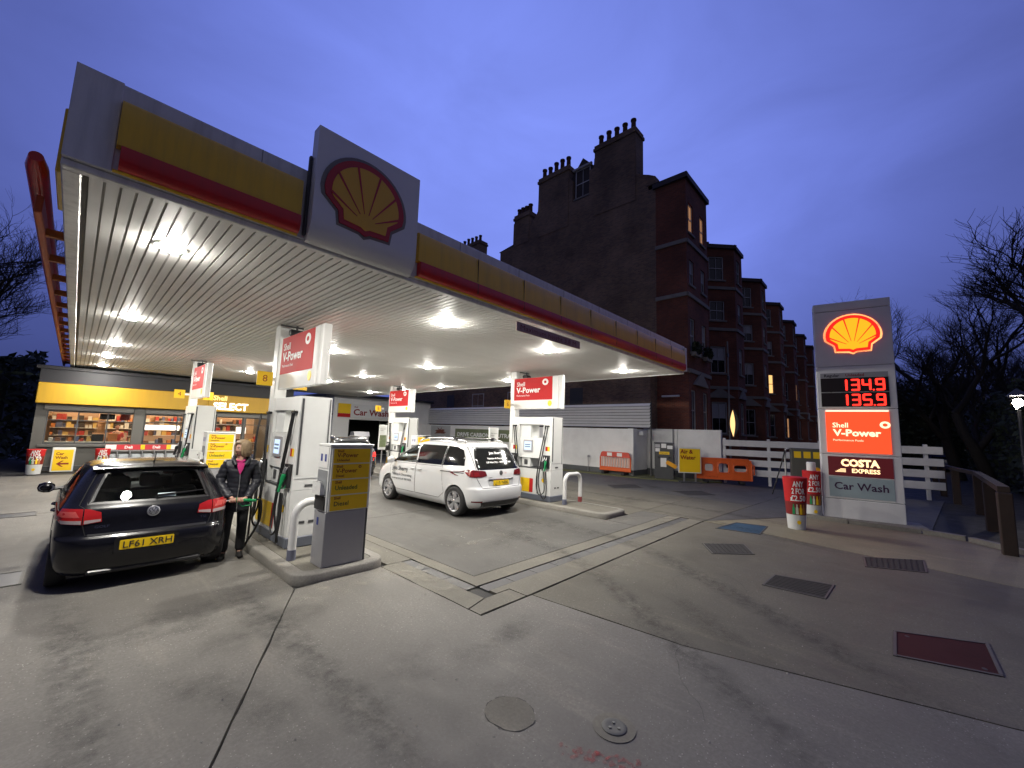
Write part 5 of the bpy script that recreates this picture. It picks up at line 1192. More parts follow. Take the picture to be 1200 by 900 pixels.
def make_woman(loc, rz):
    """local: faces +x' = -X world side (towards the car) after rz; built facing -x"""
    t = thing('person', 'woman with blond bob in black padded coat and pink top holding the green nozzle', 'person', loc, rz)
    # local axes: she faces -y ; left hand is +x
    hipz = .90
    body = [
        # trunk up to the neck and the back of the skull
        [(0, .0, .92, .145, .105), (0, .01, 1.05, .125, .095), (0, .015, 1.22, .145, .10), (0, .02, 1.36, .135, .085), (0, .015, 1.44, .06, .055), (0, .0, 1.50, .050, .052), (0, -.012, 1.56, .055, .062)],
        # legs, weight on the left one
        [(0, .0, .92), (.085, .005, .86, .088), (.098, -.012, .50, .058), (.10, .02, .12, .036), (.10, .015, .07, .036), (.108, -.10, .035, .034), (.112, -.16, .03, .026)],
        [(0, .0, .92), (-.085, .005, .86, .088), (-.10, -.028, .50, .058), (-.112, -.01, .12, .036), (-.112, -.012, .07, .036), (-.135, -.12, .035, .034), (-.146, -.18, .03, .026)],
        # arms: both hands in front at waist height
        [(0, .02, 1.36), (.165, .02, 1.375, .052), (.235, .035, 1.11, .040), (.125, -.185, .905, .030), (.065, -.240, .870, .024)],
        [(0, .02, 1.36), (-.165, .02, 1.375, .052), (-.235, .02, 1.11, .040), (-.105, -.195, .915, .030), (-.045, -.255, .880, .024)]]
    ch = []
    for c in body: ch.append([(p if len(p) > 3 else p+((.145, .105) if p[2] < 1 else (.135, .085))) for p in c])
    ch = [[(p[0], p[1], p[2], p[3], p[4] if len(p) > 4 else p[3]) for p in c] for c in ch]
    skin_mesh('body', ch, SKIN, t, 2)
    # head: one modelled surface with brow, nose, lips, chin
    n, mth = 40, 30; hv = []; hf = []; hc = Vector((0, -.022, 1.605))
    def bump(a, e, a0, e0, sa, se): 
        d = (a-a0+PI) % (2*PI)-PI; return math.exp(-(d/sa)**2-((e-e0)/se)**2)
    for i in range(mth+1):
        e = -PI/2+PI*i/mth
        for k in range(n):
            a = 2*PI*k/n                     # a=0 -> -y (face)
            rx, ry, rz_ = .072, .092, .115
            x, y, z = rx*math.cos(e)*math.sin(a), -ry*math.cos(e)*math.cos(a), rz_*math.sin(e)
            if z < -.02: f = 1-.30*((-.02-z)/.095); x *= f; y = y*f-.012*(1-f)*3
            w = 0
            w += .020*bump(a, e, 0, -.16, .16, .16)+.010*bump(a, e, 0, .06, .13, .22)       # nose
            w += .006*bump(a, e, 0, .27, .6, .12)                                             # brow
            w -= .009*(bump(a, e, .36, .12, .18, .11)+bump(a, e, -.36, .12, .18, .11))        # eye sockets
            w += .006*bump(a, e, 0, -.47, .30, .06)+.006*bump(a, e, 0, -.60, .26, .06)       # lips
            w -= .004*bump(a, e, 0, -.535, .3, .03)
            w += .009*bump(a, e, 0, -.92, .4, .20)                                            # chin
            w += .005*(bump(a, e, .75, -.12, .3, .22)+bump(a, e, -.75, -.12, .3, .22))        # cheeks
            d = Vector((x, y, z)).normalized() if (x or y or z) else Vector((0, 0, 1))
            hv.append(Vector((x, y, z))+d*w)
    for i in range(mth):
        for k in range(n): hf.append((i*n+k, i*n+(k+1) % n, (i+1)*n+(k+1) % n, (i+1)*n+k))
    hd = MB().add(hv, hf).build('head', SKIN, t, smooth=180); hd.location = hc; hd.rotation_euler = (math.radians(6), 0, math.radians(-52))
    eye = mat('eye_white', (.6, .6, .58), .3); iris = mat('iris', (.04, .05, .05), .3); lip = mat('lips', (.40, .10, .10), .5)
    for s_ in (-1, 1):
        e_ = MB().lathe([(0, .012), (.008, .009), (.012, 0), (.008, -.009), (0, -.012)], axis='y', n=14).build('eye', eye, hd); e_.location = (s_*.028, -.075, .016)
        MB().lathe([(0, -.0125), (.0055, -.0115)], axis='y', n=12).build('iris', iris, e_)
        MB().tube([(s_*.014, -.090, .036), (s_*.030, -.090, .041), (s_*.046, -.080, .035)], [.002, .0032, .002], 6).build('eyebrow', HAIR, hd)
        MB().tube([(s_*.069, -.004, .015), (s_*.079, .010, .022), (s_*.080, .012, -.004), (s_*.073, .002, -.022)], [.006, .010, .009, .006], 8).build('ear', SKIN, hd)
    MB().tube([(-.024, -.082, -.060), (0, -.092, -.058), (.024, -.082, -.060)], [.003, .0065, .003], 8).build('lips', lip, hd)
    # hair: layered bob of many overlapping locks
    hb = MB(); r2 = random.Random(3)
    for k in range(260):
        a = r2.uniform(.80, 2*PI-.80) if k > 40 else r2.uniform(-.80, .80)
        top = Vector((math.sin(a)*.02+r2.uniform(-.012, .012), .006-math.cos(a)*.02+r2.uniform(-.012, .012), .125+r2.uniform(-.004, .008)))
        front = abs(((a+PI) % (2*PI))-PI) < .80
        if front: ends = [(.070, .108), (.084, .085+r2.uniform(-.006, .012))]
        else: ends = [(.088, .088), (.106, .02), (.103, -.055), (.086+r2.uniform(-.01, .012), -.105+r2.uniform(-.02, .02))]
        pts = [top]
        for r_, z in ends:
            pts.append(Vector((math.sin(a)*r_*.90+r2.uniform(-.009, .009), -math.cos(a)*r_*1.05+.008, z)))
        hb.tube(hose(pts), [.012]*(6*(len(pts)-1)-3)+[.009, .007, .004, .0015], 6)
    hb.build('hair', HAIR, hd, smooth=180)
    # trousers and boots follow the legs
    tr = [[(0, .0, .93, .150, .112), (.087, .005, .84, .098, .098), (.098, -.010, .50, .073, .073), (.10, .02, .14, .066, .066), (.10, .02, .09, .066, .066)],
          [(0, .0, .93, .150, .112), (-.087, .005, .84, .098, .098), (-.10, -.026, .50, .073, .073), (-.112, -.008, .14, .066, .066), (-.112, -.008, .09, .066, .066)]]
    skin_mesh('trousers', tr, JEANS, t, 2)
    for x0, y0, x1, y1 in ((.10, .02, .112, -.17), (-.112, -.008, -.146, -.195)):
        skin_mesh('boot', [[(x0, y0+.005, .16, .048, .048), (x0, y0+.012, .055, .047, .047), ((x0+x1)/2, (y0+y1)/2-.01, .045, .044, .040), (x1, y1, .034, .036, .030)]], SHOE, t, 2)
        MB().box(x0-.04, x0+.04, y0-.03, y0+.05, .0, .03, .008).build('heel', SHOE, t)
    # padded coat: trunk with quilting, sleeves, collar
    def quilt(co, no):
        z = co.z; w = .5+.5*math.cos(2*PI*(z+.02*math.sin(9*co.x))/.068); return co+no*(.010*(1-w**6))*.9+no*(.0025*math.sin(60*co.x+31*z))
    ct = [[(0, .005, .66, .182, .138), (0, .005, .74, .186, .142), (0, .01, .92, .172, .132), (0, .012, 1.07, .150, .118), (0, .015, 1.22, .172, .128), (0, .02, 1.345, .165, .108), (0, .022, 1.43, .085, .075)],
          [(0, .02, 1.345, .165, .108), (.170, .02, 1.365, .078, .078), (.245, .04, 1.11, .070, .070), (.138, -.165, .925, .054, .054), (.105, -.205, .892, .047, .047)],
          [(0, .02, 1.345, .165, .108), (-.170, .02, 1.365, .078, .078), (-.245, .025, 1.11, .070, .070), (-.125, -.170, .935, .054, .054), (-.085, -.218, .902, .047, .047)]]
    skin_mesh('coat', ct, COAT, t, 3, post=quilt)
    cb = MB(); cb.tube(hose([(.055, -.105, 1.36), (.095, -.045, 1.435), (.088, .05, 1.475), (0, .095, 1.49), (-.088, .05, 1.475), (-.095, -.045, 1.435), (-.055, -.105, 1.36)]), .030, 8); cb.build('collar', COAT, t, smooth=180)
    zp = MB(); zp.tube(hose([(0, -.128, 1.26), (.006, -.137, 1.10), (.0, -.142, .92), (.004, -.150, .70)]), .006, 6); zp.build('zip', STEEL, t)
    MB().add([(-.055, -.112, 1.40), (.055, -.112, 1.40), (.030, -.132, 1.30), (.0, -.138, 1.225), (-.030, -.132, 1.30), (0, -.122, 1.41), (0, -.142, 1.31)], [(0, 5, 6, 4), (5, 1, 2, 6), (4, 6, 3), (6, 2, 3)]).build('pink_top', PINK, t, smooth=180)
    MB().tube([(-.052, -.058, 1.43), (0, -.085, 1.415), (.052, -.058, 1.43)], .016, 8).build('neckline', PINK, t)
    # hands: palm, four bent fingers, thumb, closed round the nozzle grip (which runs along local x at y=-.285 z=.955)
    def hand(px, sgn, wrist):
        wx, wy, wz = wrist; chs = [[(wx, wy, wz, .022, .020), (px, -.262, .890, .030, .016), (px-.0*sgn, -.285, .903, .032, .014)]]
        root = chs[0][-1]
        for k in range(4):
            fx = px+(k-1.5)*.019; L = (.9, 1.0, .95, .78)[k]
            chs.append([root, (fx, -.300, .905, .0095, .0095), (fx, -.300-.022*L, .890, .0092, .0092), (fx, -.300-.026*L, .870-.006*L, .0088, .0088), (fx, -.300-.008*L, .853-.004*L, .0080, .0080), (fx, -.283, .849, .0068, .0068)])
        chs.append([chs[0][1], (px+sgn*.038, -.262, .880, .012, .012), (px+sgn*.046, -.282, .865, .010, .010), (px+sgn*.034, -.298, .853, .008, .008)])
        skin_mesh('hand', chs, SKIN, t, 1)
    hand(.030, 1, (.085, -.222, .883)); hand(-.055, -1, (-.062, -.240, .890))
    return t
wl = (1.83, 7.35, 0)
woman = make_woman(wl, math.radians(-12))

nz = thing('fuel_nozzle', 'green fuel nozzle held by the woman, its spout in the filler of the black hatchback', 'fuel nozzle', (1.815, 7.075, .868), math.radians(-12))
M = basis((-1, 0, 0), UP, (0, 0, 0)); nozzle_body(M, 1.0).build('nozzle_body', GREENP, nz); nozzle_mb(M).build('spout', STEEL, nz)
h = MB().tube(hose([(.18, 0, -.012), (.27, .02, -.04), (.30, .12, -.35), (.20, .35, -.74), (.30, .6, -.72), (.36, .8, -.30), (.34, .82, .25), (.33, .80, .9), (.38, .83, 1.30)]), .0155, 8).build('hose', HOSE, nz)
h.rotation_euler = (0, 0, math.radians(12))
# ================================================================== SHOP
SY = 22.8
def wall_holes(parent, name, m, M, w, h, holes, th=.2, reveal=None):
    """wall sheet w x h with rectangular openings (u0,u1,v0,v1) and reveals going back by th; M: u,v,outward"""
    us = sorted({0, w}|{x for q in holes for x in q[:2]}); vs = sorted({0, h}|{x for q in holes for x in q[2:]}); b = MB()
    for i in range(len(us)-1):
        for j in range(len(vs)-1):
            cu, cv = (us[i]+us[i+1])/2, (vs[j]+vs[j+1])/2
            if any(q[0] < cu < q[1] and q[2] < cv < q[3] for q in holes): continue
            b.quad(*[M @ Vector(p) for p in ((us[i], vs[j], 0), (us[i+1], vs[j], 0), (us[i+1], vs[j+1], 0), (us[i], vs[j+1], 0))])
    for q in holes:
        c = [(q[0], q[2]), (q[1], q[2]), (q[1], q[3]), (q[0], q[3])]
        for k in range(4):
            p0, p1 = c[k], c[(k+1) % 4]
            b.quad(M @ Vector((*p0, 0)), M @ Vector((*p1, 0)), M @ Vector((*p1, -th)), M @ Vector((*p0, -th)))
    me = b.build(name, m, parent, smooth=0); return me
shop = thing('shop', 'low forecourt shop with yellow fascia, lit windows and glowing white shop name', 'shop', (0, SY, 0))
SX0, SX1 = -.95, 7.6
M = FY(SX0, 0, 0)
fr = wall_holes(shop, 'front_wall', TAUPE, M, SX1-SX0, 3.7, [(.28, 2.72, .98, 2.22), (3.0, 5.15, .98, 2.22), (5.45, 6.55, .05, 2.25), (6.62, 7.72, .05, 2.25), (7.8, 8.4, .6, 2.25)], .16)
MB().box(SX0, SX0+.1, .002, 5.6, 0, 3.7).build('side_wall', TAUPE, shop); MB().box(SX1-.1, SX1, .002, 5.6, 0, 3.7).build('side_wall', TAUPE, shop)
MB().box(SX0+.1, SX1-.1, 5.5, 5.6, 0, 3.0).build('rear_wall', mat('warm_shop_wall', (.84, .58, .38), .7, var=.1), shop)
MB().box(SX0+.1, SX1-.1, .162, 5.5, 2.72, 2.80).build('ceiling', mat('shop_ceiling', (.7, .66, .6), .7), shop)
MB().box(SX0+.1, SX1-.1, .162, 5.5, -.05, .02).build('shop_floor', mat('shop_floor_tile', (.35, .32, .28), .4), shop)
MB().box(SX0-.15, SX1+.2, -.35, 5.7, 3.72, 3.86, .02).build('roof_edge', mat('unlit_roof_band', (.012, .012, .016), .6), shop)
MB().box(SX0-.02, SX1, -.34, -.003, 3.23, 3.715).build('dark_upper_band', mat('unlit_roof_band', (.012, .012, .016), .6, spec=.2), shop)  # roof and band coloured near black for lack of canopy light up here
MB().box(SX0-.03, 4.06, -.40, -.003, 2.47, 3.22, .02).build('yellow_fascia', mat('shop_yellow', (.46, .265, .007), .5, var=.06, streak=.2), shop)
MB().box(4.065, SX1+.02, -.40, -.003, 2.47, 3.22, .02).build('yellow_fascia', mat('shop_yellow', (.56, .325, .008), .5), shop)
for x0, x1 in ((-.75, 1.68), (2.04, 4.25), (4.4, 7.5)): MB().box(x0, x1, -.10, -.003, 2.24, 2.46, .01).build('shutter_box', GREY if False else mat('taupe_shutter_box', (.155, .152, .14), .5, var=.06), shop)
MB().box(1.69, 2.03, -.12, -.003, 0, 2.46, .01).build('pillar', TAUPE, shop); MB().box(4.26, 4.42, -.10, -.003, 0, 2.46, .01).build('pillar', TAUPE, shop)
MB().box(-.78, 1.80, -.12, -.003, .88, .975, .008).build('window_sill', TAUPE, shop); MB().box(2.04, 4.25, -.12, -.003, .88, .975, .008).build('window_sill', TAUPE, shop)
MB().box(SX0, SX1, -.06, -.003, .003, .18, .01).build('base_strip', DGREY, shop)
SHOPG = glass_mat('shop_window_glass', (.92, .93, .92), .01)
for x0, x1, z0, z1, nm in ((SX0+.28, SX0+2.72, .98, 2.22, 3), (SX0+3.0, SX0+5.15, .98, 2.22, 2), (SX0+5.45, SX0+6.55, .05, 2.25, 1), (SX0+6.62, SX0+7.72, .05, 2.25, 1), (SX0+7.8, SX0+8.4, .6, 2.25, 1)):
    wdw = MB(); f = .045
    wdw.box(x0+.001, x1-.001, .05, .11, z0+.001, z0+f); wdw.box(x0+.001, x1-.001, .05, .11, z1-f, z1-.001); wdw.box(x0+.001, x0+f, .051, .109, z0+f, z1-f); wdw.box(x1-f, x1-.001, .051, .109, z0+f, z1-f)
    for k in range(1, nm): x = x0+(x1-x0)*k/nm; wdw.box(x-.02, x+.02, .051, .109, z0+f, z1-f)
    wdw.box(x0+f, x1-f, .055, .105, z1-.36, z1-.33)
    w_ = wdw.build('window', DGREY, shop, smooth=0); MB().box(x0+f*.5, x1-f*.5, .075, .081, z0+f*.5, z1-f*.5).build('pane', SHOPG, w_, smooth=0)
GLOW = mat('glowing_white_letters', (1.0, .93, .80), emit=1.7); GLOWY = mat('glowing_amber_letters', (1.0, .72, .22), emit=1.2)
text('Shell', .20, GLOWY, shop, FY(4.22, -.41, 2.98), bold=.02, width=.52, fit=True, depth=.02); text('SELECT', .30, GLOW, shop, FY(4.25, -.41, 2.57), bold=.035, width=1.36, fit=True, depth=.02)
# lit ceiling panels and downlights inside
WARMP = mat('shop_ceiling_panel', (1.0, .72, .45), emit=13.0)
for x in (.0, 1.6, 3.2, 4.8, 6.4):
    for y in (1.2, 3.0, 4.6): MB().box(x-.3, x+.3, y-.3, y+.3, 2.69, 2.715).build('ceiling_panel', WARMP, shop, smooth=0)
# ------------------------------------------------------------------ inside the shop
PRODM = [mat('goods_'+n, c, .5) for n, c in (('red', (.42, .05, .04)), ('white', (.7, .68, .62)), ('orange', (.62, .22, .06)), ('yellow', (.66, .46, .15)), ('brown', (.22, .10, .05)), ('blue', (.12, .14, .25)), ('tan', (.5, .34, .2)), ('black', (.05, .04, .035)))]
def shelf_unit(x, y, w, h, label, seed, loc_cat='shelf unit'):
    t = thing('shelf_unit', label, loc_cat, (x, SY+y, .02)); r = random.Random(seed); n = max(3, int(h/.36))
    MB().box(-w/2, w/2, .16, .2, 0, h).build('back_panel', mat('shelf_back', (.45, .30, .2), .6), t, smooth=0)
    b = MB()
    for k in range(n):
        z = .1+k*(h-.1)/n; MB().box(-w/2, w/2, -.2, .158, z-.02, z).build('shelf', WHITEM, t, smooth=0)
        xx = -w/2+.02
        while xx < w/2-.10:
            ww = r.uniform(.07, .2); hh = r.uniform(.12, .3); b.mi = r.randrange(8); b.box(xx, min(xx+ww, w/2-.01), -.17+r.uniform(0, .05), .10, z+.002, z+hh); xx += ww+r.uniform(.005, .04)
    struct(b.build('goods', PRODM, t, smooth=0), 'stuff'); return t
shelf_unit(.1, 5.1, 1.5, 2.2, 'tall goods shelf at the far left back of the lit shop', 1); shelf_unit(1.9, 5.1, 1.6, 2.2, 'tall goods shelf at the back of the shop beyond the window pillar', 2); shelf_unit(3.7, 5.1, 1.6, 2.3, 'tall goods shelf at the back wall seen through the second shop window', 3); shelf_unit(5.9, 5.1, 1.8, 2.2, 'tall goods shelf at the back behind the shop doors', 4)
shelf_unit(1.2, 2.4, 1.1, 1.35, 'low goods shelf in the first shop window', 5); shelf_unit(3.0, 2.3, 1.5, 1.25, 'low goods shelf in the second shop window', 6); shelf_unit(6.3, 2.6, 1.2, 1.4, 'low goods shelf behind the shop doors', 7)
t = thing('service_counter', 'white service counter with till and papers behind the left shop window', 'counter', (.35, SY+.75, .02))
MB().box(-.95, 1.35, 0, .5, 0, .98, .01).build('counter_body', mat('counter_wood', (.35, .16, .06), .5), t); MB().box(-1.0, 1.4, -.03, .53, .982, 1.03, .01).build('counter_top', WHITE, t)
r = random.Random(11)
MB().box(.25, .6, .1, .4, 1.035, 1.32, .02).build('till', BLACKP, t); MB().box(.72, 1.0, .1, .35, 1.035, 1.36, .01).build('display_box', PRODM[2], t)
for k in range(7): x = -.9+.17*k; MB().box(x, x+r.uniform(.08, .15), .1, .3, 1.035, 1.035+r.uniform(.05, .22), .005).build('counter_item', PRODM[(k*3+1) % 8], t)
t = thing('hanging_screen', 'small black screen and red poster hanging behind the left shop window', 'screen', (1.05, SY+.9, 2.05)); MB().box(-.3, .15, 0, .06, -.10, .12, .01).build('screen', BLACKP, t); MB().box(.3, .62, 0, .02, -.12, .18).build('poster', PRODM[0], t); MB().tube([(0, .03, .12), (0, .03, .65)], .015, 6).build('hanger', STEEL, t)
for x, z, w, h, lab in ((3.0, 1.62, 1.6, .28, 'bright white menu light box inside the second shop window'), (6.5, 1.55, .5, .45, 'bright poster light box behind the shop door')):
    t = thing('light_box', lab, 'light box', (x, SY+4.0, z)); MB().box(-w/2, w/2, 0, .08, -h/2, h/2, .01).build('case', WHITEM, t); plate(w-.06, h-.06, FY(0, -.001, 0), .004).build('lit_face', mat('light_box_face', (1.0, .9, .85), emit=2.2), t)
def cashier(x, y, label):
    t = thing('person', label, 'person', (x, SY+y, .02))
    body = [[(0, 0, .95, .15, .10), (0, 0, 1.2, .15, .10), (0, 0, 1.38, .13, .08), (0, 0, 1.46, .05, .05), (0, 0, 1.52, .052, .055)], [(0, 0, 1.38, .13, .08), (.17, 0, 1.36, .05, .05), (.23, -.02, 1.12, .04, .04), (.12, -.22, 1.06, .03, .03)], [(0, 0, 1.38, .13, .08), (-.17, 0, 1.36, .05, .05), (-.23, -.02, 1.12, .04, .04), (-.12, -.22, 1.06, .03, .03)],
            [(0, 0, .95, .15, .10), (.09, 0, .5, .07, .07), (.09, 0, .06, .05, .05)], [(0, 0, .95, .15, .10), (-.09, 0, .5, .07, .07), (-.09, 0, .06, .05, .05)]]
    skin_mesh('body', body, SKIN, t, 1)
    skin_mesh('red_shirt', [[(0, 0, .90, .165, .115), (0, 0, 1.2, .165, .115), (0, 0, 1.38, .145, .095), (0, 0, 1.43, .07, .065)], [(0, 0, 1.38, .145, .095), (.17, 0, 1.36, .06, .06), (.225, -.015, 1.16, .055, .055)], [(0, 0, 1.38, .145, .095), (-.17, 0, 1.36, .06, .06), (-.225, -.015, 1.16, .055, .055)]], PRODM[0], t, 1)
    hd = MB().lathe([(0, -.115), (.045, -.10), (.068, -.05), (.078, .0), (.076, .05), (.055, .09), (0, .115)], n=20).build('head', SKIN, t, smooth=180); hd.location = (0, -.01, 1.63)
    MB().lathe([(.082, .02), (.083, .05), (.062, .098), (0, .124)], n=20, c=(0, .008, 0)).build('hair', mat('dark_hair', (.02, .014, .01), .6), hd, smooth=180)
    return t
cashier(1.35, 1.55, 'shop assistant in a red shirt behind the left shop window')
# ------------------------------------------------------------------ things standing outside the shop
t = thing('display_rack', 'long grey wire display rack with red and white header strip outside the shop', 'display rack', (2.05, SY-.55, 0))
w = 2.16; b = MB()
MB().box(-w/2, w/2, -.22, .25, .05, .12, .01).build('base', DGREY, t)
for k in range(7): x = -w/2+w*k/6; MB().box(x-.012, x+.012, -.22, .25, .12, .78).build('divider', GREY, t)
for z in (.42, .76): MB().box(-w/2, w/2, -.22, .25, z-.02, z).build('shelf', GREY, t)
for k in range(6):
    for z in (.13, .43):
        x = -w/2+w*k/6+.03; MB().box(x, x+w/6-.06, -.20, .2, z, z+.20, .03).build('packed_bags', mat('clear_bag_goods', (.42, .45, .47), .35, var=.3, scale=14), t)
hb_ = MB().box(-w/2, w/2, -.235, -.215, .80, 1.0).build('header_strip', mat('header_red', (.55, .03, .04), .5), t)
for x0, x1, m_ in ((-w/2, -.78, WINK), (-.08, .05, YELP), (.72, .86, YELP), (.86, w/2, WINK)): MB().box(x0, x1, -.2365, -.2355, .805, .995).build('header_patch', m_, hb_)
text('Deli', .10, WINK, hb_, FY(-.55, -.2365, .85), bold=.04); text('Deli', .10, WINK, hb_, FY(.28, -.2365, .85), bold=.04)
def a_board(w, h, label, lines, arrow, loc, rz=0.0, legs=False):
    t = thing('a_board', label, 'sign board', loc, rz); z0 = .42 if legs else .0
    MB().box(-w/2, w/2, -.02, .02, z0, z0+h, .012).build('frame', WHITE, t); plate(w-.09, h-.13, FY(0, -.021, z0+h/2-.02), .004).build('yellow_face', YELP, t)
    if legs:
        for x in (-w*.25, w*.25): MB().box(x-.03, x+.03, -.02, .02, 0, z0).build('leg', STEEL, t)
        MB().box(-w*.45, w*.45, -.2, .25, 0, .05, .01).build('foot', DGREY, t)
    else: MB().prism([(0, 0), (.30, 0), (.02, h*.95), (0, h*.95)], basis((0, 1, 0), UP, (-w/2+.03, .025, 0)), .02).build('stay', WHITEM, t); MB().prism([(0, 0), (.30, 0), (.02, h*.95), (0, h*.95)], basis((0, 1, 0), UP, (w/2-.05, .025, 0)), .02).build('stay', WHITEM, t)
    z = z0+h-.13-(.0 if legs else .05)
    for s_, hh in lines: z -= hh; text(s_, hh, DARKRED, t, FY(-w/2+.10, -.026, z), bold=.03); z -= hh*.55
    if arrow:
        b = MB(); b.prism([(-.16, 0), (-.02, .11), (.03, .11), (-.06, .03), (.16, .03), (.16, -.03), (-.06, -.03), (.03, -.11), (-.02, -.11)], FY(0, -.0255, z0+h*.33), .002); b.build('arrow', DARKRED, t)
    return t
a_board(.58, .88, 'yellow car wash sign with a red arrow leaning outside the shop', (('Car', .09), ('Wash', .09)), True, (-.08, SY-.45, 0))
a_board(1.02, 1.18, 'yellow air and water sign on short legs beside the orange barrier', (('Air &', .17), ('Water', .17)), False, (19.30, 6.85, .0), math.radians(-50), True)
def bollard(loc, rz, label, flare=1.0, cap=False, h=1.17):
    t = thing('bollard_cover', label, 'bollard', loc, rz, 'printed bollard covers'); r0, r1 = .175, .25*flare
    def rr(z): return r0+(r1-r0)*(z/h)
    def band(z0, z1, m, nm): return MB().lathe([(rr(z0), z0), (rr(z1), z1)], n=32).build(nm, m, t, smooth=60)
    band(0, .33, mat('white_cover_print', (.62, .63, .62), .4, var=.06), 'white_base'); band(.331, .62, mat('dark_red_print', (.20, .015, .015), .4, var=.3, scale=8), 'dark_band'); band(.621, h, REDPOS, 'red_band')
    MB().lathe([(rr(h), h), (rr(h)-.02, h+.01), (0, h+.01)], n=32).build('top', REDPOS, t)
    if cap: MB().lathe([(.105, h), (.105, h+.22), (.09, h+.24), (0, h+.245)], n=24).build('post_top', WHITE, t)
    def wrap(s_, hh, z, m, wd):
        o = text(s_, hh, m, t, basis((1, 0, 0), UP, (0, 0, z)), width=wd, fit=True, bold=.03, align='CENTER')
        for v in o.data.vertices:
            R = rr(v.co.z)+.004; a = v.co.x/R; v.co.x = R*math.sin(a); v.co.y = -R*math.cos(a)
    k = h/1.17
    wrap('ANY', .12, .97*k, WINK, .22); wrap('2 FOR', .12, .81*k, WINK, .27); wrap('£2.50', .12, .65*k, WINK, .32)
    for q, (x, m_) in enumerate(((-.09, GREENP), (-.03, mat('bottle_white', (.6, .6, .5), .4)), (.04, YELP), (.10, mat('bottle_amber', (.45, .2, .05), .4)))):
        a = x/.19; R = .205; M = basis((math.cos(a), math.sin(a), 0), UP, (R*math.sin(a), -R*math.cos(a), .35))
        MB().prism([(-.025, 0), (.025, 0), (.025, .13), (.012, .17), (.012, .22), (-.012, .22), (-.012, .17), (-.025, .13)], M, .006).build('printed_bottle', m_, t)
    b = MB().prism([(.04*math.cos(i*PI/8), .045*math.sin(i*PI/8)) for i in range(16)], FY(0, -.192, .17), .006); b.build('shell_badge', YELP, t)
    return t
bollard((11.72, 1.76, 0), math.radians(-67), 'red and white printed bollard cover standing in front of the other by the pylon', .98)
bollard((13.9, 1.70, 0), math.radians(-67), 'red and white printed bollard cover with white post top, behind the other by the pylon', .85, True, 1.22)
bollard((-.73, SY-1.0, 0), 0, 'red and white printed bollard cover at the far left corner of the shop', .9, False, .84)
bollard((.92, SY-.85, 0), 0, 'red and white printed bollard cover between the car wash sign and the display rack', .85, False, .84)
# ================================================================== CAR WASH
cw = thing('car_wash', 'car wash building with white sign and dark open bay', 'building', (0, 28, 0))
CWX = 12.1
M = FY(CWX, 0, 0)
wall_holes(cw, 'front_wall', WALLW, M, 8.0, 4.1, [(1.15, 6.6, .0, 2.50)], .25)
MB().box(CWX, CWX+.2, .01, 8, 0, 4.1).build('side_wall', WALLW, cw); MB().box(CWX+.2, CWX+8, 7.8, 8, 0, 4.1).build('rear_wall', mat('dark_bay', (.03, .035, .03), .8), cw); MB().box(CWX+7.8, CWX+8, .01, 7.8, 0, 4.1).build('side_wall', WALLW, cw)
MB().box(CWX-.2, CWX+8.2, -.2, 8.2, 4.1, 4.3, .02).build('roof', mat('dark_fascia', (.05, .052, .06), .5), cw)
sg = MB().box(CWX+.25, CWX+6.8, -.14, -.005, 2.64, 3.58, .01).build('sign_panel', WHITE, cw)
MB().box(CWX+.25, CWX+1.15, -.15, -.142, 2.90, 3.58).build('yellow_patch', YELP, sg); MB().box(CWX+.25, CWX+1.15, -.15, -.142, 2.64, 2.895).build('red_patch', REDPOS, sg)
text('Shell', .10, DARKRED, sg, FY(CWX+1.4, -.143, 3.34), bold=.02); text('Car Wash', .42, DARKRED, sg, FY(CWX+1.35, -.143, 2.82), bold=.025, width=2.75, fit=True)
for k in range(7): MB().lathe([(.22, 0), (.28, .1), (.28, 2.2), (.22, 2.3)], n=12, c=(CWX+1.6+.2*k if k < 3 else CWX+5.2+.2*k, 2.6, .05)).build('brush', mat('wash_brush', (.05, .07, .02), .9, var=.5, scale=20), cw)
t = thing('vacuum_unit', 'rounded grey vacuum unit with white label before the car wash', 'vacuum', (11.6, 23.0, 0))
MB().box(-.45, .45, -.3, .3, .1, 1.45, .05).build('cabinet', GREY, t); b = MB(); b.add([(-.47+.94*i, -.32+.64*j, 1.455) for j in (0, 1) for i in (0, 1)]+[(-.47+.94*i, -.2+.4*j, 1.72) for j in (0, 1) for i in (0, 1)], [(0, 1, 5, 4), (2, 3, 7, 6), (0, 2, 6, 4), (1, 3, 7, 5), (4, 5, 7, 6), (0, 1, 3, 2)]); b.build('lid', GREY, t)
plate(.5, .4, FY(.05, -.301, 1.2), .004).build('label_plate', WINK, t); MB().tube(hose([(-.46, 0, 1.2), (-.7, -.1, 1.0), (-.65, -.1, .3), (-.5, -.1, .1)]), .03, 8).build('hose', BLACK, t)
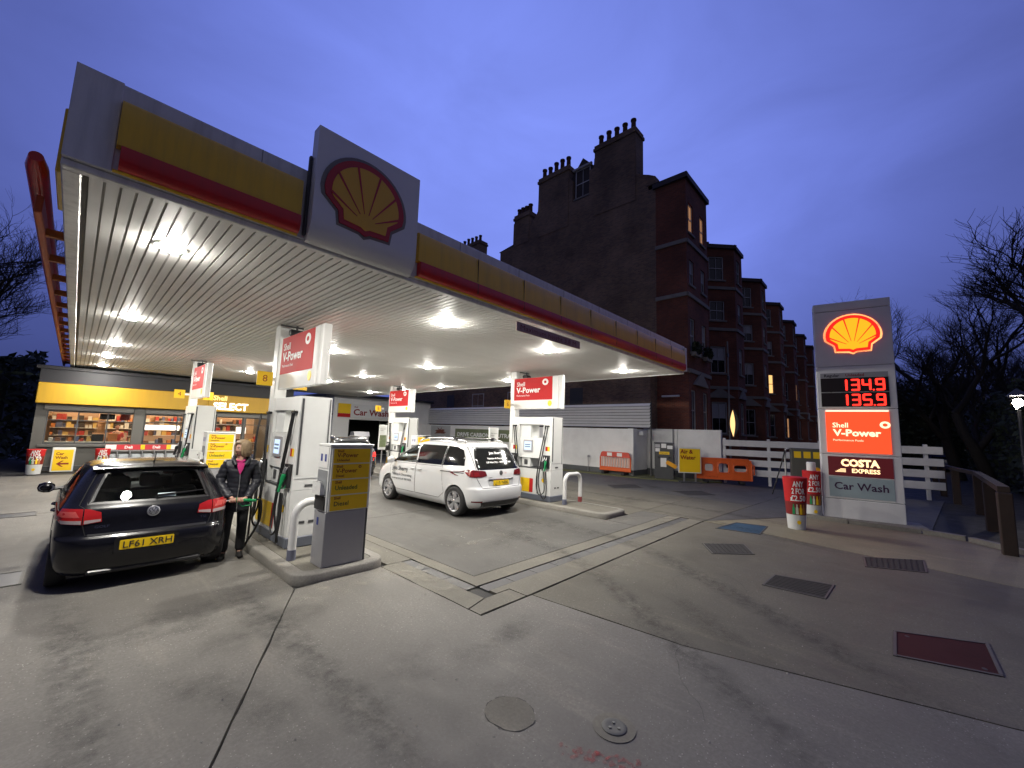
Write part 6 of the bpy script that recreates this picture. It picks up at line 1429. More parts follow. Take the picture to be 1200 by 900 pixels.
# ================================================================== BOUNDARY WALL, louvre screen
WX = 19.3
bw = thing('boundary_wall', 'white painted boundary wall with dark painted base', 'wall', (0, 0, 0))
MB().box(WX, WX+.30, 9.86, 28, .30, 2.36).build('wall_face', WALLW, bw, smooth=0); MB().box(WX-.012, WX+.30, 9.86, 28, 0, .297).build('base_band', WALLB, bw, smooth=0)
MB().box(WX-.08, WX+.36, 9.55, 9.855, .30, 2.38, .01).build('end_pier', WALLW, bw); MB().box(WX-.09, WX+.37, 9.54, 9.855, 0, .297, .005).build('base_band', WALLB, bw)
MB().box(WX+.361, 20.9, 9.60, 9.80, .30, 2.36).build('return_wall', WALLW, bw, smooth=0); MB().box(WX+.371, 20.9, 9.59, 9.80, 0, .297).build('base_band', WALLB, bw, smooth=0)
MB().box(20.902, 21.12, 5.97, 9.80, .36, 2.42).build('wall_face', WALLW, bw, smooth=0); MB().box(20.89, 21.12, 5.97, 9.80, 0, .357).build('base_band', WALLB, bw, smooth=0)
for y in (8.05, 9.45): MB().box(20.86, 20.90, y-.05, y+.05, .36, 2.42).build('pilaster', WALLW, bw, smooth=0)
MB().tube([(20.84, 8.2, 2.42), (20.84, 8.2, .1)], .035, 8).build('drain_pipe', mat('grey_pipe', (.3, .3, .31), .5), bw)
MB().tube([(20.80, 7.7, 1.4), (20.80, 7.7, .1)], .05, 8).build('grey_duct', WALLB, bw)
t = thing('flood_lamp', 'small white flood lamp on the wall pier', 'lamp', (19.9, 9.45, 2.15)); MB().box(-.12, .12, -.16, .10, -.10, .10, .03).build('housing', WHITE, t); MB().tube([(0, .1, 0), (0, .16, 0)], .03, 8).build('bracket', STEEL, t)
lv = thing('louvre_screen', 'long grey louvred screen of horizontal slats above the white wall', 'screen fence', (0, 0, 0))
SLATM = mat('grey_louvre', (.64, .64, .64), .5, metal=.0, var=.05, grime=.12); zz = 2.50
MB().box(20.02, 20.06, 9.0, 30, 2.44, 3.74).build('backing', mat('louvre_dark', (.03, .03, .032), .8), lv, smooth=0)
for k in range(8):
    z = 2.47+k*.156
    b = MB(); b.add([(19.88, 9.0, z), (19.88, 30, z), (19.99, 30, z+.135), (19.99, 9.0, z+.135), (19.895, 9.0, z-.012), (19.895, 30, z-.012), (20.01, 30, z+.125), (20.01, 9.0, z+.125)], [(0, 1, 2, 3), (4, 7, 6, 5), (0, 4, 5, 1), (3, 2, 6, 7), (0, 3, 7, 4), (1, 5, 6, 2)])
    b.build('slat', SLATM, lv, smooth=0)
for y in (9.0, 12.5, 16, 19.5, 23, 26.5): MB().box(20.0, 20.10, y-.03, y+.03, 0, 3.76).build('post', DGREY, lv, smooth=0)
# advertising sheet on the wall behind the people carrier, and the printed spiky plant beside it
t = thing('wall_banner', 'green printed banner with white lettering on the wall behind the people carrier', 'banner', (WX-.03, 20.6, 1.75))
MB().box(-.01, .01, -3.2, 3.0, -.40, .36).build('sheet', mat('printed_green_landscape', (.16, .19, .10), .6, var=.7, scale=1.4), t)
text('DRIVE CARBON NEUTRAL', .26, WINK, t, FX(-.012, 2.75, -.16), width=5.6, fit=True, bold=.03)
t = thing('wall_poster', 'pale poster with a rust red spiky plant on the wall left of the green banner', 'poster', (WX-.03, 25.4, 1.85)); MB().box(-.01, .01, -1.2, 1.2, -.45, .45).build('sheet', mat('pale_poster', (.42, .43, .42), .6), t); b = MB()
for k in range(15):
    a = math.radians(-10+200*k/14); L = .62+.18*math.sin(k*2.3); c = Vector((0, -.10)); d = Vector((math.cos(a), math.sin(a)*.6)); n_ = Vector((-d.y, d.x))*.05
    b.prism([tuple(c-n_), tuple(c+d*L*.6-n_*1.3+Vector((0, .05))), tuple(c+d*L), tuple(c+d*L*.6+n_*1.3+Vector((0, .05))), tuple(c+n_)], FX(-.011-.0004*k, 0, 0), .001)
b.build('printed_plant', mat('rust_red_print', (.16, .05, .03), .7, var=.4), t)
# ------------------------------------------------------------------ barriers, air machine
def barrier(loc, rz, label, kind):
    t = thing('plastic_barrier', label, 'barrier', loc, rz)
    if kind == 'slats':
        w, h = 1.75, .98; Z0 = .16
        MB().box(-w/2, w/2, -.03, .03, Z0, Z0+.20, .015).build('bottom_rail', ORANGE, t)
        b = MB(); b.prism([(-w/2+.02, Z0+.70), (w/2-.02, Z0+.70), (w/2-.1, Z0+.92), (w/2-.18, Z0+.96), (-w/2+.18, Z0+.96), (-w/2+.1, Z0+.92)], FY(0, .03, 0), .06); b.build('top_board', mat('red_orange_board', (.62, .06, .03), .45, var=.1), t)
        for x in (-.30, .26): plate(.28, .17, FY(x, -.0305, Z0+.83), .003).build('white_reflector', WINK, t)
        for k in range(11): x = -w/2+.14+k*(w-.28)/10; MB().box(x-.045, x+.045, -.02, .02, Z0+.202, Z0+.698, .008).build('slat', mat('pale_orange_slat', (.72, .45, .36), .5, var=.15), t)
        for x in (-w/2+.03, w/2-.03): MB().box(x-.03, x+.03, -.028, .028, Z0+.202, Z0+.698, .008).build('end_post', ORANGE, t)
    else:
        w, h = 2.3, 1.02; Z0 = .16; M = FY(0, .03, 0)
        holes = [(-.80, -.38, .38, .78), (-.22, .25, .34, .82), (.42, .98, .40, .76)]
        b = MB(); us = sorted({-w/2, w/2}|{x for q in holes for x in q[:2]}); vs = sorted({.06, .95}|{x for q in holes for x in q[2:]})
        for i in range(len(us)-1):
            for j in range(len(vs)-1):
                cu, cv = (us[i]+us[i+1])/2, (vs[j]+vs[j+1])/2
                if any(q[0] < cu < q[1] and q[2] < cv < q[3] for q in holes): continue
                b.box(us[i], us[i+1], -.03, .03, Z0-.06+vs[j], Z0-.06+vs[j+1])
        b.build('barrier_body', ORANGE, t, smooth=0)
        for q in holes:   # rounded frames round the openings
            cx, cz = (q[0]+q[1])/2, (q[2]+q[3])/2+Z0-.06; rx, rz_ = (q[1]-q[0])/2, (q[3]-q[2])/2
            pts = []
            for k in range(25): a = 2*PI*k/24; ca, sa = math.cos(a), math.sin(a); pts.append((cx+rx*abs(ca)**.55*(1 if ca > 0 else -1), -.0, cz+rz_*abs(sa)**.55*(1 if sa > 0 else -1)))
            MB().tube(pts, .045, 8).build('opening_rim', ORANGE, t)
        MB().tube([(-w/2, 0, Z0), (-w/2, 0, Z0+.75), (-w/2+.12, 0, Z0+.92), (w/2-.12, 0, Z0+.92), (w/2, 0, Z0+.75), (w/2, 0, Z0)], .045, 8).build('rounded_edge', ORANGE, t)
        text('CHAPTER 8', .07, mat('dark_orange_relief', (.35, .05, .01), .5), t, FY(-.75, -.032, Z0+.08))
        MB().tube([(w/2+.02, 0, .45), (w/2+.10, 0, .45), (w/2+.10, 0, .85), (w/2+.02, 0, .85)], .03, 8).build('link_handle', ORANGE, t)
    for x in (-w*.32, w*.32): MB().box(x-.09, x+.09, -.28, .28, 0, .14, .03).build('foot', BLACK, t)
    return t
barrier((19.02, 10.45, .05), math.radians(-90), 'orange and white slatted plastic barrier leaning by the white wall pier', 'slats')
barrier((20.35, 5.75, .02), math.radians(-64), 'orange plastic barrier with rounded openings in front of the white fence', 'holes')
barrier((-3.15, 23.3, 0), 0, 'orange plastic barrier cut off at the far left edge', 'holes')
t = thing('air_machine', 'dark grey air and vacuum machine with yellow stickers against the white wall', 'air machine', (19.5, 8.12, .03), math.radians(-68))
MB().box(-.42, .42, -.18, .25, 0, .55, .01).build('lower_case', DGREY, t); MB().box(-.42, .42, -.20, .25, .555, 1.66, .012).build('upper_case', DGREY, t); MB().box(-.45, .45, -.22, .28, 1.662, 1.72, .01).build('top', mat('slate_top', (.10, .10, .11), .5), t)
for (x, z, w, h, m_) in ((-.28, 1.55, .22, .16, GREY), (0, 1.56, .22, .2, WINK), (.27, 1.5, .24, .16, WINK), (-.28, 1.36, .2, .16, WINK), (.02, 1.22, .46, .13, YELP), (-.02, .60, .26, .42, WINK)): plate(w, h, FY(x, -.201, z if z > .7 else .78), .004).build('sticker', m_, t)
text('Vacuum', .07, INK, t, FY(-.16, -.206, 1.19), width=.36)
for x in (-.22, .24): MB().lathe([(0, 0), (.06, 0), (.06, .05), (0, .06)], axis='y', c=(x, -.26, 1.02), n=16).build('knob', BLACKP, t)
o = plate(.50, .18, FY(.33, -.23, .70) @ Matrix.Rotation(-.5, 4, 'Z'), .03, .05).build('yellow_tag', mat('amber_tag', (.80, .36, .01), .45), t)
t = thing('tap_post', 'thin standpipe with a round head against the white wall', 'standpipe', (19.2, 12.15, .05)); MB().cyl((0, 0, 0), (0, 0, .72), .018, 8).build('pipe', STEEL, t); MB().lathe([(0, .72), (.06, .75), (.06, .84), (0, .87)], n=14).build('head', GREY, t)
# ================================================================== WHITE RAIL FENCE
F0, F1 = Vector((20.95, 5.90)), Vector((22.1, -1.30)); fd = (F1-F0).normalized(); FL = (F1-F0).length
wf = thing('rail_fence', 'white painted timber fence of four wide horizontal rails behind the pylon', 'fence', (F0.x, F0.y, 0), math.atan2(fd.y, fd.x))
for k, z in enumerate((.42, .85, 1.28, 1.72)):
    for a, c in ((0, FL*.5-.004), (FL*.5+.004, FL)):
        MB().box(a, c, -.06, -.02, z-.02, z+.26, .006).build('rail', TIMBERW, wf)
for s_ in (.06, FL*.25, FL*.5, FL*.75, FL-.45): MB().box(s_-.06, s_+.06, -.018, .10, 0, 2.06, .012).build('post', TIMBERW, wf)
t = thing('water_unit', 'grey water and air unit with yellow stickers half hidden behind the pylon', 'air machine', (17.4, 2.25, 0), math.radians(-75))
MB().box(-.45, .45, -.2, .25, 0, 1.78, .015).build('case', mat('olive_grey_case', (.085, .085, .07), .5, var=.1), t)
for x in (-.27, 0, .27): plate(.20, .22, FY(x, -.201, 1.56), .004).build('sticker', YELP, t)
plate(.24, .42, FY(.22, -.24, .95), .04, .08).build('yellow_tag', mat('amber_tag', (.80, .36, .01), .45), t)
MB().tube([(-.62, -.1, 0), (-.62, -.1, 1.55), (-.60, -.1, 1.72), (-.5, -.1, 1.76)], .03, 8).build('hose_arm', STEEL, t); MB().tube(hose([(-.62, -.14, 1.7), (-.75, -.2, 1.2), (-.9, -.25, .7), (-1.05, -.2, .15)]), .02, 8).build('hose', BLACK, t)
# ================================================================== PRICE PYLON
py_dir = Vector((14.214-13.937, -.131-1.472, 0)); PW = py_dir.length
pyl = thing('price_pylon', 'tall white illuminated price pylon with glowing orange shell, red digits and lit panels', 'pylon sign', (13.937, 1.472, 0), math.atan2(py_dir.y, py_dir.x))
PH = 5.86; D = .42; PYW = mat('pylon_white', (.80, .80, .79), .4, var=.03, grime=.10)
segs = ((0.0, .54), (.55, 1.70), (1.71, 2.915), (2.925, 4.07), (4.08, 5.62), (5.635, 5.86))
for z0, z1 in segs: MB().box(0, PW, .02, D, z0, z1-.0, .012).build('panel_section', PYW, pyl)
MB().box(.05, PW-.05, .06, D-.06, 0, 5.8).build('core', DGREY, pyl, smooth=0)
MB().box(-.25, PW+.35, -.25, D+.2, -.02, .06, .02).build('plinth', KERB, pyl)
Fp = lambda u, v, w=0: FY(u, .02, v) @ Matrix.Translation((0, 0, w))
emblem(1.14, pyl, Fp(PW*.50, 4.93), mat('glow_red', (.80, .015, .010), emit=.95), mat('glow_orange', (1.0, .30, .010), emit=1.25), .05, back=mat('glow_pale_edge', (1.0, .45, .16), emit=1.2))
DISP = mat('led_backing', (.012, .006, .006), .5); LED = mat('led_red', (1.0, .025, .015), emit=2.0); LEDS = mat('led_unlit', (.03, .004, .004), .5)
SEG = {'1': 'bc', '3': 'abgcd', '4': 'fgbc', '5': 'afgcd', '9': 'abcdfg'}
def seg_digit(ch, M, w, h, parent):
    t_ = .042; g_ = {'a': (0, h, w, h), 'd': (0, 0, w, 0), 'g': (0, h/2, w, h/2), 'f': (0, h/2, 0, h), 'e': (0, 0, 0, h/2), 'b': (w, h/2, w, h), 'c': (w, 0, w, h/2)}
    for s_ in SEG[ch]:
        x0, y0, x1, y1 = g_[s_]; n = 5
        d = MB()
        for k in range(n):   # each bar a row of LED dots
            f = (k+.5)/n; x, y = x0+(x1-x0)*f, y0+(y1-y0)*f; d.prism([(x+.026*math.cos(q*PI/4), y+.026*math.sin(q*PI/4)) for q in range(8)], M, .006)
        d.prism([(min(x0, x1)-t_*.28, min(y0, y1)-t_*.28), (max(x0, x1)+t_*.28, min(y0, y1)-t_*.28), (max(x0, x1)+t_*.28, max(y0, y1)+t_*.28), (min(x0, x1)-t_*.28, max(y0, y1)+t_*.28)], M, .004)
        d.build('led_segment', LED, parent, smooth=0)
for k, (z, price, lab, lm) in enumerate(((3.37, '1349', 'Unleaded', DARKRED), (2.97, '1359', 'Diesel', mat('led_pink_label', (.9, .05, .10), emit=.6)))):
    hs = plate(PW*.86, .13, Fp(PW*.48, z+.40+.055), .006).build('price_header', mat('header_grey', (.34, .34, .36), .5), pyl)
    text('Regular', .075, INK, hs, Fp(.16, z+.418, .007), bold=.02); text(lab, .07, lm, hs, Fp(.62, z+.420, .007), bold=.02)
    dsp = plate(PW*.86, .375, Fp(PW*.48, z+.195), .02).build('price_display', DISP, pyl)
    for q, ch in enumerate(price):
        x = (.56, .74, .97, 1.24)[q]; w_ = .0 if ch == '1' else .14
        if ch == '1': x += .07
        seg_digit(ch, Fp(x, z+.05, .021), .145, .27, dsp) if ch != '1' else seg_digit('1', Fp(x-.145, z+.05, .021), .145, .27, dsp)
    MB().prism([(.022*math.cos(q*PI/4), .022*math.sin(q*PI/4)) for q in range(8)], Fp(1.18, z+.045, .021), .006).build('led_point', LED, dsp)
vp = plate(PW*.80, 1.08, Fp(PW*.49, 2.30), .02).build('brand_panel', mat('lit_orange_panel', (1.0, .085, .024), emit=.80), pyl)
MB().box(.16, PW-.19, -.004, .02, 2.845, 2.875).build('bright_edge', mat('bright_edge', (1, .55, .4), emit=1.6), vp)
LITW = mat('lit_cream_letters', (1.0, .78, .48), emit=1.1)
text('Shell', .125, LITW, vp, Fp(.28, 2.42, .021), bold=.015); text('V-Power', .165, LITW, vp, Fp(.30, 2.20, .021), width=.98, fit=True, bold=.035); text('Performance Fuels', .05, LITW, vp, Fp(.28, 2.06, .021), width=.62, fit=True)
b = MB(); R0 = [(.105*math.cos(a*PI/14), .09*math.sin(a*PI/14)) for a in range(28)]; R1 = [(.05*math.cos(a*PI/14), .042*math.sin(a*PI/14)) for a in range(28)]
b.add([Fp(PW*.83, 2.50, .022) @ Vector((x, y, 0)) for x, y in R0+R1], [(i, (i+1) % 28, 28+(i+1) % 28, 28+i) for i in range(28)]); b.build('ring_badge', LITW, vp, smooth=0)
cb_ = plate(PW*.80, .50, Fp(PW*.49, 1.40), .02).build('coffee_panel', mat('lit_maroon_panel', (.060, .006, .008), emit=.7), pyl)
CREAM = mat('lit_costa_cream', (1.0, .66, .34), emit=1.35)
text('COSTA', .17, CREAM, cb_, Fp(PW*.49, 1.41, .021), width=.78, fit=True, bold=.05, align='CENTER'); text('EXPRESS', .10, CREAM, cb_, Fp(PW*.56, 1.245, .021), width=.56, fit=True, bold=.03, align='CENTER')
for k in range(4): plate(.22-.035*k, .014, Fp(PW*.245+.018*k, 1.255+.025*k, .021), .002).build('speed_line', CREAM, cb_)
cwp = plate(PW*.80, .52, Fp(PW*.49, .86), .012).build('car_wash_panel', mat('pale_blue_grey_panel', (.36, .45, .47), .4), pyl)
text('Car Wash', .18, mat('deep_purple_ink', (.05, .015, .06), .5), cwp, Fp(PW*.49, .80, .013), width=1.08, fit=True, bold=.015, align='CENTER')
# ================================================================== BRICK MANSION BLOCK
GX = 23.0
bld = thing('mansion_block', 'tall dark brick mansion block with chimney stacks and bays receding along the street', 'building', (0, 0, 0))
prof = [(9.95, -.05), (9.95, 18.1), (10.35, 18.35), (11.2, 18.75), (11.25, 21.3), (14.35, 21.3), (14.4, 20.6), (14.75, 20.6), (14.75, 18.7), (16.15, 18.7), (16.15, 20.4), (16.45, 20.7), (16.5, 21.0), (19.35, 21.0), (19.4, 19.2), (20.1, 18.2), (20.2, 19.0), (21.95, 19.0), (22.0, -.05)]
MB().prism([(-y, z) for y, z in prof], FX(GX+.6, 0, 0) @ Matrix.Identity(4), .6).build('gable_wall', BRICKB, bld, smooth=0)
MB().box(GX+.602, 83.9, 10.45, 24, -.05, 17.4).build('rear_range', BRICKB, bld, smooth=0)
MB().prism([(10.0, 17.41), (24.2, 17.41), (20, 18.0), (12, 18.0)], basis((0, 1, 0), UP, (GX+.62, 0, 0)), 46).build('roof', SLATE, bld, smooth=0)
# dormer between the stacks, with sash window
dm = MB(); dm.prism([(14.42, 18.5), (16.48, 18.5), (16.48, 20.7), (15.45, 22.0), (14.42, 20.9)], basis((0, 1, 0), UP, (GX+.25, 0, 0)), 1.8); dm.build('dormer', mat('dark_render', (.06, .05, .045), .8), bld, smooth=0)
def sash(parent, M, w, h, pane, blind=False, frame=FRAMEW, sill=True):
    """sash window standing in M (u right, v up, outward w); origin lower centre"""
    b = MB(); f = .07
    for q in ((-w/2, -w/2+f, 0, h), (w/2-f, w/2, 0, h)): P = plate(q[1]-q[0], h, M @ Matrix.Translation(((q[0]+q[1])/2, h/2, -.06)), .06); b.add(P.v, P.f)
    for v0, v1 in ((0, f), (h-f, h), (h*.5-.03, h*.5+.03)): P = plate(w-2*f-.002, v1-v0, M @ Matrix.Translation((0, (v0+v1)/2, -.055)), .05); b.add(P.v, P.f)
    for (v0, v1) in ((f, h*.5-.03), (h*.5+.03, h-f)): P = plate(.03, v1-v0-.002, M @ Matrix.Translation((0, (v0+v1)/2, -.05)), .035); b.add(P.v, P.f)
    fo = b.build('window', frame, parent, smooth=0)
    plate(w-f, h-f, M @ Matrix.Translation((0, h/2, -.075)), .01).build('pane', pane, fo, smooth=0)
    if blind: plate(w-f*2.2, h*.48, M @ Matrix.Translation((0, h*.72, -.062)), .004).build('blind', mat('white_blind', (.42, .43, .45), .7), fo, smooth=0)
    if sill: plate(w+.25, .12, M @ Matrix.Translation((0, -.06, -.02)), .16).build('sill', STONE, fo, smooth=0)
    return fo
sash(bld, FX(GX-.02+.27-.02, 15.42, 18.95), 1.25, 2.2, PANE, frame=mat('bright_sash_paint', (.72, .73, .74), .5))
plate(1.6, .14, FX(GX+.22, 15.42, 21.22), .15).build('lintel', FRAMEW, bld)
# chimney stacks
def stack(y0, y1, z, x0=GX-.03, x1=GX+1.1, n=5, zb=17.0, ph=.9, parent=bld):
    b = MB(); b.box(x0, x1, y0, y1, zb, z); b.box(x0-.08, x1+.08, y0-.08, y1+.08, z+.002, z+.20); b.box(x0-.02, x1+.02, y0-.02, y1+.02, z+.202, z+.42); c = b.build('chimney_stack', BRICKB, parent, smooth=0)
    for k in range(n):
        y = y0+(y1-y0)*(k+.5)/n; h = ph*rnd.uniform(.85, 1.12)
        MB().lathe([(.17, z+.42), (.15, z+.42+h*.85), (.19, z+.42+h*.86), (.19, z+.42+h), (.12, z+.42+h), (.12, z+.5)], c=((x0+x1)/2-.2, y, 0), n=12).build('chimney_pot', POT, c)
stack(11.25, 14.3, 21.75, n=5); stack(16.5, 19.35, 21.4, n=5); stack(20.25, 21.85, 19.2, n=4, ph=.7)
# street front: canted bays; each storey with sash windows, stone strings and sills
FYY = 10.2; BAYY = 8.2
levels = ((1.0, 3.1), (4.4, 6.9), (8.5, 10.5) if False else (7.0+.2, 9.2), (10.8, 12.7), (14.0, 15.9))
levels = ((2.4, 4.7), (6.85, 8.85), (10.85, 12.35), (14.0, 15.85)); strings = (5.75, 10.15, 13.35)
def facade_face(M, w, wins, lit=None, gl=0.0, H=17.3):
    holes = []
    for cu, ww in wins:
        for (z0, z1) in levels: holes.append((cu-ww/2, cu+ww/2, z0, z1))
    wall_holes(bld, 'brick_face', BRICKR, M, w, H, holes, .14)
    for i, (cu, ww) in enumerate(wins):
        for j, (z0, z1) in enumerate(levels):
            p = PANE; bl = rnd.random() < .30
            if lit and (i, j) in lit: p = lit[(i, j)]; bl = False
            sash(bld, M @ Matrix.Translation((cu, z0, -.06)), ww, z1-z0, p, bl)
    for z in strings: plate(w+.04, .22, M @ Matrix.Translation((w/2, z, .0)), .09).build('stone_band', STONE, bld, smooth=0)
    plate(w+.3, .30, M @ Matrix.Translation((w/2, H+.05, -.1)), .24).build('eaves', mat('dark_eaves', (.05, .04, .04), .6), bld, smooth=0)
def dirM(a, c):
    d = Vector((c[0]-a[0], c[1]-a[1], 0)); return basis(d, UP, (a[0], a[1], 0)), d.length
# first bay: square, one blind side towards the forecourt
M, w = dirM((GX, 9.945), (GX, 8.14)); wall_holes(bld, 'brick_face', BRICKR, M, w, 17.3, [], .1)
for z in strings: plate(w+.04, .22, M @ Matrix.Translation((w/2, z, 0)), .09).build('stone_band', STONE, bld, smooth=0)
plate(w+.3, .30, M @ Matrix.Translation((w/2, 17.35, -.1)), .24).build('eaves', mat('dark_eaves', (.05, .04, .04), .6), bld, smooth=0)
M, w = dirM((GX, 8.14), (26.65, 8.14)); facade_face(M, w, [(.75, .75), (2.70, .75)], {(0, 3): PANEL2, (1, 3): PANEL2})
M, w = dirM((26.65, 8.14), (26.65, 10.2)); wall_holes(bld, 'brick_face', BRICKR, M, w, 17.3, [], .1)
MB().prism([(GX, 8.14), (26.65, 8.14), (26.65, 10.4), (GX, 10.4)], Matrix.Translation((0, 0, 17.32)), .25).build('roof', SLATE, bld, smooth=0)
MB().add([(GX-.05, 8.05, 17.6), (26.75, 8.05, 17.6), (26.8, 10.5, 17.6), (GX-.05, 10.5, 17.6), (GX+.6, 10.4, 17.85), (26.2, 10.4, 17.85)], [(0, 1, 5, 4), (0, 4, 3), (1, 2, 5), (2, 3, 4, 5), (0, 3, 2, 1)]).build('roof', SLATE, bld, smooth=0)
litmap = {(1, 1): {(2, 2): 1}}
xs0 = 26.65
for i, xr in enumerate((35.4, 43.8, 52.0, 60.0, 68.0, 76.0)):
    a, c, d_, e_ = (xr-4.3, FYY), (xr-2.25, BAYY), (xr-.15, BAYY), (xr+1.6, FYY)
    M, w = dirM((xs0, FYY), a); wall_holes(bld, 'brick_face', BRICKR, M, w, 17.0, [], .1)
    lit1 = {(0, 0): PANEL2} if i == 1 else ({(0, 1): PANEL1} if i == 2 else None)
    M, w = dirM(a, c); facade_face(M, w, [(w/2, 1.15)], {(0, 1): PANEL1} if i == 2 else ({(0, 0): PANEL2} if i == 3 else None), H=16.6-.1*i)
    M, w = dirM(c, d_); facade_face(M, w, [(w/2, .95)], {(0, 1): PANEL2} if i == 3 else None, H=16.6-.1*i)
    M, w = dirM(d_, e_); wall_holes(bld, 'brick_face', BRICKR, M, w, 16.6-.1*i, [], .1)
    z = 16.7-.1*i
    MB().add([(*a, z), (*c, z), (*d_, z), (*e_, z), (xr-1.2, FYY+.2, z+.5)], [(0, 1, 4), (1, 2, 4), (2, 3, 4), (0, 4, 3), (0, 3, 2, 1)]).build('roof', SLATE, bld, smooth=0)
    for q in range(3):   # triangular stone gablets over the ground floor windows
        pass
    for (p, r_) in ((a, c),):
        M, w = dirM(p, r_); MB().prism([(w*.1, 5.0), (w*.9, 5.0), (w*.5, 5.75)], M @ Matrix.Translation((0, 0, .02)), .12).build('stone_gablet', STONE, bld, smooth=0)
    M, w = dirM(c, d_); MB().prism([(w*.05, 5.0), (w*.95, 5.0), (w*.5, 5.8)], M @ Matrix.Translation((0, 0, .02)), .12).build('stone_gablet', STONE, bld, smooth=0)
    xs0 = e_[0]
    if i < 4: stack(11.2, 13.4, 18.6, x0=xr+1.7, x1=xr+3.0, n=4, zb=16.5, ph=.7)
    MB().tube([(xr-5.1, FYY-.08, 16.5), (xr-5.1, FYY-.08, .2)], .06, 8).build('drain_pipe', DGREY, bld)
M, w = dirM((GX, 8.14), (26.65, 8.14)); MB().prism([(.55, 5.0), (2.9, 5.0), (1.75, 5.8)], M @ Matrix.Translation((0, 0, .02)), .14).build('stone_gablet', STONE, bld, smooth=0)
M, w = dirM((xs0, FYY), (84, FYY)); wall_holes(bld, 'brick_face', BRICKR, M, w, 16.4, [], .1); MB().box(84, 84.3, FYY, 24, -.05, 16.4).build('end_wall', BRICKR, bld, smooth=0)
# window boxes with shrubs on the first bay, television aerials
def bush(center, rx, ry, rz_, n, seed, leaf=.10):
    r = random.Random(seed); b = MB()
    for k in range(n):
        d = Vector((r.gauss(0, 1), r.gauss(0, 1), r.gauss(0, 1))); d.normalize(); d *= r.random()**.4
        c = Vector(center)+Vector((d.x*rx, d.y*ry, d.z*rz_)); u = Vector((r.gauss(0, 1), r.gauss(0, 1), r.gauss(0, 1))).normalized(); v = u.cross(Vector((r.gauss(0, 1), r.gauss(0, 1), r.gauss(0, 1)))).normalized(); s_ = leaf*r.uniform(.6, 1.4)
        b.add([c-u*s_, c+v*s_*.5, c+u*s_, c-v*s_*.5], [(0, 1, 2, 3)])
    return b
for x, lab in ((23.75, 'dark evergreen window box on the left first floor window above the canopy end'), (25.7, 'dark evergreen window box on the right first floor window above the canopy end')):
    t = thing('window_box', lab, 'window box', (x, 7.95, 6.6)); MB().box(-.5, .5, -.12, .12, 0, .22).build('trough', STONE, t); bush((0, -.05, .5), .55, .22, .42, 260, int(x*10)).build('foliage', LEAF, t, smooth=0)
for (x, y, z) in ((50, 10.5, 18.3), (62, 10.5, 18.2)):
    b = MB(); b.tube([(x, y, z-1.5), (x, y, z+1)], .03, 6); b.tube([(x-.7, y, z+.9), (x+.7, y, z+.9)], .02, 6)
    for k in range(5): b.tube([(x-.6+.3*k, y-.35, z+.9), (x-.6+.3*k, y+.35, z+.9)], .012, 5)
    b.build('roof_aerial', DGREY, bld)
# further roofs and stack seen over the canopy
t = thing('far_house', 'distant house roof and chimney stack just showing over the canopy fascia', 'building', (0, 0, 0))
MB().box(30, 40, 31, 42, -.05, 17).build('wall', BRICKB, t, smooth=0); MB().add([(29.8, 30.8, 17.01), (40.2, 30.8, 17.01), (40.2, 42.2, 17.01), (29.8, 42.2, 17.01), (31, 36.5, 19.2), (39, 36.5, 19.2)], [(0, 1, 5, 4), (2, 3, 4, 5), (0, 4, 3), (1, 2, 5), (0, 3, 2, 1)]).build('roof', SLATE, t, smooth=0)
stack(32.9, 36.3, 23.0, x0=29.0, x1=30.2, n=5, zb=0, ph=.8, parent=t)
b = MB(); b.tube([(26, 25.0, 16), (26, 25.0, 18.9)], .09, 8); b.build('flue_pipe', DGREY, t)
# garage range behind the louvres with white window lights
t = thing('side_house', 'dark brick side house seen between the louvres and the canopy soffit', 'building', (0, 0, 0)); MB().box(22.2, 22.95, 10.0, 34, -.05, 5.6).build('wall', BRICKB, t, smooth=0)
for y in (20.5, 24.5): sash(t, FX(22.17, y, 3.0), 1.4, 2.0, PANE, True)
for y in (15.0, 28): plate(1.0, 2.0, FX(22.19, y, 4.0), .02).build('dark_shutter', DGREY, t)
t = thing('wall_light', 'white wall light on a bracket on the red brick side of the first bay', 'lamp', (22.8, 9.1, 4.3)); MB().box(-.14, -.02, -.55, .45, -.05, .05, .02).build('tube', WHITE, t); MB().box(-.03, .20, -.05, .05, -.03, .03).build('bracket', DGREY, t)
# lamp post with a glowing leaf shaped lantern on the pavement
t = thing('lantern_post', 'thin pole with a glowing amber leaf shaped lantern above the white wall', 'street lamp', (27.0, 7.2, 0))
MB().tube([(0, 0, 0), (0, 0, 8.0)], [.07, .045], 10).build('pole', mat('grey_pole', (.22, .22, .24), .5), t)
MB().prism([(.28*math.sin(PI*k/10)*(1 if q else -1)*(1.0 if q else .75), 2.1+1.75*k/10) for q in (0, 1) for k in (range(11) if q == 0 else range(10, -1, -1))], basis((.25, -.97, 0), UP, (-.10, -.25, 0)), .12).build('shade', DGREY, t)
MB().prism([(.21*math.sin(PI*k/10)*(1 if q else -1)*(.5 if q else .75), 2.15+1.6*k/10) for q in (0, 1) for k in (range(11) if q == 0 else range(10, -1, -1))], basis((.25, -.97, 0), UP, (-.22, -.25, 0)), .03).build('lit_face', mat('amber_lantern', (1.0, .58, .22), emit=1.2), t)
for z in (5.6, 7.0): MB().box(-.12, .12, -.05, .05, z, z+.25, .02).build('bracket', DGREY, t)
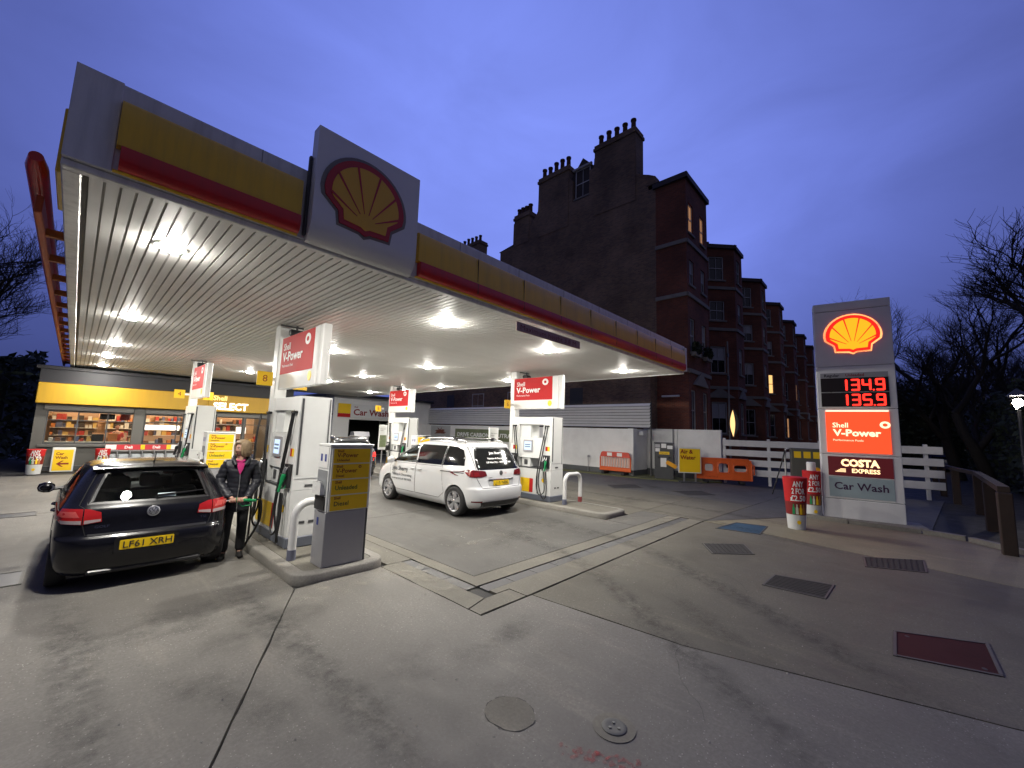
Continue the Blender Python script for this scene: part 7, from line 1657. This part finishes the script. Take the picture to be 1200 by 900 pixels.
# ================================================================== VERGE: timber rail, lamp, trees, far street
tr = thing('timber_rail', 'low weathered timber knee rail on square posts along the dark verge', 'fence', (12.39, -1.50, 0))
posts = [(0, 0), (6.8, -.32), (9.5, -.05), (3.3, -.16), (12.5, .1), (16, .15)]
for i, (x, y) in enumerate(posts): MB().box(x-.10, x+.10, y-.10, y+.10, -.05, 1.16, .015).build('post', TIMBER, tr)
P = sorted(posts)
for a, c in zip(P, P[1:]):
    d = Vector((c[0]-a[0], c[1]-a[1], 0)); M = basis(d, UP, (a[0], a[1], 1.165)); b = MB(); b.prism([(.0, 0), (d.length-.012, 0), (d.length-.012, .11), (.0, .11)], M @ Matrix.Translation((0, 0, -.08)), .16); b.build('rail', TIMBER, tr)
def branch_tree(name, label, loc, h, r0, seed, spread=.5, levels=5, twigs=True, group=None, lean=(0, 0), first=.30, ivy=0):
    """bare winter tree: trunk and limbs as tapered tubes, crown of fine twigs"""
    t = thing(name, label, 'tree', loc, 0, group); r = random.Random(seed); tk = MB(); cr = MB()
    def rec(p, d, L, rad, lv):
        n = 4; pts = [p]; q = p.copy(); dd = d.copy()
        for k in range(n):
            dd = (dd+Vector((r.gauss(0, .12), r.gauss(0, .12), r.gauss(.03, .08)))).normalized(); q = q+dd*L/n; pts.append(q.copy())
        rs = [rad*(1-.45*k/n) for k in range(n+1)]
        rs = [q_*(1 if lv < 3 else .62) for q_ in rs]
        (tk if lv < 3 else cr).tube(pts, rs, 9 if lv == 0 else (6 if lv < 3 else (4 if lv < 4 else 3)), cap=False)
        if lv >= levels: return
        nb = (3 if lv < 2 else (4 if lv < 5 else 3))+(1 if r.random() < .4 else 0)
        for k in range(nb):
            f = r.uniform(.35 if lv else first/ .30*.55, 1.0) if k else 1.0
            i = min(n-1, int(f*n)); b0 = pts[i].lerp(pts[i+1], f*n-i if f < 1 else 1)
            ax = Vector((r.gauss(0, 1), r.gauss(0, 1), r.gauss(0, .35))).normalized(); nd = (dd*(1-spread*.6)+ax*spread*r.uniform(.7, 1.2)+Vector((0, 0, .10))).normalized()
            rec(b0, nd, L*r.uniform(.55, .80), rad*(.60 if k else .66)*r.uniform(.8, 1), lv+1)
    rec(Vector((0, 0, -.1)), Vector((lean[0], lean[1], 1)).normalized(), h*first, r0, 0)
    tk.build('trunk', BARK, t, smooth=180); cr.build('crown', BARK, t, smooth=0)
    if ivy:
        b = MB(); r2 = random.Random(seed+5)
        for k in range(ivy):
            z = r2.uniform(.2, h*.55); R = r0*1.6+.25*h*.06+r2.random()*h*.05; a = r2.uniform(0, 2*PI); c = Vector((R*math.cos(a)+lean[0]*z, R*math.sin(a)+lean[1]*z, z)); u = Vector((r2.gauss(0, 1), r2.gauss(0, 1), r2.gauss(0, 1))).normalized(); v = u.orthogonal().normalized(); s_ = r2.uniform(.07, .17)
            b.add([c-u*s_, c+v*s_*.6, c+u*s_, c-v*s_*.6], [(0, 1, 2, 3)])
        b.build('ivy', LEAF, t, smooth=0)
    return t
G = 'bare street trees on the right'
branch_tree('bare_tree', 'bare winter tree with fine twigs just right of the price pylon', (38, -2.9, 0), 20, .34, 21, .55, 6, group=G, first=.24, ivy=0)
branch_tree('bare_tree', 'large bare winter tree leaning in from the right edge', (29, -5.6, 0), 22, .45, 22, .58, 6, group=G, lean=(.05, .12), first=.22, ivy=0)
branch_tree('bare_tree', 'bare winter tree in the middle of the dark row on the right', (49, -4.6, 0), 22, .4, 23, .55, 6, group=G, first=.24, ivy=0)
branch_tree('bare_tree', 'tall bare tree crown high at the far right edge', (24, -6.0, 0), 19, .36, 24, .6, 6, group=G, lean=(.0, .10), first=.26, ivy=0)
branch_tree('bare_tree', 'bare tree directly right of the white fence end, behind the hedge', (34, -3.7, 0), 19, .32, 25, .55, 6, group=G, first=.22)
branch_tree('bare_tree', 'bare tree deep in the dark row, left of the bright lantern', (42, -5.6, 0), 21, .36, 26, .58, 6, group=G, first=.22)
GL = 'bare trees left of the shop'
branch_tree('bare_tree', 'bare tree rising behind the red side rail at the left edge', (-4.6, 27, 0), 15.5, .26, 31, .55, 6, group=GL, first=.28)
branch_tree('bare_tree', 'bare twiggy tree at the extreme left edge beyond the shop', (-7.2, 29, 0), 15, .26, 32, .55, 6, group=GL, first=.26)
def hedge(label, loc, sx, sy, sz, n, seed, leaf=.16):
    t = thing('hedge', label, 'hedge', loc); r = random.Random(seed); b = MB()
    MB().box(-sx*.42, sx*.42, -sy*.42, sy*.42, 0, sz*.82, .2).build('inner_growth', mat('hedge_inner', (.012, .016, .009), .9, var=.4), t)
    for k in range(n):
        f = r.randrange(3); x, y, z = r.uniform(-.5, .5)*sx, r.uniform(-.5, .5)*sy, r.uniform(.0, 1)*sz
        if f == 0: x = math.copysign(sx*(.5-abs(r.gauss(0, .06))), x)
        elif f == 1: y = math.copysign(sy*(.5-abs(r.gauss(0, .08))), y)
        else: z = sz*(1-abs(r.gauss(0, .10))+.08*math.sin(x*1.3))
        c = Vector((x, y, z)); u = Vector((r.gauss(0, 1), r.gauss(0, 1), r.gauss(0, 1))).normalized(); v = u.orthogonal().normalized(); s_ = leaf*r.uniform(.5, 1.4); b.add([c-u*s_, c+v*s_*.5, c+u*s_, c-v*s_*.5], [(0, 1, 2, 3)])
    b.build('foliage', LEAF, t, smooth=0); return t
hedge('dark evergreen hedge behind the timber rail at the right', (36, -5.2, 0), 18, 2.6, 4.6, 6500, 41)
hedge('tall dark evergreen mass behind the white fence and the trees', (56, -1.5, 0), 9, 7, 7.5, 5200, 42, .24)
hedge('dark hedge left of the shop at the left edge', (-7.2, 30.0, 0), 12.0, 2.4, 4.6, 4200, 43, .2)
# far-off wooded skyline all round, reading as one dark mass
r = random.Random(77); b = MB()
for k in range(15000):
    az = math.radians(r.choice((r.uniform(-50, 14), r.uniform(14, 92), r.uniform(86, 150), r.uniform(150, 310)))); D = r.uniform(105, 128); hh = 7.5+2.2*math.sin(az*9)+1.6*math.sin(az*23+1); z = hh*r.random()**.7
    c = Vector((D*math.cos(az), D*math.sin(az), z)); u = Vector((r.gauss(0, 1), r.gauss(0, 1), r.gauss(0, 1))).normalized(); v = u.orthogonal().normalized(); s_ = r.uniform(.5, 1.3)
    b.add([c-u*s_, c+v*s_*.7, c+u*s_, c-v*s_*.7], [(0, 1, 2, 3)])
wb = MB(); n = 96
for k in range(n):
    a0, a1 = 2*PI*k/n, 2*PI*(k+1)/n; h0, h1 = 4.5+1.5*math.sin(a0*9), 4.5+1.5*math.sin(a1*9); wb.quad((129*math.cos(a0), 129*math.sin(a0), -1), (129*math.cos(a1), 129*math.sin(a1), -1), (129*math.cos(a1), 129*math.sin(a1), h1), (129*math.cos(a0), 129*math.sin(a0), h0))
b.add(wb.v, wb.f); struct(b.build('distant_wood', LEAF, smooth=0), 'stuff')
# far houses across the road
HW = mat('pale_render', (.34, .34, .36), .8, var=.1); LW = mat('far_lit_window', (1.0, .60, .28), emit=.8)
def far_house(loc, w, d, h, label, rz=0.0, lit=()):
    t = thing('house', label, 'house', loc, rz)
    M = FX(0, w/2, 0); holes = []
    ks = max(2, int(w/2.2))
    for i in range(ks):
        for j in range(int(h/3)): u = w*(i+.5)/ks; holes.append((u-.5, u+.5, .9+3*j, 2.4+3*j))
    wall_holes(t, 'front_wall', HW, M, w, h, holes, .12)
    for n_, q in enumerate(holes): sash(t, M @ Matrix.Translation(((q[0]+q[1])/2, q[2], -.05)), 1.0, 1.5, LW if n_ in lit else PANE, n_ % 3 == 1)
    MB().box(.01, d, -w/2, w/2, 0, h-.02).build('side_walls', HW, t, smooth=0) if False else MB().box(.14, d, -w/2+.002, w/2-.002, 0, h).build('side_walls', HW, t, smooth=0)
    MB().add([(-.3, -w/2-.3, h+.02), (d+.3, -w/2-.3, h+.02), (d+.3, w/2+.3, h+.02), (-.3, w/2+.3, h+.02), (d/2, -w/2+1, h+2.4), (d/2, w/2-1, h+2.4)], [(0, 1, 4), (2, 3, 5), (1, 2, 5, 4), (3, 0, 4, 5), (0, 3, 2, 1)]).build('roof', SLATE, t, smooth=0); return t
far_house((44, -13.5, 0), 9, 8, 6.2, 'pale rendered house with sash windows behind the street lamp', math.radians(20), (3,))
far_house((74, -7.5, 0), 12, 8, 7, 'far pale house behind the bare trees with one lit window', math.radians(5), (2, 6))
far_house((96, 2.5, 0), 14, 8, 9, 'farthest house at the end of the street', 0, (1,))
# street lamp, near, lit; more lamps down the road
LAMPW = mat('street_lamp_glow', (1.0, .90, .80), emit=130.0)
def street_lamp(loc, h, label, first=False, glow=None):
    t = thing('street_lamp', label, 'street lamp', loc, 0, 'lit lamps along the road')
    MB().tube([(0, 0, -.05), (0, 0, .8), (0, 0, .82), (0, 0, h-.1)], [.09, .085, .055, .04], 12).build('post', DGREY, t)
    b = MB(); b.add([(-.10, -.10, h-.1), (.10, -.10, h-.1), (.10, .10, h-.1), (-.10, .10, h-.1), (-.19, -.19, h+.35), (.19, -.19, h+.35), (.19, .19, h+.35), (-.19, .19, h+.35)], [(0, 1, 5, 4), (1, 2, 6, 5), (2, 3, 7, 6), (3, 0, 4, 7), (0, 3, 2, 1)])
    b.build('lantern_glass', glass_mat('lantern_glass', (.9, .9, .88), .1) if 'lantern_glass' not in MATS else MATS['lantern_glass'], t, smooth=0)
    MB().add([(-.23, -.23, h+.352), (.23, -.23, h+.352), (.23, .23, h+.352), (-.23, .23, h+.352), (0, 0, h+.6)], [(0, 1, 4), (1, 2, 4), (2, 3, 4), (3, 0, 4), (0, 3, 2, 1)]).build('lantern_roof', DGREY, t, smooth=0)
    MB().lathe([(0, -.14), (.08, -.11), (.12, 0), (.08, .11), (0, .14)], c=(0, 0, h+.12), n=14).build('lamp_globe', glow or LAMPW, t); return t
street_lamp((20.9, -3.03, 0), 3.38, 'bright white lantern street lamp at the right edge')
street_lamp((47, -7.0, 0), 6.0, 'smaller lit street lamp just left of the bright lantern')
street_lamp((64, -1.25, 0), 3.7, 'small bright lamp low beside the pylon between the trees')
street_lamp((70, -4.2, 0), 4.3, 'tiny lit lamp in the middle of the dark trees')
# cars parked far down the road, head and tail lights showing through the fence
WARMD = mat('car_lamp_glow', (1.0, .72, .42), emit=5.0)
def far_car(loc, rz, label, c):
    t = thing('parked_car', label, 'car', loc, rz, 'cars parked far down the side street')
    b = MB(); S = [(.2, 0, 4.2, .78, .3, .5, .04, .05, .1), (.5, -.02, 4.3, .88, .3, .6, .06, .05, .1), (.9, .05, 4.1, .87, .3, .6, .06, .05, .1), (1.0, .2, 3.2, .8, .25, .3, .06, .05, .06), (1.35, .5, 2.3, .66, .2, .3, .05, .05, .05), (1.45, .9, 1.8, .4, .2, .2, .03, 0, 0)]
    B = Body(S, frange(.2, .9, 5)+frange(.95, 1.45, 7)); B.mb.build('body', mat('far_paint_'+c, {'grey': (.12, .12, .13), 'blue': (.02, .03, .08)}[c], .3, coat=1.0), t)
    B.patch('F', [(-.62, 1.0), (.62, 1.0), (.5, 1.34), (-.5, 1.34)], .004, .01, .2, 'windscreen', PRIV, t)
    for sx in (-1, 1):
        MB().lathe([(0, .02), (.09, .01), (.09, -.02)], axis='y', c=(sx*.62, 4.28, .66), n=12).build('headlight', WARMD, t)
        for y in (.7, 3.4): make_wheel(t, sx*.76, y, .31, .2, sx)
    return t
far_car((58, .9, 0), math.radians(92), 'far grey car with headlights on, seen through the fence rails', 'grey')
far_car((52, -2.9, 0), math.radians(88), 'far dark car with headlights on at the end of the white fence', 'blue')
# ================================================================== done: keep every object tidy
for o in list(COL.objects):
    if o.type == 'MESH' and o.parent is None and 'kind' not in o and 'label' not in o: print('UNTAGGED', o.name)
